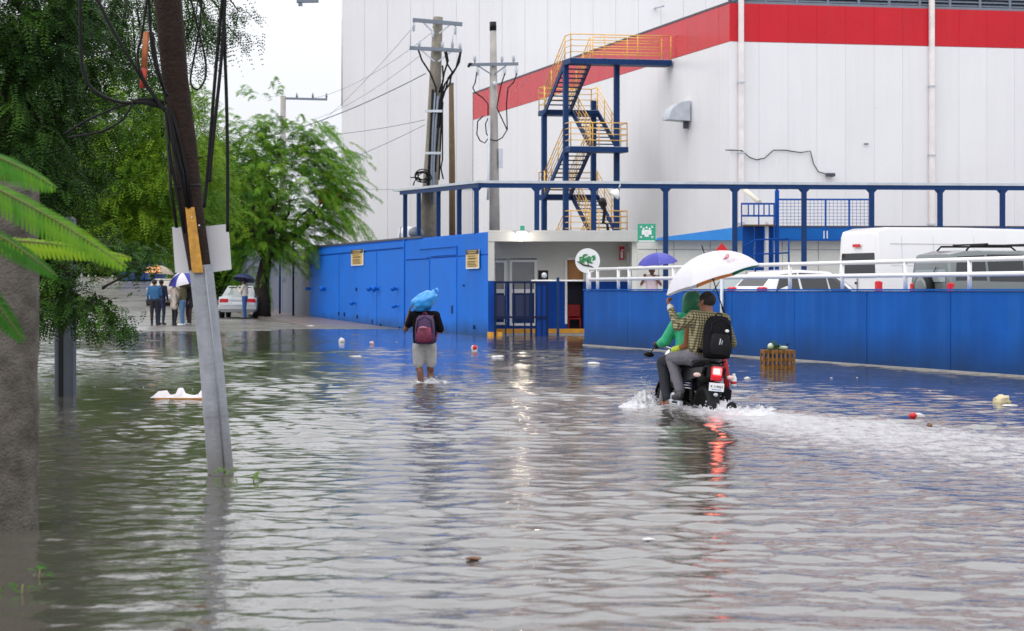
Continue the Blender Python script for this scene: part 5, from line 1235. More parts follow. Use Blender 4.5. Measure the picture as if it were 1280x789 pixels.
# ------------------------------------------------------------ people further off: same body builder in simpler poses
def stander(label, loc, yaw, top, legs, skin_m=skin, coat=None, armL=None, armR=None, group=None, hairm=None, height=1.70, skirt=None, shoes=shoe_black, arms=None):
    t = thing('person', label, 'person', loc, yaw, group); k = height / 1.70; S_ = lambda *a: V3(*a) * k
    hc = S_(0, .02, 1.575); pr = head(hc, (0, 1, 0), 0, S_(0, 0, 1.44), k)
    am = 1 if arms is None else 0
    sL, sR = S_(-.175, 0, 1.395), S_(.175, 0, 1.395)
    eL, hL = armL or (S_(-.25, -.02, 1.12), S_(-.23, .10, .88)); eR, hR = armR or (S_(.25, -.02, 1.12), S_(.23, .10, .88))
    pr += [('c', sL, sR, .078 * k, .078 * k, 1), ('c', S_(-.09, 0, 1.33), S_(-.085, 0, 1.03), .10 * k, .092 * k, 1), ('c', S_(.09, 0, 1.33), S_(.085, 0, 1.03), .10 * k, .092 * k, 1), ('c', S_(0, 0, 1.34), S_(0, 0, .98), .105 * k, .1 * k, 1)]
    for s_, e, h in ((sL, eL, hL), (sR, eR, hR)):
        e, h = Vector(e), Vector(h); d = (h - e).normalized()
        pr += [('c', s_, e, .066 * k, .05 * k, 1), ('c', e, h - d * .06, .05 * k if am else .042, .036 * k if am else .03, am), ('c', e.lerp(h, .8), h, .028 * k, .025 * k, 0)]
        pr += hand(h + d * .04, d, (0, 1, .2), 1 if s_.x < 0 else -1, 0, .6)
    pr += [('c', S_(-.075, 0, .93), S_(.075, 0, .93), .11 * k, .11 * k, 2)]
    for s_ in (-1, 1):
        pr += [('c', S_(s_ * .085, 0, .88), S_(s_ * .09, .02 + .02 * s_, .49), .095 * k, .068 * k, 2), ('c', S_(s_ * .09, .02 + .02 * s_, .49), S_(s_ * .09, -.01, .10), .067 * k, .048 * k, 2), ('c', S_(s_ * .09, -.03, .055), S_(s_ * .10, .15, .04), .045 * k, .036 * k, 3)]
    if skirt: pr += [('c', S_(-.07, 0, 1.0), S_(-.09, 0, skirt), .11 * k, .125 * k, 1), ('c', S_(.07, 0, 1.0), S_(.09, 0, skirt), .11 * k, .125 * k, 1)]
    grow('body', pr, [skin_m, top, legs, shoes], t, .016, 1)
    hair_cap(t, hc, (0, 1, 0), hairm, k, low=-.05); face_bits(t, hc, (0, 1, 0), k)
    return t
GP = 'people waiting on the dry road'
def gp(px, Y): return (XP(px, Y), Y, ground_z(Y) + .035)
stander('person in teal blue shirt and dark trousers under the orange umbrella', gp(193, 73.6), R(5), cloth('teal_shirt', (.025, .11, .24)), jeans_dark, group=GP, armR=(V3(.24, .05, 1.15), V3(.15, .25, 1.35)), height=1.72)
stander('person in dark navy jacket close behind the teal blue shirt', gp(201.5, 75.0), R(-20), cloth('navy_jacket', (.012, .018, .06)), cloth('navy_trousers', (.02, .03, .07)), group=GP, height=1.72)
stander('person in long cream coat and black trousers under the white and blue umbrella', gp(218, 74.0), R(-60), cloth('cream_coat', (.52, .45, .40)), jeans_dark, group=GP, skirt=.72, height=1.66, armR=(V3(.22, .1, 1.15), V3(.1, .3, 1.3)))
stander('person in olive top, light blue jeans and white shoes facing the cream coat', gp(228, 73.8), R(70), cloth('olive_top', (.10, .085, .04)), cloth('light_jeans', (.09, .17, .30)), group=GP, shoes=sign_white, height=1.64)
stander('person in black coat half hidden behind the leaning grey pole', gp(236.5, 74.2), R(120), cloth('black_coat', (.014, .014, .02)), cloth('brown_trousers', (.045, .022, .022)), group=GP, height=1.68, skirt=.75, shoes=mat('grey_shoe', (.3, .3, .28), .6))
stander('person in cream top and blue jeans behind the silver car under a navy umbrella', gp(306, 85.5), R(75), cloth('cream_top', (.55, .50, .42)), cloth('mid_jeans', (.03, .08, .22)), group=GP, height=1.72, armL=(V3(-.22, .12, 1.15), V3(-.08, .3, 1.38)))
umbrella('orange umbrella with pale patterned panels over the teal shirt', P(198, 331.5, 74.1), (.08, 0, 1), .62, .32, [um_orange, um_orange, cloth('umbrella_sand', (.33, .27, .20)), cloth('umbrella_taupe', (.22, .18, .15)), cloth('umbrella_sand', (.33, .27, .20)), cloth('umbrella_tan', (.36, .26, .19)), um_orange, um_orange], .8, 'umbrellas over the waiting people', rot=R(200))
um_blue = cloth('umbrella_blue', (.03, .035, .30), rough=.55); add_translucent(um_blue, .2); um_navy = cloth('umbrella_navy', (.014, .02, .085), rough=.5)
umbrella('white and royal blue umbrella over the cream coat', P(228, 340, 74.1), (-.28, -.35, 1), .66, .33, [um_white, um_blue, um_white, um_white, um_blue], .8, 'umbrellas over the waiting people', rot=R(20))
umbrella('navy blue umbrella beside the silver car', P(306, 342.5, 85.6), (.12, .25, 1), .50, .27, [um_navy], .8, 'umbrellas over the waiting people')
# person under the blue umbrella up on the car park
dk = stander('person in pale pink shirt on the raised car park under the royal blue umbrella', (XP(815, 54.5), 54.5, DECK), R(165), cloth('pink_shirt', (.62, .50, .54)), jeans_dark, height=1.60, armR=(V3(.3, .06, 1.1), V3(.18, .16, 1.32)), armL=(V3(-.27, .04, 1.1), V3(-.12, .2, 1.3)), arms=1)
um_royal = cloth('umbrella_royal', (.022, .022, .30), rough=.5); um_roy2 = cloth('umbrella_royal_pale', (.055, .06, .36), rough=.5)
umbrella('royal blue umbrella above the white railing of the ramp', P(821, 316, 54.3), (-.10, -.1, 1), .55, .30, [um_royal, um_royal, um_roy2, um_royal], .75)
# ------------------------------------------------------------ vehicles: lofted body, glass panels proud of it, wheels, lamps
def vehicle(label, cat, name, loc, yaw, L_, W_, st, paint, wins, group=None, glass=None, wheel_r=.32, rear_glass=None, front_glass=None, trims=()):
    """local: x = length (0 rear .. L front), y = left, z up.  st: stations (x, z_bottom, z_belt, z_roof, half width at belt, half width at roof)"""
    t = thing(name, label, cat, loc, yaw, group); glass = glass or glass_dark
    rows = []
    for (x, zb, zl, zr, hb, hr) in st:
        zr = max(zr, zl + .012)
        cr = min(.07, (zr - zl) * .3)
        prof = [(hb * .86, zb), (hb * .97, zb + .08), (hb, zb + (zl - zb) * .55), (hb * .985, zl), (hr, zr - cr), (hr - cr * .5, zr - cr * .25), (hr - cr * 1.6, zr)]
        row = [(x, -y, z) for y, z in prof] + [(x, y, z) for y, z in reversed(prof)]
        rows.append(row)
    n = len(rows[0]); vs = sum(rows, [])
    fs = [(i * n + j, (i + 1) * n + j, (i + 1) * n + (j + 1) % n, i * n + (j + 1) % n) for i in range(len(rows) - 1) for j in range(n)]
    fs += [tuple(range(n)), tuple(reversed(range((len(rows) - 1) * n, len(rows) * n)))]
    mb = MB(); mb.add(vs, fs, True); me = mb.mesh('body', paint)
    o = local('body', me, t)
    try: 
        me.set_sharp_from_angle(angle=R(32))
    except Exception: pass
    def interp(x):
        for a, b in zip(st[:-1], st[1:]):
            if a[0] <= x <= b[0] + 1e-6:
                f = (x - a[0]) / max(b[0] - a[0], 1e-6); return [a[k] + (b[k] - a[k]) * f for k in range(6)]
        return st[-1]
    for side in (-1, 1):
        for (xa0, xb0, xa1, xb1, za, zb_) in wins:      # bottom x range, top x range, z range as fractions belt..roof
            mb = MB(); q = []
            for x, f in ((xa0, za), (xb0, za), (xb1, zb_), (xa1, zb_)):
                s_ = interp(x); z = s_[2] + (s_[3] - s_[2]) * f; y = s_[4] * .985 + (s_[5] - s_[4] * .985) * f; q.append(V3(x, side * (y + .004), z))
            q2 = [p - V3(0, side * .03, 0) for p in q]
            mb.hexa(q2 + q if side > 0 else q + q2); mb.part('window', glass, t)
    def face_panel(name, x_of, y0, y1, z0, z1, m, sgn, th=.02, taper=0):
        mb = MB(); a = [V3(x_of(z0), y0, z0), V3(x_of(z0), y1, z0), V3(x_of(z1), y1 - taper, z1), V3(x_of(z1), y0 + taper, z1)]
        b = [p + V3(sgn * th, 0, 0) for p in a]; mb.hexa(a + b); return mb.part(name, m, t)
    for x in (st[0][0] + .18 * L_, st[0][0] + .80 * L_):
        for side in (-1, 1):
            w_ = thing.__wrapped__ if False else None
            mb = MB(); y = side * (W_ / 2 - .12); mb.lathe([(wheel_r * .62, -.09), (wheel_r * .93, -.1), (wheel_r, -.06), (wheel_r, .06), (wheel_r * .93, .1), (wheel_r * .62, .09)], 24, (x, 0, 0), 'y')
            wo = mb.part('wheel', black_rubber, t, Matrix.Translation((0, y, wheel_r - .02)))
            mb = MB(); mb.lathe([(wheel_r * .61, -.07), (wheel_r * .2, -.085), (.02, -.08)] if side < 0 else [(.02, .08), (wheel_r * .2, .085), (wheel_r * .61, .07)], 18, (x, 0, 0), 'y'); mb.part('rim', galv, wo)
    for tr in trims: tr(t, face_panel, interp)
    return t
# silver saloon seen from behind
def saloon_trim(t, fp, ip):
    rx = lambda z: -.03 + max(0, (z - .95)) * 0
    for s_ in (-1, 1):
        mb = MB(); mb.bbox(-.045, .06, s_ * .60 - .20, s_ * .60 + .20, .66, .84, .03); mb.part('tail_lamp', red_lens, t)
    fp('number_plate', lambda z: -.05, -.24, .24, .58, .70, sign_white, -1); fp('boot_trim', lambda z: -.045, -.36, .36, .76, .80, galv, -1)
    mb = MB(); mb.bbox(-.10, .06, -.85, .85, .34, .56, .04); mb.part('bumper', car_silver, t)
    mb = MB(); mb.hexa([V3(.62, -.62, .98), V3(.62, .62, .98), V3(.68, .62, .98), V3(.68, -.62, .98), V3(1.12, -.5, 1.36), V3(1.12, .5, 1.36), V3(1.18, .5, 1.36), V3(1.18, -.5, 1.36)]); mb.part('rear_window', glass_dark, t)
sal = [(-.04, .32, .62, .66, .74, .70), (.02, .26, .86, .90, .84, .72), (.30, .24, .92, .965, .86, .74), (.60, .24, .93, .98, .87, .74), (1.15, .24, .94, 1.38, .88, .60), (1.6, .24, .94, 1.43, .88, .60), (2.3, .24, .93, 1.40, .88, .60), (3.0, .24, .93, .98, .87, .70), (3.6, .24, .86, .90, .86, .70), (4.3, .28, .66, .70, .74, .6)]
vehicle('silver saloon car parked on the road under the feathery tree', 'car', 'parked_car', (XP(297, 88), 88, ground_z(88) + .04), R(92), 4.3, 1.78, sal, car_silver,
        [(.85, 1.5, 1.2, 1.5, .1, .86), (1.56, 2.5, 1.56, 2.25, .1, .86)], trims=[saloon_trim])
pale = vehicle('pale parked car behind the orange umbrella further up the road', 'car', 'parked_car', (XP(203, 104), 104, ground_z(104) + .04), R(96), 4.3, 1.78, sal, mat('car_sand', (.36, .33, .28), .25), [(.85, 1.5, 1.2, 1.5, .1, .86), (1.56, 2.5, 1.56, 2.25, .1, .86)], trims=[saloon_trim])
# tall white van
vst = [(0, .30, 1.25, 2.42, .93, .80), (.06, .28, 1.25, 2.52, .97, .84), (.35, .26, 1.25, 2.60, .98, .86), (2.6, .26, 1.25, 2.62, .98, .86), (5.2, .26, 1.22, 2.60, .98, .84), (5.8, .26, 1.15, 2.40, .97, .80), (6.3, .28, 1.05, 1.25, .95, .75), (6.8, .32, .9, 1.0, .85, .65)]
def van_trim(t, fp, ip):
    xo = lambda z: -.012 + max(0, z - 1.25) * .035
    fp('rear_window', xo, -.80, .80, 1.30, 2.04, glass_dark, -1, .012, .05)
    fp('brake_lamp', lambda z: -.04, -.17, .17, 2.09, 2.17, red_lens, -1)
    for s_ in (-1, 1):
        mb = MB(); mb.bbox(-.03, .12, s_ * .88 - .09, s_ * .88 + .09, .85, 1.20, .025); mb.part('tail_lamp', red_lens, t)
    fp('door_handle', lambda z: -.03, .02, .08, 1.12, 1.18, black_rubber, -1); fp('door_seam', lambda z: -.016, -.006, .006, .5, 1.27, dark_trim, -1)
    for x in (.75, 1.75, 3.05):
        mb = MB(); 
        for s_ in (-1, 1):
            a, b = ip(x)[4] * .985, ip(x)[5]; mb.beam((x, s_ * (a + .002), 1.3), (x, s_ * (b + .012), 2.36), .014, .008)
        mb.part('body_seam', galv, t)
    mb = MB()
    for z in (1.62, 2.18):
        for s_ in (-1, 1):
            f = (z - 1.25) / 1.35; y = .965 + (.86 - .965) * f
            mb.beam((.4, s_ * (y + .004), z), (5.2, s_ * (y + .004), z), .012, .022)
    mb.part('body_rib', car_white, t)
vL = V3(math.cos(R(24)), math.sin(R(24)), 0); c = P(1099, 340, 51.5); o_ = V3(c.x, c.y, DECK) + V3(-vL.y, vL.x, 0) * .97
vehicle('tall white panel van parked behind the white railing', 'van', 'white_van', tuple(o_), R(24), 6.8, 1.96, vst, car_white, [(5.25, 5.8, 5.25, 5.65, .15, .8)], trims=[van_trim], wheel_r=.34)
# grey off-roader with spare wheel and roof bars
sst = [(0, .40, 1.10, 1.62, .84, .70), (.05, .36, 1.10, 1.72, .88, .72), (.4, .34, 1.10, 1.80, .89, .73), (2.2, .34, 1.08, 1.80, .89, .73), (2.75, .34, 1.06, 1.72, .89, .71), (3.35, .34, 1.04, 1.10, .88, .7), (4.1, .36, .98, 1.02, .86, .66), (4.4, .4, .8, .86, .78, .6)]
def suv_trim(t, fp, ip):
    xo = lambda z: -.012 + max(0, z - 1.10) * .08
    fp('rear_window', xo, -.66, .66, 1.14, 1.60, glass_pale, -1, .012, .05)
    mb = MB(); mb.lathe([(.30, -.19), (.33, -.17), (.33, -.03), (.28, -.02)], 24, (0, .1, .98), 'x'); sp = mb.part('spare_wheel', black_rubber, t)
    mb = MB(); mb.lathe([(.02, -.21), (.18, -.20), (.29, -.19)], 20, (0, .1, .98), 'x'); mb.part('wheel_cover', car_grey, sp)
    for s_ in (-1, 1):
        mb = MB(); mb.bbox(-.02, .1, s_ * .80 - .07, s_ * .80 + .07, .86, 1.12, .02); mb.part('tail_lamp', red_lens, t)
        mb = MB(); mb.tube([(.5, s_ * .62, 1.80), (.6, s_ * .62, 1.90), (2.3, s_ * .62, 1.91), (2.45, s_ * .62, 1.80)], .022, 8); mb.part('roof_rail', black_rubber, t)
    for x in (.95, 1.95):
        mb = MB(); mb.beam((x, -.70, 1.935), (x, .70, 1.935), .05, .03); mb.part('roof_bar', black_rubber, t)
    mb = MB(); mb.tube([(-.03, .0, 1.16), (-.03, -.30, 1.45)], .01, 5); mb.part('rear_wiper', black_rubber, t)
sL = V3(math.cos(R(17)), math.sin(R(17)), 0); c = P(1189, 340, 41.3); o_ = V3(c.x, c.y, DECK) + V3(-sL.y, sL.x, 0) * .88
vehicle('dark grey off-road car with roof bars and spare wheel nearest the railing', 'car', 'off_road_car', tuple(o_), R(17), 4.4, 1.78, sst, car_grey,
        [(.12, .85, .22, .85, .1, .86), (.92, 1.75, .92, 1.75, .08, .88), (1.82, 2.9, 1.82, 2.6, .08, .88)], trims=[suv_trim], wheel_r=.36)
# white hatchbacks
hst = [(0, .30, .92, .96, .76, .70), (.05, .26, .96, 1.06, .83, .68), (.5, .24, .98, 1.50, .86, .62), (1.2, .24, .98, 1.56, .86, .63), (2.2, .24, .96, 1.52, .86, .62), (3.0, .24, .95, 1.02, .85, .66), (3.7, .26, .84, .90, .80, .6), (3.95, .3, .62, .68, .7, .5)]
def hatch_trim(t, fp, ip):
    for s_ in (-1, 1):
        mb = MB(); mb.bbox(-.03, .12, s_ * .66 - .15, s_ * .66 + .15, .97, 1.12, .03); mb.part('tail_lamp', red_lens, t)
    mb = MB(); mb.hexa([V3(.055, -.60, 1.06), V3(.055, .60, 1.06), V3(.10, .60, 1.06), V3(.10, -.60, 1.06), V3(.40, -.52, 1.42), V3(.40, .52, 1.42), V3(.46, .52, 1.42), V3(.46, -.52, 1.42)]); mb.part('rear_window', glass_dark, t)
    mb = MB(); mb.hexa([V3(2.32, -.56, 1.47), V3(2.32, .56, 1.47), V3(2.26, .56, 1.47), V3(2.26, -.56, 1.47), V3(2.98, -.66, 1.045), V3(2.98, .66, 1.045), V3(2.93, .66, 1.03), V3(2.93, -.66, 1.03)][::-1]); mb.part('windscreen', glass_pale, t)
c = P(932, 350, 47.0)
h1 = vehicle('white hatchback with dark windows and red tail lamp behind the railing', 'car', 'parked_car', (c.x, c.y, DECK), R(28), 3.95, 1.72, hst, car_white, [(.35, 1.1, .62, 1.1, .1, .86), (1.18, 2.0, 1.18, 2.0, .1, .86), (2.06, 2.75, 2.06, 2.4, .1, .84)], trims=[hatch_trim])
h1.scale = (.93, .93, .93)
c = P(948, 350, 56.0)
h2 = vehicle('white parked car mostly hidden behind the large white umbrella', 'car', 'parked_car', (c.x, c.y, DECK), R(250), 3.95, 1.72, hst, car_white, [(.35, 1.1, .62, 1.1, .1, .86), (1.18, 2.0, 1.18, 2.0, .1, .86), (2.06, 2.75, 2.06, 2.4, .1, .84)], trims=[hatch_trim])
h2.scale = (.90, .90, .90)
# red warning triangle on a post behind the umbrella
wt = thing('warning_triangle', 'small red warning triangle just above the large white umbrella', 'sign', tuple(P(902.5, 316, 55)))
a, b, c = P(893.5, 314.5, 55), P(911.5, 314.5, 55), P(902.5, 303.5, 55)
mb = MB(); mb.add([a, b, c] + [p + V3(0, .04, 0) for p in (a, b, c)], [(0, 1, 2), (5, 4, 3), (0, 3, 4, 1), (1, 4, 5, 2), (2, 5, 3, 0)], False); mb.build('triangle_plate', red_paint, wt)
mb = MB(); mb.tube([(902.5 / 1, 0, 0)] and [V3(c.x, 55.06, DECK), V3(c.x, 55.06, c.z - .05)], .025, 8); mb.build('post', galv, wt)
# parked motorbikes at the crest of the road
for i, px in enumerate((107, 116, 124, 132, 139)):
    b_ = motorbike('dark motorbike parked in a row at the crest of the road', (XP(px, 150), 150 + i * .3, ground_z(150) + .02), R(70 + i * 9), 'motorbikes at the crest of the road', full=False) if i == 0 else copy_tree(first)
    if i == 0: first = b_
    b_['label'] = 'dark motorbike at the crest of the road, ' + ['leftmost of the row', 'second from the left of the row', 'middle one of the row', 'second from the right of the row', 'rightmost of the row'][i]
    if i: b_.location = (XP(px, 150), 150 + i * .3, ground_z(150) + .02); b_.rotation_euler = (0, 0, R(70 + i * 9))
# far blue gate at the top of the road
fg = thing('blue_gate', 'far blue metal gate with dark posts at the top of the road', 'gate', (XP(200, 140), 140, 2.0))
a = XP(150, 140); b = XP(232, 140)
mb = MB(); mb.box(a, b, 140.1, 140.2, 1.9, 5.6); mb.build('gate_backing', navy, fg)
for i in range(8):
    x0 = a + (b - a) * i / 8
    mb = MB(); mb.box(x0 + .03, x0 + (b - a) / 8 - .03, 140.0, 140.09, 2.1, 5.4); mb.build('gate_panel', mat('dull_blue', (.03, .07, .26), .5, var=.1) if i == 0 else MATS['dull_blue'], fg)
    if i % 2 == 0: mb = MB(); mb.box(x0 - .07, x0 + .07, 139.8, 140.0, 1.9, 5.7); mb.build('gate_post', black_paint, fg)

# ------------------------------------------------------------ utility poles behind the canopy
def stay(pts, r_, name, parent, m=black_cable, n=5):
    mb = MB(); mb.tube(pts, r_, n); return mb.build(name, m, parent)
def sagline(a, b, sag, k=14): 
    a = Vector(a); b = Vector(b); return [a.lerp(b, i / k) - V3(0, 0, sag * 4 * (i / k) * (1 - i / k)) for i in range(k + 1)]
PY = 74.0
Q_ = lambda x, y, d=0: P(x, y, PY + d)
up = thing('utility_pole', 'weathered leaning utility pole with two crossarms and a bundle of cables', 'utility pole', tuple(Q_(535, 300)))
mb = MB(); mb.tube([Q_(532, 330), Q_(537, 250), Q_(541, 180), Q_(544, 100), Q_(547.5, 21.5)], [.36, .31, .26, .22, .18], 12); mb.build('shaft', old_wood, up)
for x0, y0, x1, y1, hh in ((516, 25, 578, 30.5, .14), (512, 60, 577.5, 63.5, .13)):
    mb = MB(); mb.beam(Q_(x0, y0, -.32), Q_(x1, y1, -.32), .12, hh); mb.build('crossarm', louvre_grey, up)
for p in ([(528, 27), (543, 42)], [(565, 29), (549, 42)], [(526, 62), (543, 77)], [(566, 63), (548, 77)]): mb = MB(); mb.beam(Q_(*p[0], -.34), Q_(*p[1], -.25), .05, .05); mb.build('arm_brace', galv, up)
def insul(x, y, par, up_=True, d=-.32):
    c = Q_(x, y, d); s_ = 1 if up_ else -1
    mb = MB(); mb.lathe([(.03, 0), (.03, .08), (.075, .10), (.04, .15), (.07, .18), (.035, .23), (.05, .27), (.015, .30)] if up_ else [(.015, -.34), (.05, -.3), (.035, -.25), (.07, -.2), (.04, -.17), (.075, -.12), (.03, -.1), (.03, 0)], 10, c); mb.build('insulator', galv, par)
for x, y in ((524, 60), (553, 62), (565.5, 62), (575, 63)): insul(x, y, up)
for x, y in ((517, 28), (541, 36), (569, 32)): insul(x, y, up, False)
stay([Q_(517, 30, -.4), Q_(513, 40, -.4), Q_(513, 60, -.4)], .02, 'jumper_wire', up, galv); stay([Q_(569, 34, -.4), Q_(565.5, 48, -.4), Q_(565.5, 61, -.4)], .02, 'jumper_wire', up, galv)
for pts in ([(523, 63), (527, 75), (538, 92), (545, 110), (543, 150)], [(576, 65), (574, 78), (566, 92), (556, 105), (550, 125), (546, 160)], [(556, 65), (559, 80), (565, 90), (562, 105), (553, 118), (549, 160)], [(558, 65), (560, 76), (555, 92), (552, 110), (550, 150)], [(575, 66), (570, 85), (560, 98), (558, 108), (551, 130)], [(553, 82), (554, 100), (549, 116)]):
    stay([Q_(x, y, -.36) for x, y in pts], .036, 'drop_cable', up)
for k, (xa, xb, xc, yb) in enumerate(((541, 538.5, 536, 232), (544, 541, 539, 250), (547.5, 544, 541.5, 256), (551, 547.5, 545, 215), (553.5, 551, 549.5, 225))):
    stay([Q_(xa, 112 + k * 4, -.36), Q_(xb, 165, -.38), Q_(xc, yb - 20, -.4), Q_(xc - 1, yb, -.4)], .05 if k < 3 else .035, 'conduit', up, louvre_grey if k in (1, 2) else black_cable)
stay([Q_(553, 100, -.36), Q_(553, 200, -.36), Q_(551, 210, -.36), Q_(554, 224, -.36)], .03, 'loose_cable', up)
for y, a_, b_ in ((139, 531, 553), (191.5, 531, 551)): mb = MB(); mb.beam(Q_(a_, y, -.42), Q_(b_, y, -.42), .07, .09); mb.build('pole_band', galv, up)
mb = MB()
for k in range(5):
    c = Q_(526 + k * 1.2, 220 + 2 * math.sin(k * 2), -.4 - .03 * k); rr = .22 + .03 * (k % 3)
    mb.tube([c + V3(rr * math.cos(a), .05 * math.sin(3 * a), rr * .7 * math.sin(a)) for a in np.linspace(0, 6.283, 22)], .022, 5)
mb.tube([Q_(513, 222, -.4), Q_(522, 222, -.4), Q_(518, 227, -.4), Q_(516.5, 232, -.4)], .025, 5); mb.build('cable_coil', black_cable, up)
u2 = thing('utility_pole', 'grey concrete utility pole with black cap and one crossarm with looped cables', 'utility pole', tuple(Q_(618, 300)))
mb = MB(); mb.tube([Q_(618.5, 330), Q_(617.5, 180), Q_(616.3, 28)], [.21, .165, .115], 10); mb.build('shaft', pole_concrete, u2)
mb = MB(); mb.tube([Q_(616.3, 38.5), Q_(616.2, 27.5)], .128, 10); mb.build('cap', black_paint, u2)
mb = MB(); mb.beam(Q_(585, 81, -.2), Q_(648, 80, -.2), .1, .11); mb.build('crossarm', louvre_grey, u2)
for xa, xb in ((597, 614), (633, 618)): mb = MB(); mb.beam(Q_(xa, 82, -.22), Q_(xb, 93, -.15), .04, .04); mb.build('arm_brace', louvre_grey, u2)
for x in (593.5, 627.5, 642): insul(x, 79, u2, True, -.2); insul(x + 3.5, 83, u2, False, -.2)
mb = MB(); mb.beam(Q_(585, 84, -.25), Q_(589, 79, -.25), .07, .09); mb.build('fuse_link', black_paint, u2)
for pts in ([(596, 90), (594, 103), (591, 110), (594, 116), (603, 122), (610, 130), (610, 145)], [(631, 92), (627, 104), (624, 118), (621, 135), (628, 150), (634, 163)], [(646, 92), (642, 103), (635, 110), (633, 130), (634, 162), (628, 172), (621, 176), (614, 175), (608, 167), (607, 155), (611, 146)], [(604, 145), (597, 152), (596, 168), (600, 176), (606, 179), (611, 172), (612, 150)]):
    stay([Q_(x, y, -.24) for x, y in pts], .024, 'looped_cable', u2)
stay([Q_(611.5, 145, -.25), Q_(610.5, 230, -.3), Q_(609.5, 250, -.3)], .05, 'conduit', u2, galv)
mb = MB(); mb.tube([Q_(618.5, 102, -.24), Q_(618.5, 108, -.24)], .07, 8); mb.build('pole_clamp', galv, u2)
mb = MB(); mb.beam(Q_(626, 186, -.1), Q_(626, 210, -.1), .16, .16); mb.build('switch_box', galv, u2)
u3 = thing('utility_pole', 'short bare brown wooden pole standing between the two utility poles', 'utility pole', tuple(Q_(565, 300, 1)))
mb = MB(); mb.tube([Q_(565.5, 330, 1), Q_(565, 200, 1), Q_(564, 104.5, 1)], [.125, .115, .09], 10); mb.build('shaft', brown_wood, u3)
mb = MB(); mb.tube([Q_(564, 105.5, 1), Q_(564, 103.5, 1)], .1, 10); mb.build('cap', louvre_grey, u3)
# far pole behind the feathery tree
FY = 112.0
u4 = thing('utility_pole', 'distant pole with a long crossarm rising behind the feathery tree', 'utility pole', tuple(P(353, 330, FY)))
mb = MB(); mb.tube([P(353, 340, FY), P(354, 120, FY)], [.2, .15], 8); mb.build('shaft', pole_concrete, u4)
mb = MB(); mb.beam(P(353, 123, FY), P(409, 124.5, FY), .1, .12); mb.build('crossarm', louvre_grey, u4)
for x in (371, 391, 408):
    c = P(x, 123, FY); mb = MB(); mb.lathe([(.04, 0), (.07, .12), (.04, .2), (.03, .3)], 8, c); mb.build('insulator', louvre_grey, u4)
# overhead wires leaving the weathered pole to the left
for k, (a, b, s_, r_) in enumerate((((532, 92, PY), (330, 172, 96), .25, .022), ((531, 150, PY), (340, 171, 98), .2, .012), ((531, 156, PY), (345, 226, 96), .25, .012), ((513, 38, PY), (372, 176, 112), .3, .010), ((527, 68, PY), (390, 150, 112), .3, .010), ((541, 40, PY), (391, 123, FY), .4, .010))):
    pts = sagline(P(*a), P(*b), s_); mb = MB(); mb.tube(pts, r_, 4)
    o = mb.build('overhead_wire', louvre_grey); tag(o, ['thickest overhead wire from the weathered pole down into the feathery tree', 'second wire from the weathered pole, nearly level', 'lowest thin overhead wire sloping into the tree', 'steep thin wire from the outer end of the top crossarm', 'thin wire leaving the lower crossarm of the weathered pole', 'thin wire from the top of the weathered pole to the distant crossarm'][k], 'wire', 'overhead wires')
# lamp arm of a street light at the very top edge
sa_ = thing('street_light_arm', 'end of a street light arm at the top edge of the sky', 'street light', tuple(P(384, -60, 60)))
mb = MB(); mb.tube([P(384, -300, 60.2), P(386, -60, 60)], .06, 8); mb.build('pole_section', louvre_grey, sa_)
mb = MB(); mb.beam(P(386, -20, 60), P(386, 3, 60), .05, .05); mb.beam(P(371, 1.5, 60), P(398, 1, 60), .16, .10); mb.beam(P(373, 6, 60), P(378, 6, 60), .1, .08); mb.beam(P(386, -60, 60), P(386, -20, 60), .06, .06); mb.build('lamp_head', louvre_grey, sa_)

# ------------------------------------------------------------ poles in the foreground
LY = 15.15
B_ = lambda x, y, d=0: P(x, y, LY + d)
lp = thing('leaning_pole', 'leaning dark wooden pole with a grey sleeved foot standing in the water', 'utility pole', tuple(B_(277, 592)))
mb = MB(); mb.tube([B_(254, 362), B_(250, 336), B_(238, 258), B_(230, 180), B_(219, 100), B_(209, -10), B_(197, -140)], [.04, .085, .097, .097, .100, .106, .106], 16); mb.build('wood_shaft', dark_wood, lp)
# grey sleeve: faceted tube with a long seam and collar
mb = MB(); mb.tube([B_(284.5, 690), B_(276, 592), B_(263, 440), B_(251, 332)], [.101, .099, .090, .091], 12, smooth=False); mb.build('sleeve', sleeve_grey, lp)
mb = MB(); mb.tube([B_(281, 592, -.100), B_(268, 440, -.088), B_(256, 334, -.092)], .007, 5); mb.build('sleeve_seam', sleeve_grey, lp)
mb = MB(); mb.tube([B_(270, 520, 0), B_(269.7, 516, 0)], .098, 12, smooth=False); mb.build('sleeve_band', sleeve_grey, lp)
mb = MB(); mb.hexa([B_(240, 341, -.116), B_(254, 341, -.116), B_(254, 341, -.08), B_(240, 341, -.08), B_(231.5, 259, -.116), B_(243, 259, -.116), B_(243, 259, -.08), B_(231.5, 259, -.08)]); mb.build('yellow_strip', yellow_strip, lp)
for y, x in ((272, 240), (282, 249)): mb = MB(); mb.ell(B_(x, y, -.12), (.007, .007, .007), 8, 6); mb.build('bolt', chrome, lp)
mb = MB(); mb.tube([B_(235, 232, 0), B_(235.4, 235, 0)], .101, 14); mb.build('strap_band', black_rubber, lp)
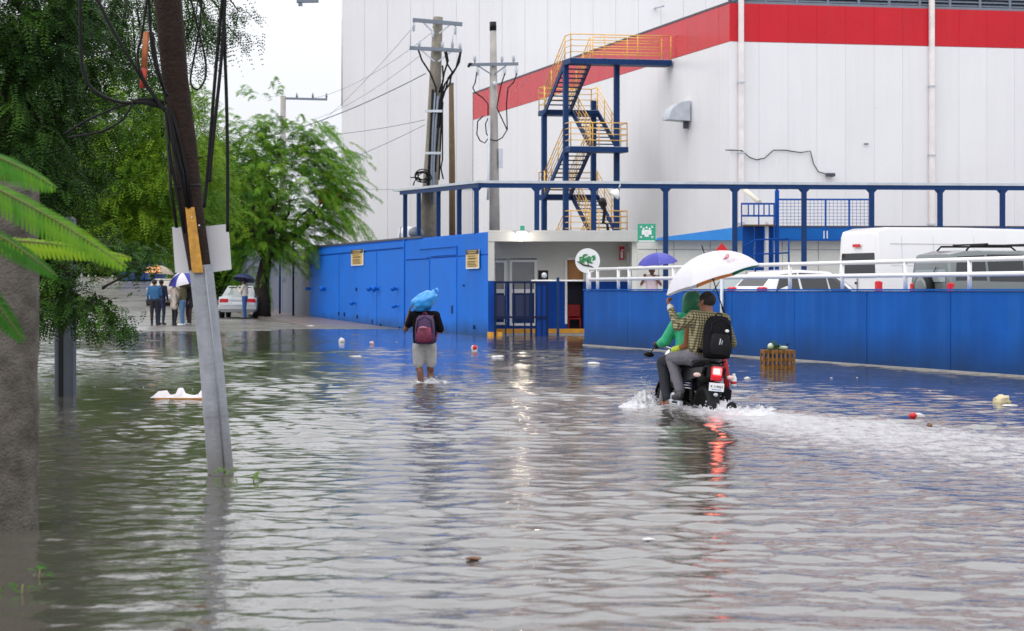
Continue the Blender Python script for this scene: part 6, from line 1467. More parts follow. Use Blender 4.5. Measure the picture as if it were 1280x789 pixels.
# cables strapped to it and hanging beside it
rr = random.Random(4)
for k in range(7):
    o0 = -9 + k * 2.6
    pts = [B_(210 + k * .8 + rr.uniform(-2, 2), 132 + k, -.105), B_(222 + o0 * .8 + rr.uniform(-1.5, 1.5), 175, -.11), B_(231 + o0 * .6 + rr.uniform(-1.5, 1.5), 215, -.112), B_(236 + o0 * .45, 250 + rr.uniform(0, 12), -.112)]
    stay(pts, .0065 + .003 * (k % 2), 'strapped_cable', lp, n=6)
for pts in ([(207, 140), (213, 200), (223, 250), (231, 292)], [(209, 138), (218, 190), (229, 240), (236, 262)], [(210, 180), (214, 240), (221, 285)]): stay([B_(x, y, -.105) for x, y in pts], .012, 'side_cable', lp, n=6)
hang = [([(280, -10), (281, 60), (283, 120), (284.5, 200), (284.5, 290)], .013), ([(279, -10), (273, 50), (267, 120), (261, 200), (255, 260)], .013), ([(282, -10), (277, 70), (270, 140), (264, 200), (262, 228)], .013), ([(236, -10), (246, 30), (256, 70), (257, 95), (250, 110), (243, 111), (238, 100), (243, 70), (250, 30), (252, -10)], .008), ([(120, -5), (137, 30), (160, 70), (185, 110), (207, 138)], .013), ([(185, -10), (178, 40), (172, 70), (180, 100), (206, 140)], .010), ([(100, -10), (101, 60), (106, 95), (120, 115), (150, 128), (185, 128), (207, 137)], .013), ([(190, 40), (196, 80), (204, 110), (208, 130)], .012), ([(168, 125), (160, 140), (150, 152), (125, 165), (85, 172)], .009), ([(175, 128), (150, 133), (110, 150), (80, 168)], .010), ([(186, -5), (190, 60), (200, 100), (210, 120)], .012)]
hc_ = thing('cable_bundle', 'tangle of black cables hanging round the leaning wooden pole', 'cables', tuple(B_(215, 130)))
for i, (pts, r_) in enumerate(hang):
    P_ = [B_(x, y, -.20 - .02 * (i % 3)) for x, y in pts]
    Q2 = []
    for a, b, c, d in zip([P_[0]] + P_[:-2], P_[:-1], P_[1:], P_[2:] + [P_[-1]]):
        for q in range(5):
            u = q / 5; Q2.append(.5 * ((2 * b) + (c - a) * u + (2 * a - 5 * b + 4 * c - d) * u * u + (3 * b - a - 3 * c + d) * u ** 3))
    Q2.append(P_[-1]); stay(Q2, r_, 'cable', hc_, n=6)
mb = MB()
for k in range(3): mb.tube([B_(205 + k, 128 + 4 * k, -.2), B_(190 - 2 * k, 124 + 3 * k, -.2), B_(172 - 3 * k, 124 + 2 * k, -.2)], .012, 6)
mb.build('cable_knot', black_cable, hc_)
ir = thing('orange_tube', 'orange red insulating tube hanging from the cables left of the leaning pole', 'insulator', tuple(B_(178, 110, -.2)))
mb = MB(); mb.tube([B_(183, 40, -.2), B_(180, 85, -.2)], [.022, .024], 10); mb.build('tube_body', mat('orange_tube', (.42, .13, .04), .6, var=.3, scale=12), ir)
mb = MB(); mb.tube([B_(180, 86, -.2), B_(178, 110, -.2)], [.026, .022], 10); mb.build('tube_end', mat('rust_red', (.36, .035, .02), .6), ir)
# white boards behind the pole
for (q, lab) in (([(215, 284), (238, 284), (246, 342), (219, 341)], 'blank pale board fixed to the leaning pole, narrow left part'), ([(256, 283), (285, 280), (289, 337), (261, 341)], 'blank pale board fixed to the leaning pole, wide right part')):
    wbd = thing('board', lab, 'board', tuple(B_(q[3][0], q[3][1], .15)), 0)
    f = [B_(x, y, .12) for x, y in q]; b = [p + V3(0, .02, 0) for p in f]
    mb = MB(); mb.hexa([f[3], f[2], b[2], b[3], f[0], f[1], b[1], b[0]]); mb.build('board_sheet', board_white, wbd)
# rough concrete column at the left edge
cc = thing('concrete_column', 'rough stained concrete column at the left edge standing in the water', 'column', tuple(P(0, 660, 11.7)))
mb = MB(); n = 20; rows = 34; vs = []
c0 = P(12, 662, 11.75); 
for i in range(rows + 1):
    z = -.4 + i * (1.83 + .4 + .2) / rows
    for j in range(n):
        a = 2 * math.pi * j / n; r_ = .168 + .012 * mnoise.noise(V3(math.cos(a) * 3, math.sin(a) * 3, z * 4)) + .006 * mnoise.noise(V3(math.cos(a) * 11, math.sin(a) * 11, z * 13))
        vs.append((c0.x + r_ * math.cos(a), 11.75 + r_ * math.sin(a), z))
mb.add(vs, [(i * n + j, i * n + (j + 1) % n, (i + 1) * n + (j + 1) % n, (i + 1) * n + j) for i in range(rows) for j in range(n)] + [tuple(range(rows * n, (rows + 1) * n))], True); mb.build('shaft', rough_concrete, cc)
mb = MB()
for i in range(4): mb.tube([(c0.x + .06 * math.cos(i * 1.57 + .7), 11.75 + .06 * math.sin(i * 1.57 + .7), 2.0), (c0.x + .06 * math.cos(i * 1.57 + .7), 11.75 + .06 * math.sin(i * 1.57 + .7), 2.12)], .012, 6)
mb.build('rebar_stub', mat('rust', (.10, .04, .02), .8), cc)
# dark steel post behind it
DY = 26.0
dp2 = thing('steel_post', 'dark grey steel post standing in the water below the drooping branch', 'post', tuple(P(79, 494, DY)))
a, b = P(67.5, 500, DY), P(91, 300, DY)
mb = MB(); mb.bbox(a.x, b.x, DY, DY + .24, -.4, 2.35, .03); mb.build('shaft', mat('slate_steel', (.035, .045, .06), .45, var=.2, scale=4), dp2)
mb = MB(); mb.bbox(a.x + .06, a.x + .12, DY - .012, DY - .001, -.3, 2.3, .004); mb.build('edge_strip', black_paint, dp2)
# ------------------------------------------------------------ foliage
UPV = np.array([0, 0, 1.0])
def unit(a): return a / np.maximum(np.linalg.norm(a, axis=-1, keepdims=True), 1e-9)
def fronds(o, d, Ln, k, ll, lw, droop, r, wid_f=.35, tone=None):
    """feather leaves: o,d (N,3) origins and directions; k leaflet pairs each -> quads"""
    N = len(o); d = unit(d); side = unit(np.cross(d, UPV + r.normal(0, .25, (N, 3)))); nrm = np.cross(side, d)
    t = (np.arange(k) + .6) / k; Ln = np.broadcast_to(Ln, (N,))
    base = o[:, None] + d[:, None] * (t[None, :, None] * Ln[:, None, None]) - UPV * (droop * (t ** 2)[None, :, None] * Ln[:, None, None])
    tang = unit(d[:, None] - UPV * (2 * droop * t)[None, :, None])
    Vs = []; 
    env = np.sin(np.pi * np.clip(t * .8 + .18, 0, 1)) ** .6
    for s in (-1, 1):
        ld = unit(side[:, None] * s + tang * .35 - UPV * .18 + r.normal(0, .12, (N, k, 3)))
        l_ = (ll * env)[None, :, None]; wv = tang * (lw * .5)
        a = base; b = base + ld * l_ * .5 + wv; c = base + ld * l_; e = base + ld * l_ * .5 - wv
        Vs.append(np.stack([a, b, c, e], 2))
    V = np.stack(Vs, 2).reshape(-1, 3)
    Q = np.arange(len(V)).reshape(-1, 4)
    tn = r.uniform(.2, .8, N) if tone is None else tone
    T = np.repeat(np.clip(tn[:, None] + r.normal(0, .08, (N, k)), 0, 1).reshape(-1), 2)
    return V, Q, T
def merge(parts):
    V = []; Q = []; T = []; b = 0
    for v, q, t in parts: V.append(v); Q.append(q + b); T.append(t); b += len(v)
    return np.concatenate(V), np.concatenate(Q), np.concatenate(T)
def leaf_obj(name, data, m, parent):
    V, Q, T = data
    return add_obj(name, np_mesh(name, V, Q, m, fattr={'leaf_tone': T}), parent)
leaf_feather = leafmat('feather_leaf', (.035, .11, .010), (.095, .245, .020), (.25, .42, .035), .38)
leaf_dark = leafmat('dark_leaf', (.010, .034, .006), (.024, .066, .009), (.070, .165, .017), .18)
leaf_mid = leafmat('mid_leaf', (.034, .095, .009), (.092, .205, .016), (.23, .37, .03), .38)
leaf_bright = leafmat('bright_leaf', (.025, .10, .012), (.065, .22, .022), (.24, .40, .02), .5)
def limb(mb, pts, r0, r1, n=8): 
    k = len(pts); mb.tube(pts, [r0 + (r1 - r0) * i / (k - 1) for i in range(k)], n)
def wig(a, b, k, amp, r):
    a = np.array(a, float); b = np.array(b, float); return [a + (b - a) * i / k + (r.normal(0, amp, 3) if 0 < i < k else 0) for i in range(k + 1)]
# feathery tree by the silver car: long arching, drooping shoots
def feathery():
    r = np.random.default_rng(21); Y0 = 84.0
    base = np.array([XP(327, Y0 + 5), Y0 + 5, ground_z(Y0 + 5)])
    t = thing('feathery_tree', 'feathery bright green tree with drooping shoots over the silver car', 'tree', tuple(base))
    tr = MB(); fork = base + [0.2, 0, 2.6]
    limb(tr, [base, base + [.05, 0, .8], base + [.02, .1, 1.7], fork], .42, .26, 12); tr.build('trunk', bark, t)
    tips = []
    for k in range(13):
        a = r.uniform(0, 2 * np.pi); e = r.uniform(.5, 1.25); L_ = r.uniform(2.6, 5.6)
        tip = fork + np.array([math.cos(a) * math.cos(e) * L_ * 1.05, math.sin(a) * math.cos(e) * L_ * .7, math.sin(e) * L_])
        pts = wig(fork, tip, 5, .18, r); mb = MB(); limb(mb, pts, .14, .04, 7); mb.build('limb', bark, t); tips.append(pts)
    parts = []; so = []; sdir = []; 
    N = 1250
    # crown envelope, an uneven spread of shoots
    cx0, cz0 = XP(336, Y0 + 4), 5.6
    for i in range(N):
        u = r.normal(0, 1, 3); u /= np.linalg.norm(u); rad = r.uniform(.25, 1) ** .5
        o = np.array([cx0 + u[0] * rad * 3.5, Y0 + 4.5 + u[1] * rad * 2.3, cz0 + u[2] * rad * 3.25])
        if o[2] < 2.4 + .35 * r.random(): o[2] = 2.4 + r.uniform(0, 2)
        dr = np.array([u[0] * .9 + r.normal(0, .35) + .02, u[1] * .6 + r.normal(0, .35), .55 + .5 * u[2] + r.normal(0, .2)]); dr /= np.linalg.norm(dr)
        L_ = r.uniform(.9, 1.9) * (1.1 if u[2] > 0 else .85); dp = r.uniform(.38, .85); m = int(10 + L_ * 12); ts = np.linspace(.08, 1, m)
        p = o + dr * (ts[:, None] * L_) - UPV * (dp * ts[:, None] ** 2 * L_)
        tg_ = unit(dr - UPV * (2 * dp * ts[:, None])); sd_ = unit(np.cross(tg_, UPV))
        alt = np.where(np.arange(m) % 2, 1, -1)[:, None]
        fd = unit(sd_ * alt * .8 + tg_ * .7 - UPV * .35 + r.normal(0, .2, (m, 3)))
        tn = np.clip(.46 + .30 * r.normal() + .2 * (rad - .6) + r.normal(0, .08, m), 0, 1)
        parts.append(fronds(p, fd, r.uniform(.15, .26, m), 5, .075, .032, .35, r, tone=tn))
    # the long low branch reaching right over the blue wall and the top sprays against the sky
    for (x0, y0, x1, y1, cnt) in ((400, 235, 462, 298, 26), (395, 215, 440, 215, 14), (300, 140, 262, 122, 6), (330, 125, 300, 108, 5), (350, 130, 345, 104, 6), (380, 150, 425, 165, 12), (395, 170, 446, 200, 14), (285, 190, 255, 165, 10), (300, 160, 275, 145, 6)):
        for c in range(cnt):
            f = r.uniform(0, 1); q = np.array(P(x0 + (x1 - x0) * f * .8 + r.normal(0, 5), y0 + (y1 - y0) * f * .75 + r.normal(0, 6), Y0 + 3 + r.normal(0, .6)))
            e = np.array(P(x1, y1, Y0 + 3)) - np.array(P(x0, y0, Y0 + 3)); dr = unit(e + r.normal(0, .35, 3) + [0, 0, .5]); L_ = r.uniform(.6, 1.2); dp = r.uniform(.5, .9); m = int(8 + L_ * 9); ts = np.linspace(.08, 1, m)
            p = q + dr * (ts[:, None] * L_) - UPV * (dp * ts[:, None] ** 2 * L_); tg_ = unit(dr - UPV * (2 * dp * ts[:, None])); sd_ = unit(np.cross(tg_, UPV)); alt = np.where(np.arange(m) % 2, 1, -1)[:, None]
            fd = unit(sd_ * alt * .8 + tg_ * .7 - UPV * .35 + r.normal(0, .2, (m, 3)))
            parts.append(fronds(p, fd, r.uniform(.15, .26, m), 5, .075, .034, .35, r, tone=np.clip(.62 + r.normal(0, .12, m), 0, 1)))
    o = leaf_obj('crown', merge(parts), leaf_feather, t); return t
feathery()
def clumped(name, label, Y, env, n_clump, per, leafm, fl, k, ll, lw, seed, trunk=None, tone0=.4, drop=.5, group=None, depth=1.2):
    """tree whose crown is many leafy twigs gathered in clumps inside the picture-plane ellipses env = [(px,py,rx,ry,weight)]"""
    r = np.random.default_rng(seed); parts = []; tw = MB(); tot = sum(e[4] for e in env)
    t = thing(name, label, 'tree', tuple(trunk[0]) if trunk else tuple(P(env[0][0], 400, Y)), 0, group)
    if trunk:
        mb = MB(); limb(mb, trunk[1], trunk[2], trunk[3], 10); mb.build('trunk', bark, t)
    sc_ = Y / FPX; hubs = trunk[4] if trunk else [P(env[0][0], env[0][1], Y)]
    for (px, py, rx, ry, wgt) in env:
        for i in range(int(round(n_clump * wgt / tot))):
            a = r.uniform(0, 2 * np.pi); rad = r.uniform(0, 1) ** .5
            c = np.array(P(px + rx * rad * math.cos(a), py + ry * rad * math.sin(a), Y)) + [0, r.uniform(-depth, depth), 0]
            hub = np.array(min(hubs, key=lambda h: (Vector(h) - Vector(c)).length)); outd = unit(c - hub + r.normal(0, .4, 3))
            if r.random() < .35: limb(tw, wig(hub + (c - hub) * r.uniform(.2, .5), c, 3, .05, r), .02, .008, 5)
            m = per; sz = r.uniform(.7, 1.3)
            o = c + r.normal(0, 1, (m, 3)) * np.array([.30, .30, .16]) * sz * fl * 2.0
            d = unit(outd * .7 + r.normal(0, .55, (m, 3)) + [0, 0, -.05])
            tn = np.clip(tone0 + r.normal(0, .24) + r.normal(0, .10, m), 0, 1)
            parts.append(fronds(o, d, r.uniform(.7, 1.25, m) * fl, k, ll, lw, drop, r, tone=tn))
    if tw.v: tw.build('twigs', bark, t)['kind'] = 'stuff'
    leaf_obj('crown', merge(parts), leafm, t); return t
# mid-distance tree between the road and the leaning pole
Ym = 46.0
tb = P(40, 400, Ym); th = P(110, 240, Ym)
clumped('broad_tree', 'broad mid green tree overhanging the far road left of the leaning pole', Ym,
        [(140, 195, 75, 70, 6), (215, 185, 45, 65, 3.4), (120, 130, 50, 40, 1.6), (200, 120, 40, 25, .6), (110, 280, 95, 45, 3.4), (190, 262, 58, 44, 3), (60, 220, 60, 80, 3), (240, 250, 42, 50, 2.2), (265, 215, 28, 40, .8), (165, 298, 42, 16, 1.0), (100, 305, 40, 14, .6)], 420, 34, leaf_mid, .36, 7, .09, .032, 31,
        trunk=(P(20, 400, Ym), [P(20, 420, Ym), P(24, 350, Ym), P(60, 280, Ym), P(100, 230, Ym)], .26, .14, [P(100, 230, Ym), P(150, 200, Ym), P(60, 230, Ym), P(200, 220, Ym)]), tone0=.64, depth=2.4)
# nearer dark tree filling the upper left corner
Yd = 27.0
clumped('dark_tree', 'dense dark tree filling the upper left corner', Yd,
        [(35, 50, 70, 70, 5.5), (20, 180, 60, 85, 4.2), (-60, 120, 80, 150, 2.6), (105, 30, 40, 35, 1.0), (75, 120, 30, 50, 1.0), (65, 220, 30, 40, .6), (15, 285, 50, 40, 1.4), (-20, -60, 140, 50, 3)], 330, 24, leaf_dark, .34, 9, .072, .024, 33,
        trunk=(P(-70, 560, Yd), [P(-70, 540, Yd), P(-62, 420, Yd), P(-40, 300, Yd), P(-5, 190, Yd), P(20, 90, Yd)], .24, .12, [P(20, 90, Yd), P(-5, 190, Yd), P(40, 130, Yd), P(60, 60, Yd)]), tone0=.31, depth=1.5)
# overhanging branches of small leaves against the sky
Yo = 33.0
clumped('overhanging_tree', 'tree branches with small leaves hanging from above across the pale sky', Yo,
        [(165, 30, 55, 45, 2.6), (225, 20, 45, 28, 1.1), (270, 20, 30, 30, .7), (150, 100, 50, 40, 1.4), (120, 0, 50, 40, 1.6), (265, 45, 26, 20, .35), (205, 75, 40, 40, .7), (200, -60, 120, 40, 2.5)], 130, 26, leaf_dark, .26, 6, .055, .026, 35,
        trunk=(P(60, 560, Yo), [P(-30, 560, Yo), P(-10, 330, Yo), P(40, 80, Yo), P(110, -60, Yo)], .22, .12, [P(110, -60, Yo), P(40, 80, Yo), P(160, -30, Yo), P(230, -50, Yo)]), tone0=.50, depth=1.2)
# drooping leafy branch in front of the steel post
Yb = 24.0
bt = P(-30, 300, Yb)
clumped('drooping_branch', 'dark leafy branch drooping over the steel post towards the water', Yb,
        [(58, 345, 32, 24, 2.2), (52, 385, 20, 24, 1.1), (80, 375, 24, 15, 1.0), (106, 386, 18, 10, .7), (130, 397, 15, 8, .5), (150, 409, 11, 7, .35), (118, 413, 6, 7, .2), (40, 335, 40, 28, 1.5), (158, 322, 22, 9, .5), (110, 320, 40, 9, .6), (150, 308, 35, 12, .7), (172, 345, 9, 9, .18)], 100, 20, leaf_dark, .17, 6, .05, .024, 37,
        trunk=(bt, [P(-60, 300, Yb), P(0, 318, Yb), P(60, 345, Yb), P(120, 385, Yb)], .05, .012, [P(60, 345, Yb), P(110, 375, Yb), P(30, 330, Yb), P(90, 335, Yb)]), tone0=.55, depth=.5)
# background belt of trees behind the road crest and the grey wall, one mass
def far_wood():
    r = np.random.default_rng(40); parts = []
    for (x0, x1, y0, y1, Y, n) in ((20, 330, 200, 318, 128, 420), (225, 345, 190, 372, 112, 300), (60, 200, 230, 322, 150, 120)):
        px = r.uniform(x0, x1, n); py = y0 + (y1 - y0) * r.uniform(0, 1, n) ** .8
        for a, b in zip(px, py):
            c = np.array(P(a, b, Y)) + [0, r.uniform(-2, 2), 0]; m = 12
            o = c + r.normal(0, .55, (m, 3)); d = unit(r.normal(0, 1, (m, 3)) + [0, 0, -.2]); tn = np.clip(.35 + r.normal(0, .18) + r.normal(0, .08, m), 0, 1)
            parts.append(fronds(o, d, r.uniform(.6, 1.0, m), 5, .28, .12, .3, r, tone=tn))
    o = leaf_obj('far_wood', merge(parts), leaf_mid, None); o['kind'] = 'stuff'
far_wood()
# fern-like fronds close to the lens at the left edge
def near_fronds():
    r = np.random.default_rng(50)
    specs = [(-60, 180, 68, 234, 8.2, 28, 30, .35, 'green uppermost feather leaf at the left edge'), (-50, 215, 156, 333, 8.0, 40, 31, .50, 'longest bright feather leaf crossing in front of the concrete column'), (-60, 300, 162, 322, 8.3, 38, 21, .95, 'yellow green feather leaf tip nearest the drooping branch'),
             (-60, 320, 28, 425, 7.6, 22, 25, .08, 'short hanging feather leaf over the concrete column'), (-70, 262, 70, 345, 7.4, 26, 24, .18, 'dark green feather leaf under the longest one')]
    for (x0, y0, x1, y1, Y, k, wpx, tone, lab) in specs:
        a, b = np.array(P(x0, y0, Y)), np.array(P(x1, y1, Y + .25)); mid = (a + b) / 2 + UPV * .05
        t_ = np.linspace(0, 1, k + 2)[1:]; p = (1 - t_)[:, None] ** 2 * a + (2 * t_ * (1 - t_))[:, None] * mid + (t_ ** 2)[:, None] * b
        tg_ = unit(np.gradient(p, axis=0)); sd_ = unit(np.cross(tg_, np.array([0, -.8, .6]))); V = []; T = []; b0 = []
        wm = wpx * Y / FPX
        for i in range(len(p)):
            f = t_[i]; l_ = wm * (math.sin(math.pi * min(1, f * .72 + .25)) ** .7)
            for s in (-1, 1):
                ld = unit(sd_[i] * s + tg_[i] * .45 + np.array([0, r.normal(0, .06), -.15 - .25 * (s < 0)])); w_ = tg_[i] * np.linalg.norm(p[min(i + 1, len(p) - 1)] - p[max(i - 1, 0)]) * .27
                nrm = np.cross(ld, tg_[i]) * .06 * l_
                q0, q1, q2 = p[i], p[i] + ld * l_ * .55 - UPV * .08 * l_, p[i] + ld * l_ - UPV * .22 * l_
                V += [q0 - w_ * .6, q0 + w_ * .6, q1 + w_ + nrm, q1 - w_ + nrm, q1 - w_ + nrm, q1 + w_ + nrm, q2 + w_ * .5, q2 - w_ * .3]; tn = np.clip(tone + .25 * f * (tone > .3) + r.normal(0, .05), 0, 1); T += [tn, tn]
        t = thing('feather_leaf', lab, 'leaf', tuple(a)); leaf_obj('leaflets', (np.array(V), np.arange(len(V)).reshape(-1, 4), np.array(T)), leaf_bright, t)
        mb = MB(); mb.tube([Vector(q) for q in p], [.007 * (1 - .7 * f) for f in t_], 6); mb.build('leaf_stalk', mat('leaf_stalk', (.12, .13, .03), .6) if 'leaf_stalk' not in MATS else MATS['leaf_stalk'], t)
near_fronds()
# sprigs standing in the water
def sprig(label, base, h, n, seed, m=leaf_bright, tone=.6):
    r = np.random.default_rng(seed); t = thing('sprig', label, 'plant', tuple(base)); base = np.array(base)
    o = np.repeat(base[None], n, 0) + np.stack([r.normal(0, .03, n), r.normal(0, .03, n), r.uniform(0, h * .7, n)], -1); d = unit(np.stack([r.normal(0, .6, n), r.normal(0, .5, n), r.uniform(.1, .8, n)], -1))
    leaf_obj('leaves', fronds(o, d, h * .9, 4, h * .42, h * .2, .3, r, tone=np.clip(tone + r.normal(0, .1, n), 0, 1)), m, t)
    mb = MB(); mb.tube([Vector(base) - V3(0, 0, .05), Vector(base) + V3(.01, 0, h * .7)], .005, 5); mb.build('stem', MATS['leaf_stalk'], t)
def wp_(px, py):
    Y = FPX * CAM_H / (py - HY); return V3(XP(px, Y), Y, 0)
sprig('small green sprig in the water right of the leaning pole foot', wp_(316, 602), .07, 5, 1); sprig('small green sprig growing against the foot of the leaning pole', wp_(287, 594) + V3(.0, -.16, 0), .08, 6, 2)
sprig('green leaves floating low in the bottom left corner of the water', wp_(26, 742), .06, 4, 3, tone=.35); sprig('green leaf pair on the water below the concrete column', wp_(48, 722), .07, 4, 4, tone=.35)

# ------------------------------------------------------------ things floating and standing in the water
# foam tray: crumpled white foam on a brown cardboard edge
fo = thing('foam_tray', 'crumpled white foam block on brown cardboard floating left of the leaning pole', 'litter', tuple(wp_(224, 500)))
c = wp_(222, 499); mb = MB(); nx_, ny_ = 22, 8; vs = []
for j in range(ny_ + 1):
    for i in range(nx_ + 1):
        x = -.33 + .72 * i / nx_; y = -.14 + .28 * j / ny_; e = min(i, nx_ - i, j * 2, (ny_ - j) * 2) / 3
        h = .045 + .055 * mnoise.noise(V3(x * 6, y * 6, 3)) + (.05 if abs(x + .22) < .09 else 0) + (.055 if abs(x - .02) < .05 else 0) + (.04 if x > .26 else 0)
        vs.append((c.x + x + .01 * mnoise.noise(V3(x * 9, y * 9, 1)), c.y + y, max(.012, h * min(1, e)) + .012))
mb.add(vs, [(j * (nx_ + 1) + i, j * (nx_ + 1) + i + 1, (j + 1) * (nx_ + 1) + i + 1, (j + 1) * (nx_ + 1) + i) for j in range(ny_) for i in range(nx_)], False); mb.build('foam', mat('foam_white', (.74, .70, .72), .7, var=.08, scale=20), fo)
mb = MB(); mb.bbox(c.x - .27, c.x + .40, c.y - .16, c.y + .14, -.05, .024, .01); mb.build('cardboard', mat('cardboard', (.36, .17, .05), .8, var=.25, scale=14), fo)
# plastic crate of slatted sides with bottles and leaves on it
ck = wp_(972, 461)
cy_ = thing('crate', 'weathered orange brown plastic crate standing in the water by the blue ramp wall', 'crate', (ck.x, ck.y, -.32))
crm = mat('crate_brown', (.20, .095, .028), .7, var=.5, scale=12, spec=.2); cx_, W2, D2, T2 = ck.x, .265, .2, ZP(437, ck.y)
for z in (-.28, -.13, .0, .13, T2 - .07):
    for (x0, x1, y0, y1) in ((-W2, W2, -D2, -D2 + .02), (-W2, W2, D2 - .02, D2), (-W2, -W2 + .02, -D2 + .021, D2 - .021), (W2 - .02, W2, -D2 + .021, D2 - .021)):
        mb = MB(); mb.bbox(ck.x + x0, ck.x + x1, ck.y + y0, ck.y + y1, z, z + .062, .006); mb.build('slat', crm, cy_)
for x in [W2 * k / 3.5 for k in (-3.5, -2.5, -1.5, -.5, .5, 1.5, 2.5, 3.5)]:
    for y in (-D2 - .012, D2 + .012):
        mb = MB(); mb.bbox(ck.x + x - .018, ck.x + x + .018, ck.y + y - .011, ck.y + y + .011, -.32, T2 - .004, .004); mb.build('corner_strut', crm, cy_)
mb = MB(); mb.bbox(ck.x - W2 + .022, ck.x + W2 - .022, ck.y - D2 + .022, ck.y + D2 - .022, T2 - .06, T2 - .035, .004); mb.build('crate_lid', crm, cy_)
bn = thing('green_bundle', 'bundle of leaves and pale green bottles lying on the orange brown crate', 'bundle', (ck.x, ck.y, T2))
mb = MB(); mb.lathe([(.01, -.14), (.02, -.11), (.034, -.07), (.034, .05), (.03, .065), (.008, .07)], 12, (ck.x + .10, ck.y - .05, T2 + .03), 'x'); mb.build('bottle', mat('pale_green_plastic', (.42, .50, .36), .2), bn)
mb = MB(); mb.ell((ck.x - .13, ck.y - .06, T2 + .06), (.055, .05, .055)); mb.build('cup', mat('pale_green_cup', (.55, .60, .45), .4), bn)
r = np.random.default_rng(8); n = 34; o = np.array([ck.x - .02, ck.y, T2 + .03]) + r.normal(0, 1, (n, 3)) * [.10, .08, .02]; d = unit(r.normal(0, 1, (n, 3)) * [1, 1, .6] + [0, 0, .35])
leaf_obj('leaves', fronds(o, d, .13, 4, .05, .03, .4, r), leaf_dark, bn)
def blob(name, label, px, py, rx, ry, rz, m, seed=1, cat='litter'):
    rx, ry, rz = rx * .75, ry * .75, rz * .75
    c = wp_(px, py); t = thing(name, label, cat, tuple(c)); n, k = 16, 9; vs = []
    for i in range(k + 1):
        th = math.pi * i / k
        for j in range(n):
            a = 2 * math.pi * j / n; d = V3(math.sin(th) * math.cos(a), math.sin(th) * math.sin(a), -math.cos(th)); q = 1 + .45 * mnoise.noise(d * 1.9 + V3(seed * 3.1, 0, 0)) + .15 * mnoise.noise(d * 5 + V3(0, seed, 0))
            vs.append((c.x + d.x * rx * q, c.y + d.y * ry * q, d.z * rz * q + rz * .45))
    mb = MB(); mb.add(vs, [(i * n + j, i * n + (j + 1) % n, (i + 1) * n + (j + 1) % n, (i + 1) * n + j) for i in range(k) for j in range(n)], True); mb.build('crumpled_skin', m, t); return t
lw = mat('litter_white', (.60, .59, .60), .5, var=.06, scale=12); ly = mat('litter_yellow', (.55, .47, .28), .5); lbr = mat('litter_brown', (.13, .06, .03), .7)
blob('plastic_bag', 'crumpled cream plastic bag floating near the right edge before the ramp wall', 1252, 504, .15, .12, .09, ly, 2); blob('plastic_sheet', 'flat white plastic scrap floating beside the cream bag', 1262, 508, .13, .09, .02, lw, 3)
b_ = blob('drink_cup', 'red and white drink cup floating above the bike wake', 1147, 522, .10, .05, .045, lw, 4, 'cup'); q = wp_(1141, 523); mb = MB(); mb.ell(q + V3(0, -.01, .03), (.045, .04, .035)); mb.build('red_lid', red_paint, b_)
blob('foam_cup', 'white foam cup floating before the far end of the blue wall', 427, 428, .11, .08, .11, lw, 5); blob('paper_scrap', 'white scrap lying on the pavement edge at the waterline', 388, 408.5, .22, .1, .05, lw, 6)
b_ = blob('drink_can', 'white and red drink can floating before the corner of the blue wall', 593, 439, .10, .08, .12, lw, 7, 'can'); q = wp_(593, 440); mb = MB(); mb.ell(q + V3(.01, -.06, .10), (.05, .04, .06)); mb.build('red_label', red_paint, b_)
blob('paper_scrap', 'pale scrap floating right of the barred gate', 742, 456, .14, .10, .05, lw, 8); blob('paper_scrap', 'white scrap floating in front of the guardhouse', 622, 447, .16, .08, .04, lw, 9); blob('paper_scrap', 'small pinkish scrap floating at the far pavement edge', 465, 431, .07, .06, .08, mat('litter_pink', (.6, .4, .4), .5), 10)
blob('dead_leaf', 'brown dead leaf floating in the middle of the foreground water', 592, 699, .055, .04, .012, lbr, 11, 'leaf'); blob('paper_scrap', 'small white scrap floating below the motorbike reflection', 811, 675, .05, .03, .010, lw, 12); blob('dark_scrap', 'small dark scrap on the bike wake', 1162, 533, .04, .05, .03, lbr, 13); blob('paper_scrap', 'white scrap floating right of the motorbike', 934, 474, .06, .05, .03, lw, 14)
blob('paper_scrap', 'thin white scrap floating left of the walker', 445, 446, .18, .06, .02, lw, 15)
# splashes thrown up by the wheels and the walker's legs: many drops and ragged sheets of water
spl = mat('splash_water', (.50, .50, .53), .25, var=.1, trans=.0, spec=.8)
def splash(label, c, specs, seed):
    t = thing('water_splash', label, 'splash', tuple(c)); r = np.random.default_rng(seed); mb = MB()
    for (dx, dy, sx, sy, h, n, s0) in specs:
        for i in range(n):
            x, y = dx + r.normal(0, sx), dy + r.normal(0, sy); e = math.exp(-((x - dx) / (1.4 * sx)) ** 2 - ((y - dy) / (1.4 * sy)) ** 2); z = r.uniform(-.01, 1) ** 1.6 * h * e if r.random() < .8 else r.uniform(0, 1.3) * h * e
            z = abs(z); s = s0 * r.uniform(.3, 1.1) * (1 - .55 * z / (h * 1.4)); M_ = Matrix.Rotation(r.uniform(-.8, .8), 3, 'Y')
            mb.ell((c.x + x, c.y + y, z), (s * r.uniform(.7, 1.7), s, s * r.uniform(.6, 1.5)), 6, 4, M_)
    mb.build('droplets', spl, t)['kind'] = 'stuff'; return t
bw_ = lambda x, y: (MW[bike.name] @ V3(x, y, 0))
c = V3(BIKE.x, BIKE.y, 0); f_ = bw_(-.05, .85) - c; rwz = bw_(.08, -.80) - c
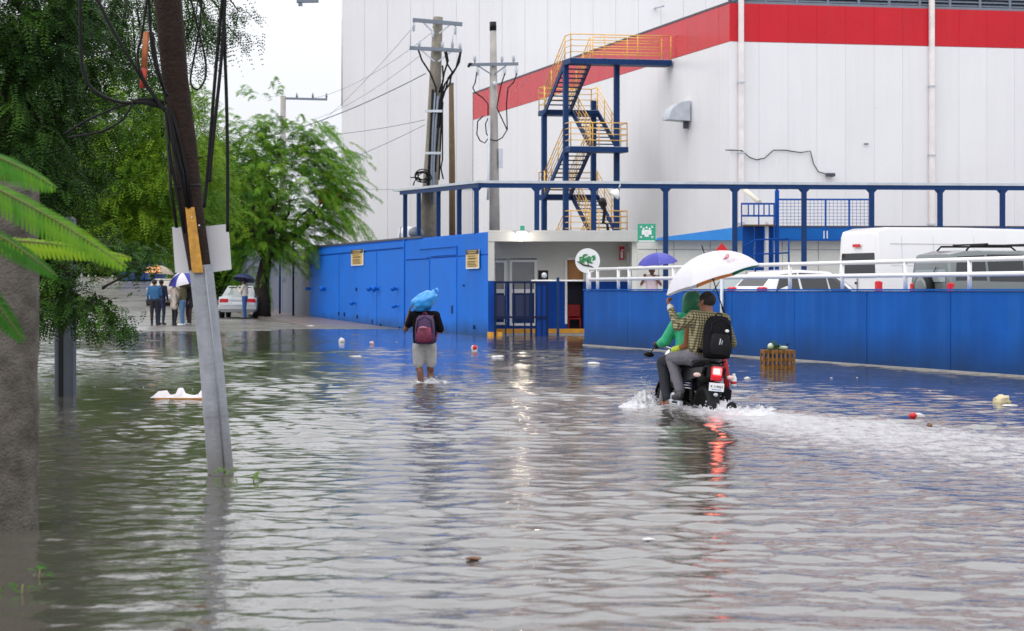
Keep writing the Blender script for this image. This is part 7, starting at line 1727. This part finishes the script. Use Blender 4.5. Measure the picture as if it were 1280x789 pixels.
def churn(t, c, blobs, seed):      # ragged white water heaped up where something ploughs through it
    for bi, (dx, dy, rx, ry, h) in enumerate(blobs):
        n = 60; xs_ = np.linspace(-1.5, 1.5, n); V = []; 
        for j in range(n):
            for i in range(n):
                x, y = c.x + dx + xs_[i] * rx, c.y + dy + xs_[j] * ry; e = math.exp(-(xs_[i] ** 2 + xs_[j] ** 2) * 1.15); q = V3(x * 7, y * 7, seed + bi)
                rg = 1 - abs(mnoise.noise(q)) * 1.6; rg2 = 1 - abs(mnoise.noise(q * 2.7)) * 1.7; z = h * e * (.25 + .75 * max(0, rg) ** 2 * (.5 + .7 * max(0, rg2))) - .035 * (1 - e) - .012
                V.append((x + .02 * mnoise.noise(q * 3), y + .02 * mnoise.noise(q * 3 + V3(9, 0, 0)), z))
        Q = [(j * n + i, j * n + i + 1, (j + 1) * n + i + 1, (j + 1) * n + i) for j in range(n - 1) for i in range(n - 1)]
        add_obj('churned_water', np_mesh('churned_water', V, Q, spl, smooth=True), t)
t_ = splash('white water thrown up round the wheels of the motorbike', c, [(rwz.x + .05, rwz.y, .13, .16, .20, 420, .008), (rwz.x + .38, rwz.y - .05, .18, .14, .11, 300, .008), (f_.x - .16, f_.y - .35, .10, .22, .34, 620, .0085), (f_.x - .28, f_.y - .75, .10, .22, .16, 360, .007), (.0, -.35, .25, .35, .06, 300, .007)], 60)
churn(t_, c, [(rwz.x + .10, rwz.y - .05, .26, .30, .15), (rwz.x + .50, rwz.y - .10, .30, .26, .09), (f_.x - .18, f_.y - .45, .17, .40, .19), (f_.x - .30, f_.y - .95, .22, .40, .12), (rwz.x + .35, rwz.y - .6, .4, .5, .07)], 60)
t_ = splash('white splash round the ankles of the wading man', V3(WALKER.x, WALKER.y, 0), [(.10, -.05, .09, .10, .15, 170, .008), (-.12, -.05, .08, .1, .05, 90, .008), (.26, .05, .10, .08, .05, 90, .007)], 61)
churn(t_, V3(WALKER.x, WALKER.y, 0), [(.10, -.05, .12, .16, .10), (-.10, -.06, .10, .14, .045), (.28, .02, .16, .14, .04)], 61)

# specks of floating rubbish and leaf bits, too many and too small to count
def specks():
    r = np.random.default_rng(77); V = []; Q = []; mi = []
    for i in range(46):
        py = r.uniform(422, 500); px = r.uniform(60, 1270); Y = FPX * CAM_H / (py - HY)
        x, y = XP(px, Y), Y + r.normal(0, .5)
        if x > RA.x + (49.8 - y) * .35 - .3 or (y > 48 and x > -1): continue
        s_ = r.uniform(.008, .035) * (Y / 26) ** .5 * .8; a = r.uniform(0, 6.28); b = len(V); h = r.uniform(.001, .004)
        for k in range(4):
            t = a + k * 1.571 + r.normal(0, .25); V.append((x + s_ * 1.6 * math.cos(t), y + s_ * math.sin(t), h + .006))
        for k in range(4): V.append((V[b + k][0] * .9 + x * .1, V[b + k][1] * .9 + y * .1, -.02))
        for f in ((0, 1, 2, 3), (0, 4, 5, 1), (1, 5, 6, 2), (2, 6, 7, 3), (3, 7, 4, 0)): Q.append([b + j for j in f]); mi.append(0 if r.random() < .6 else 1)
    o = add_obj('floating_debris', np_mesh('floating_debris', V, Q, [lw, lbr], midx=mi)); o['kind'] = 'stuff'
specks()
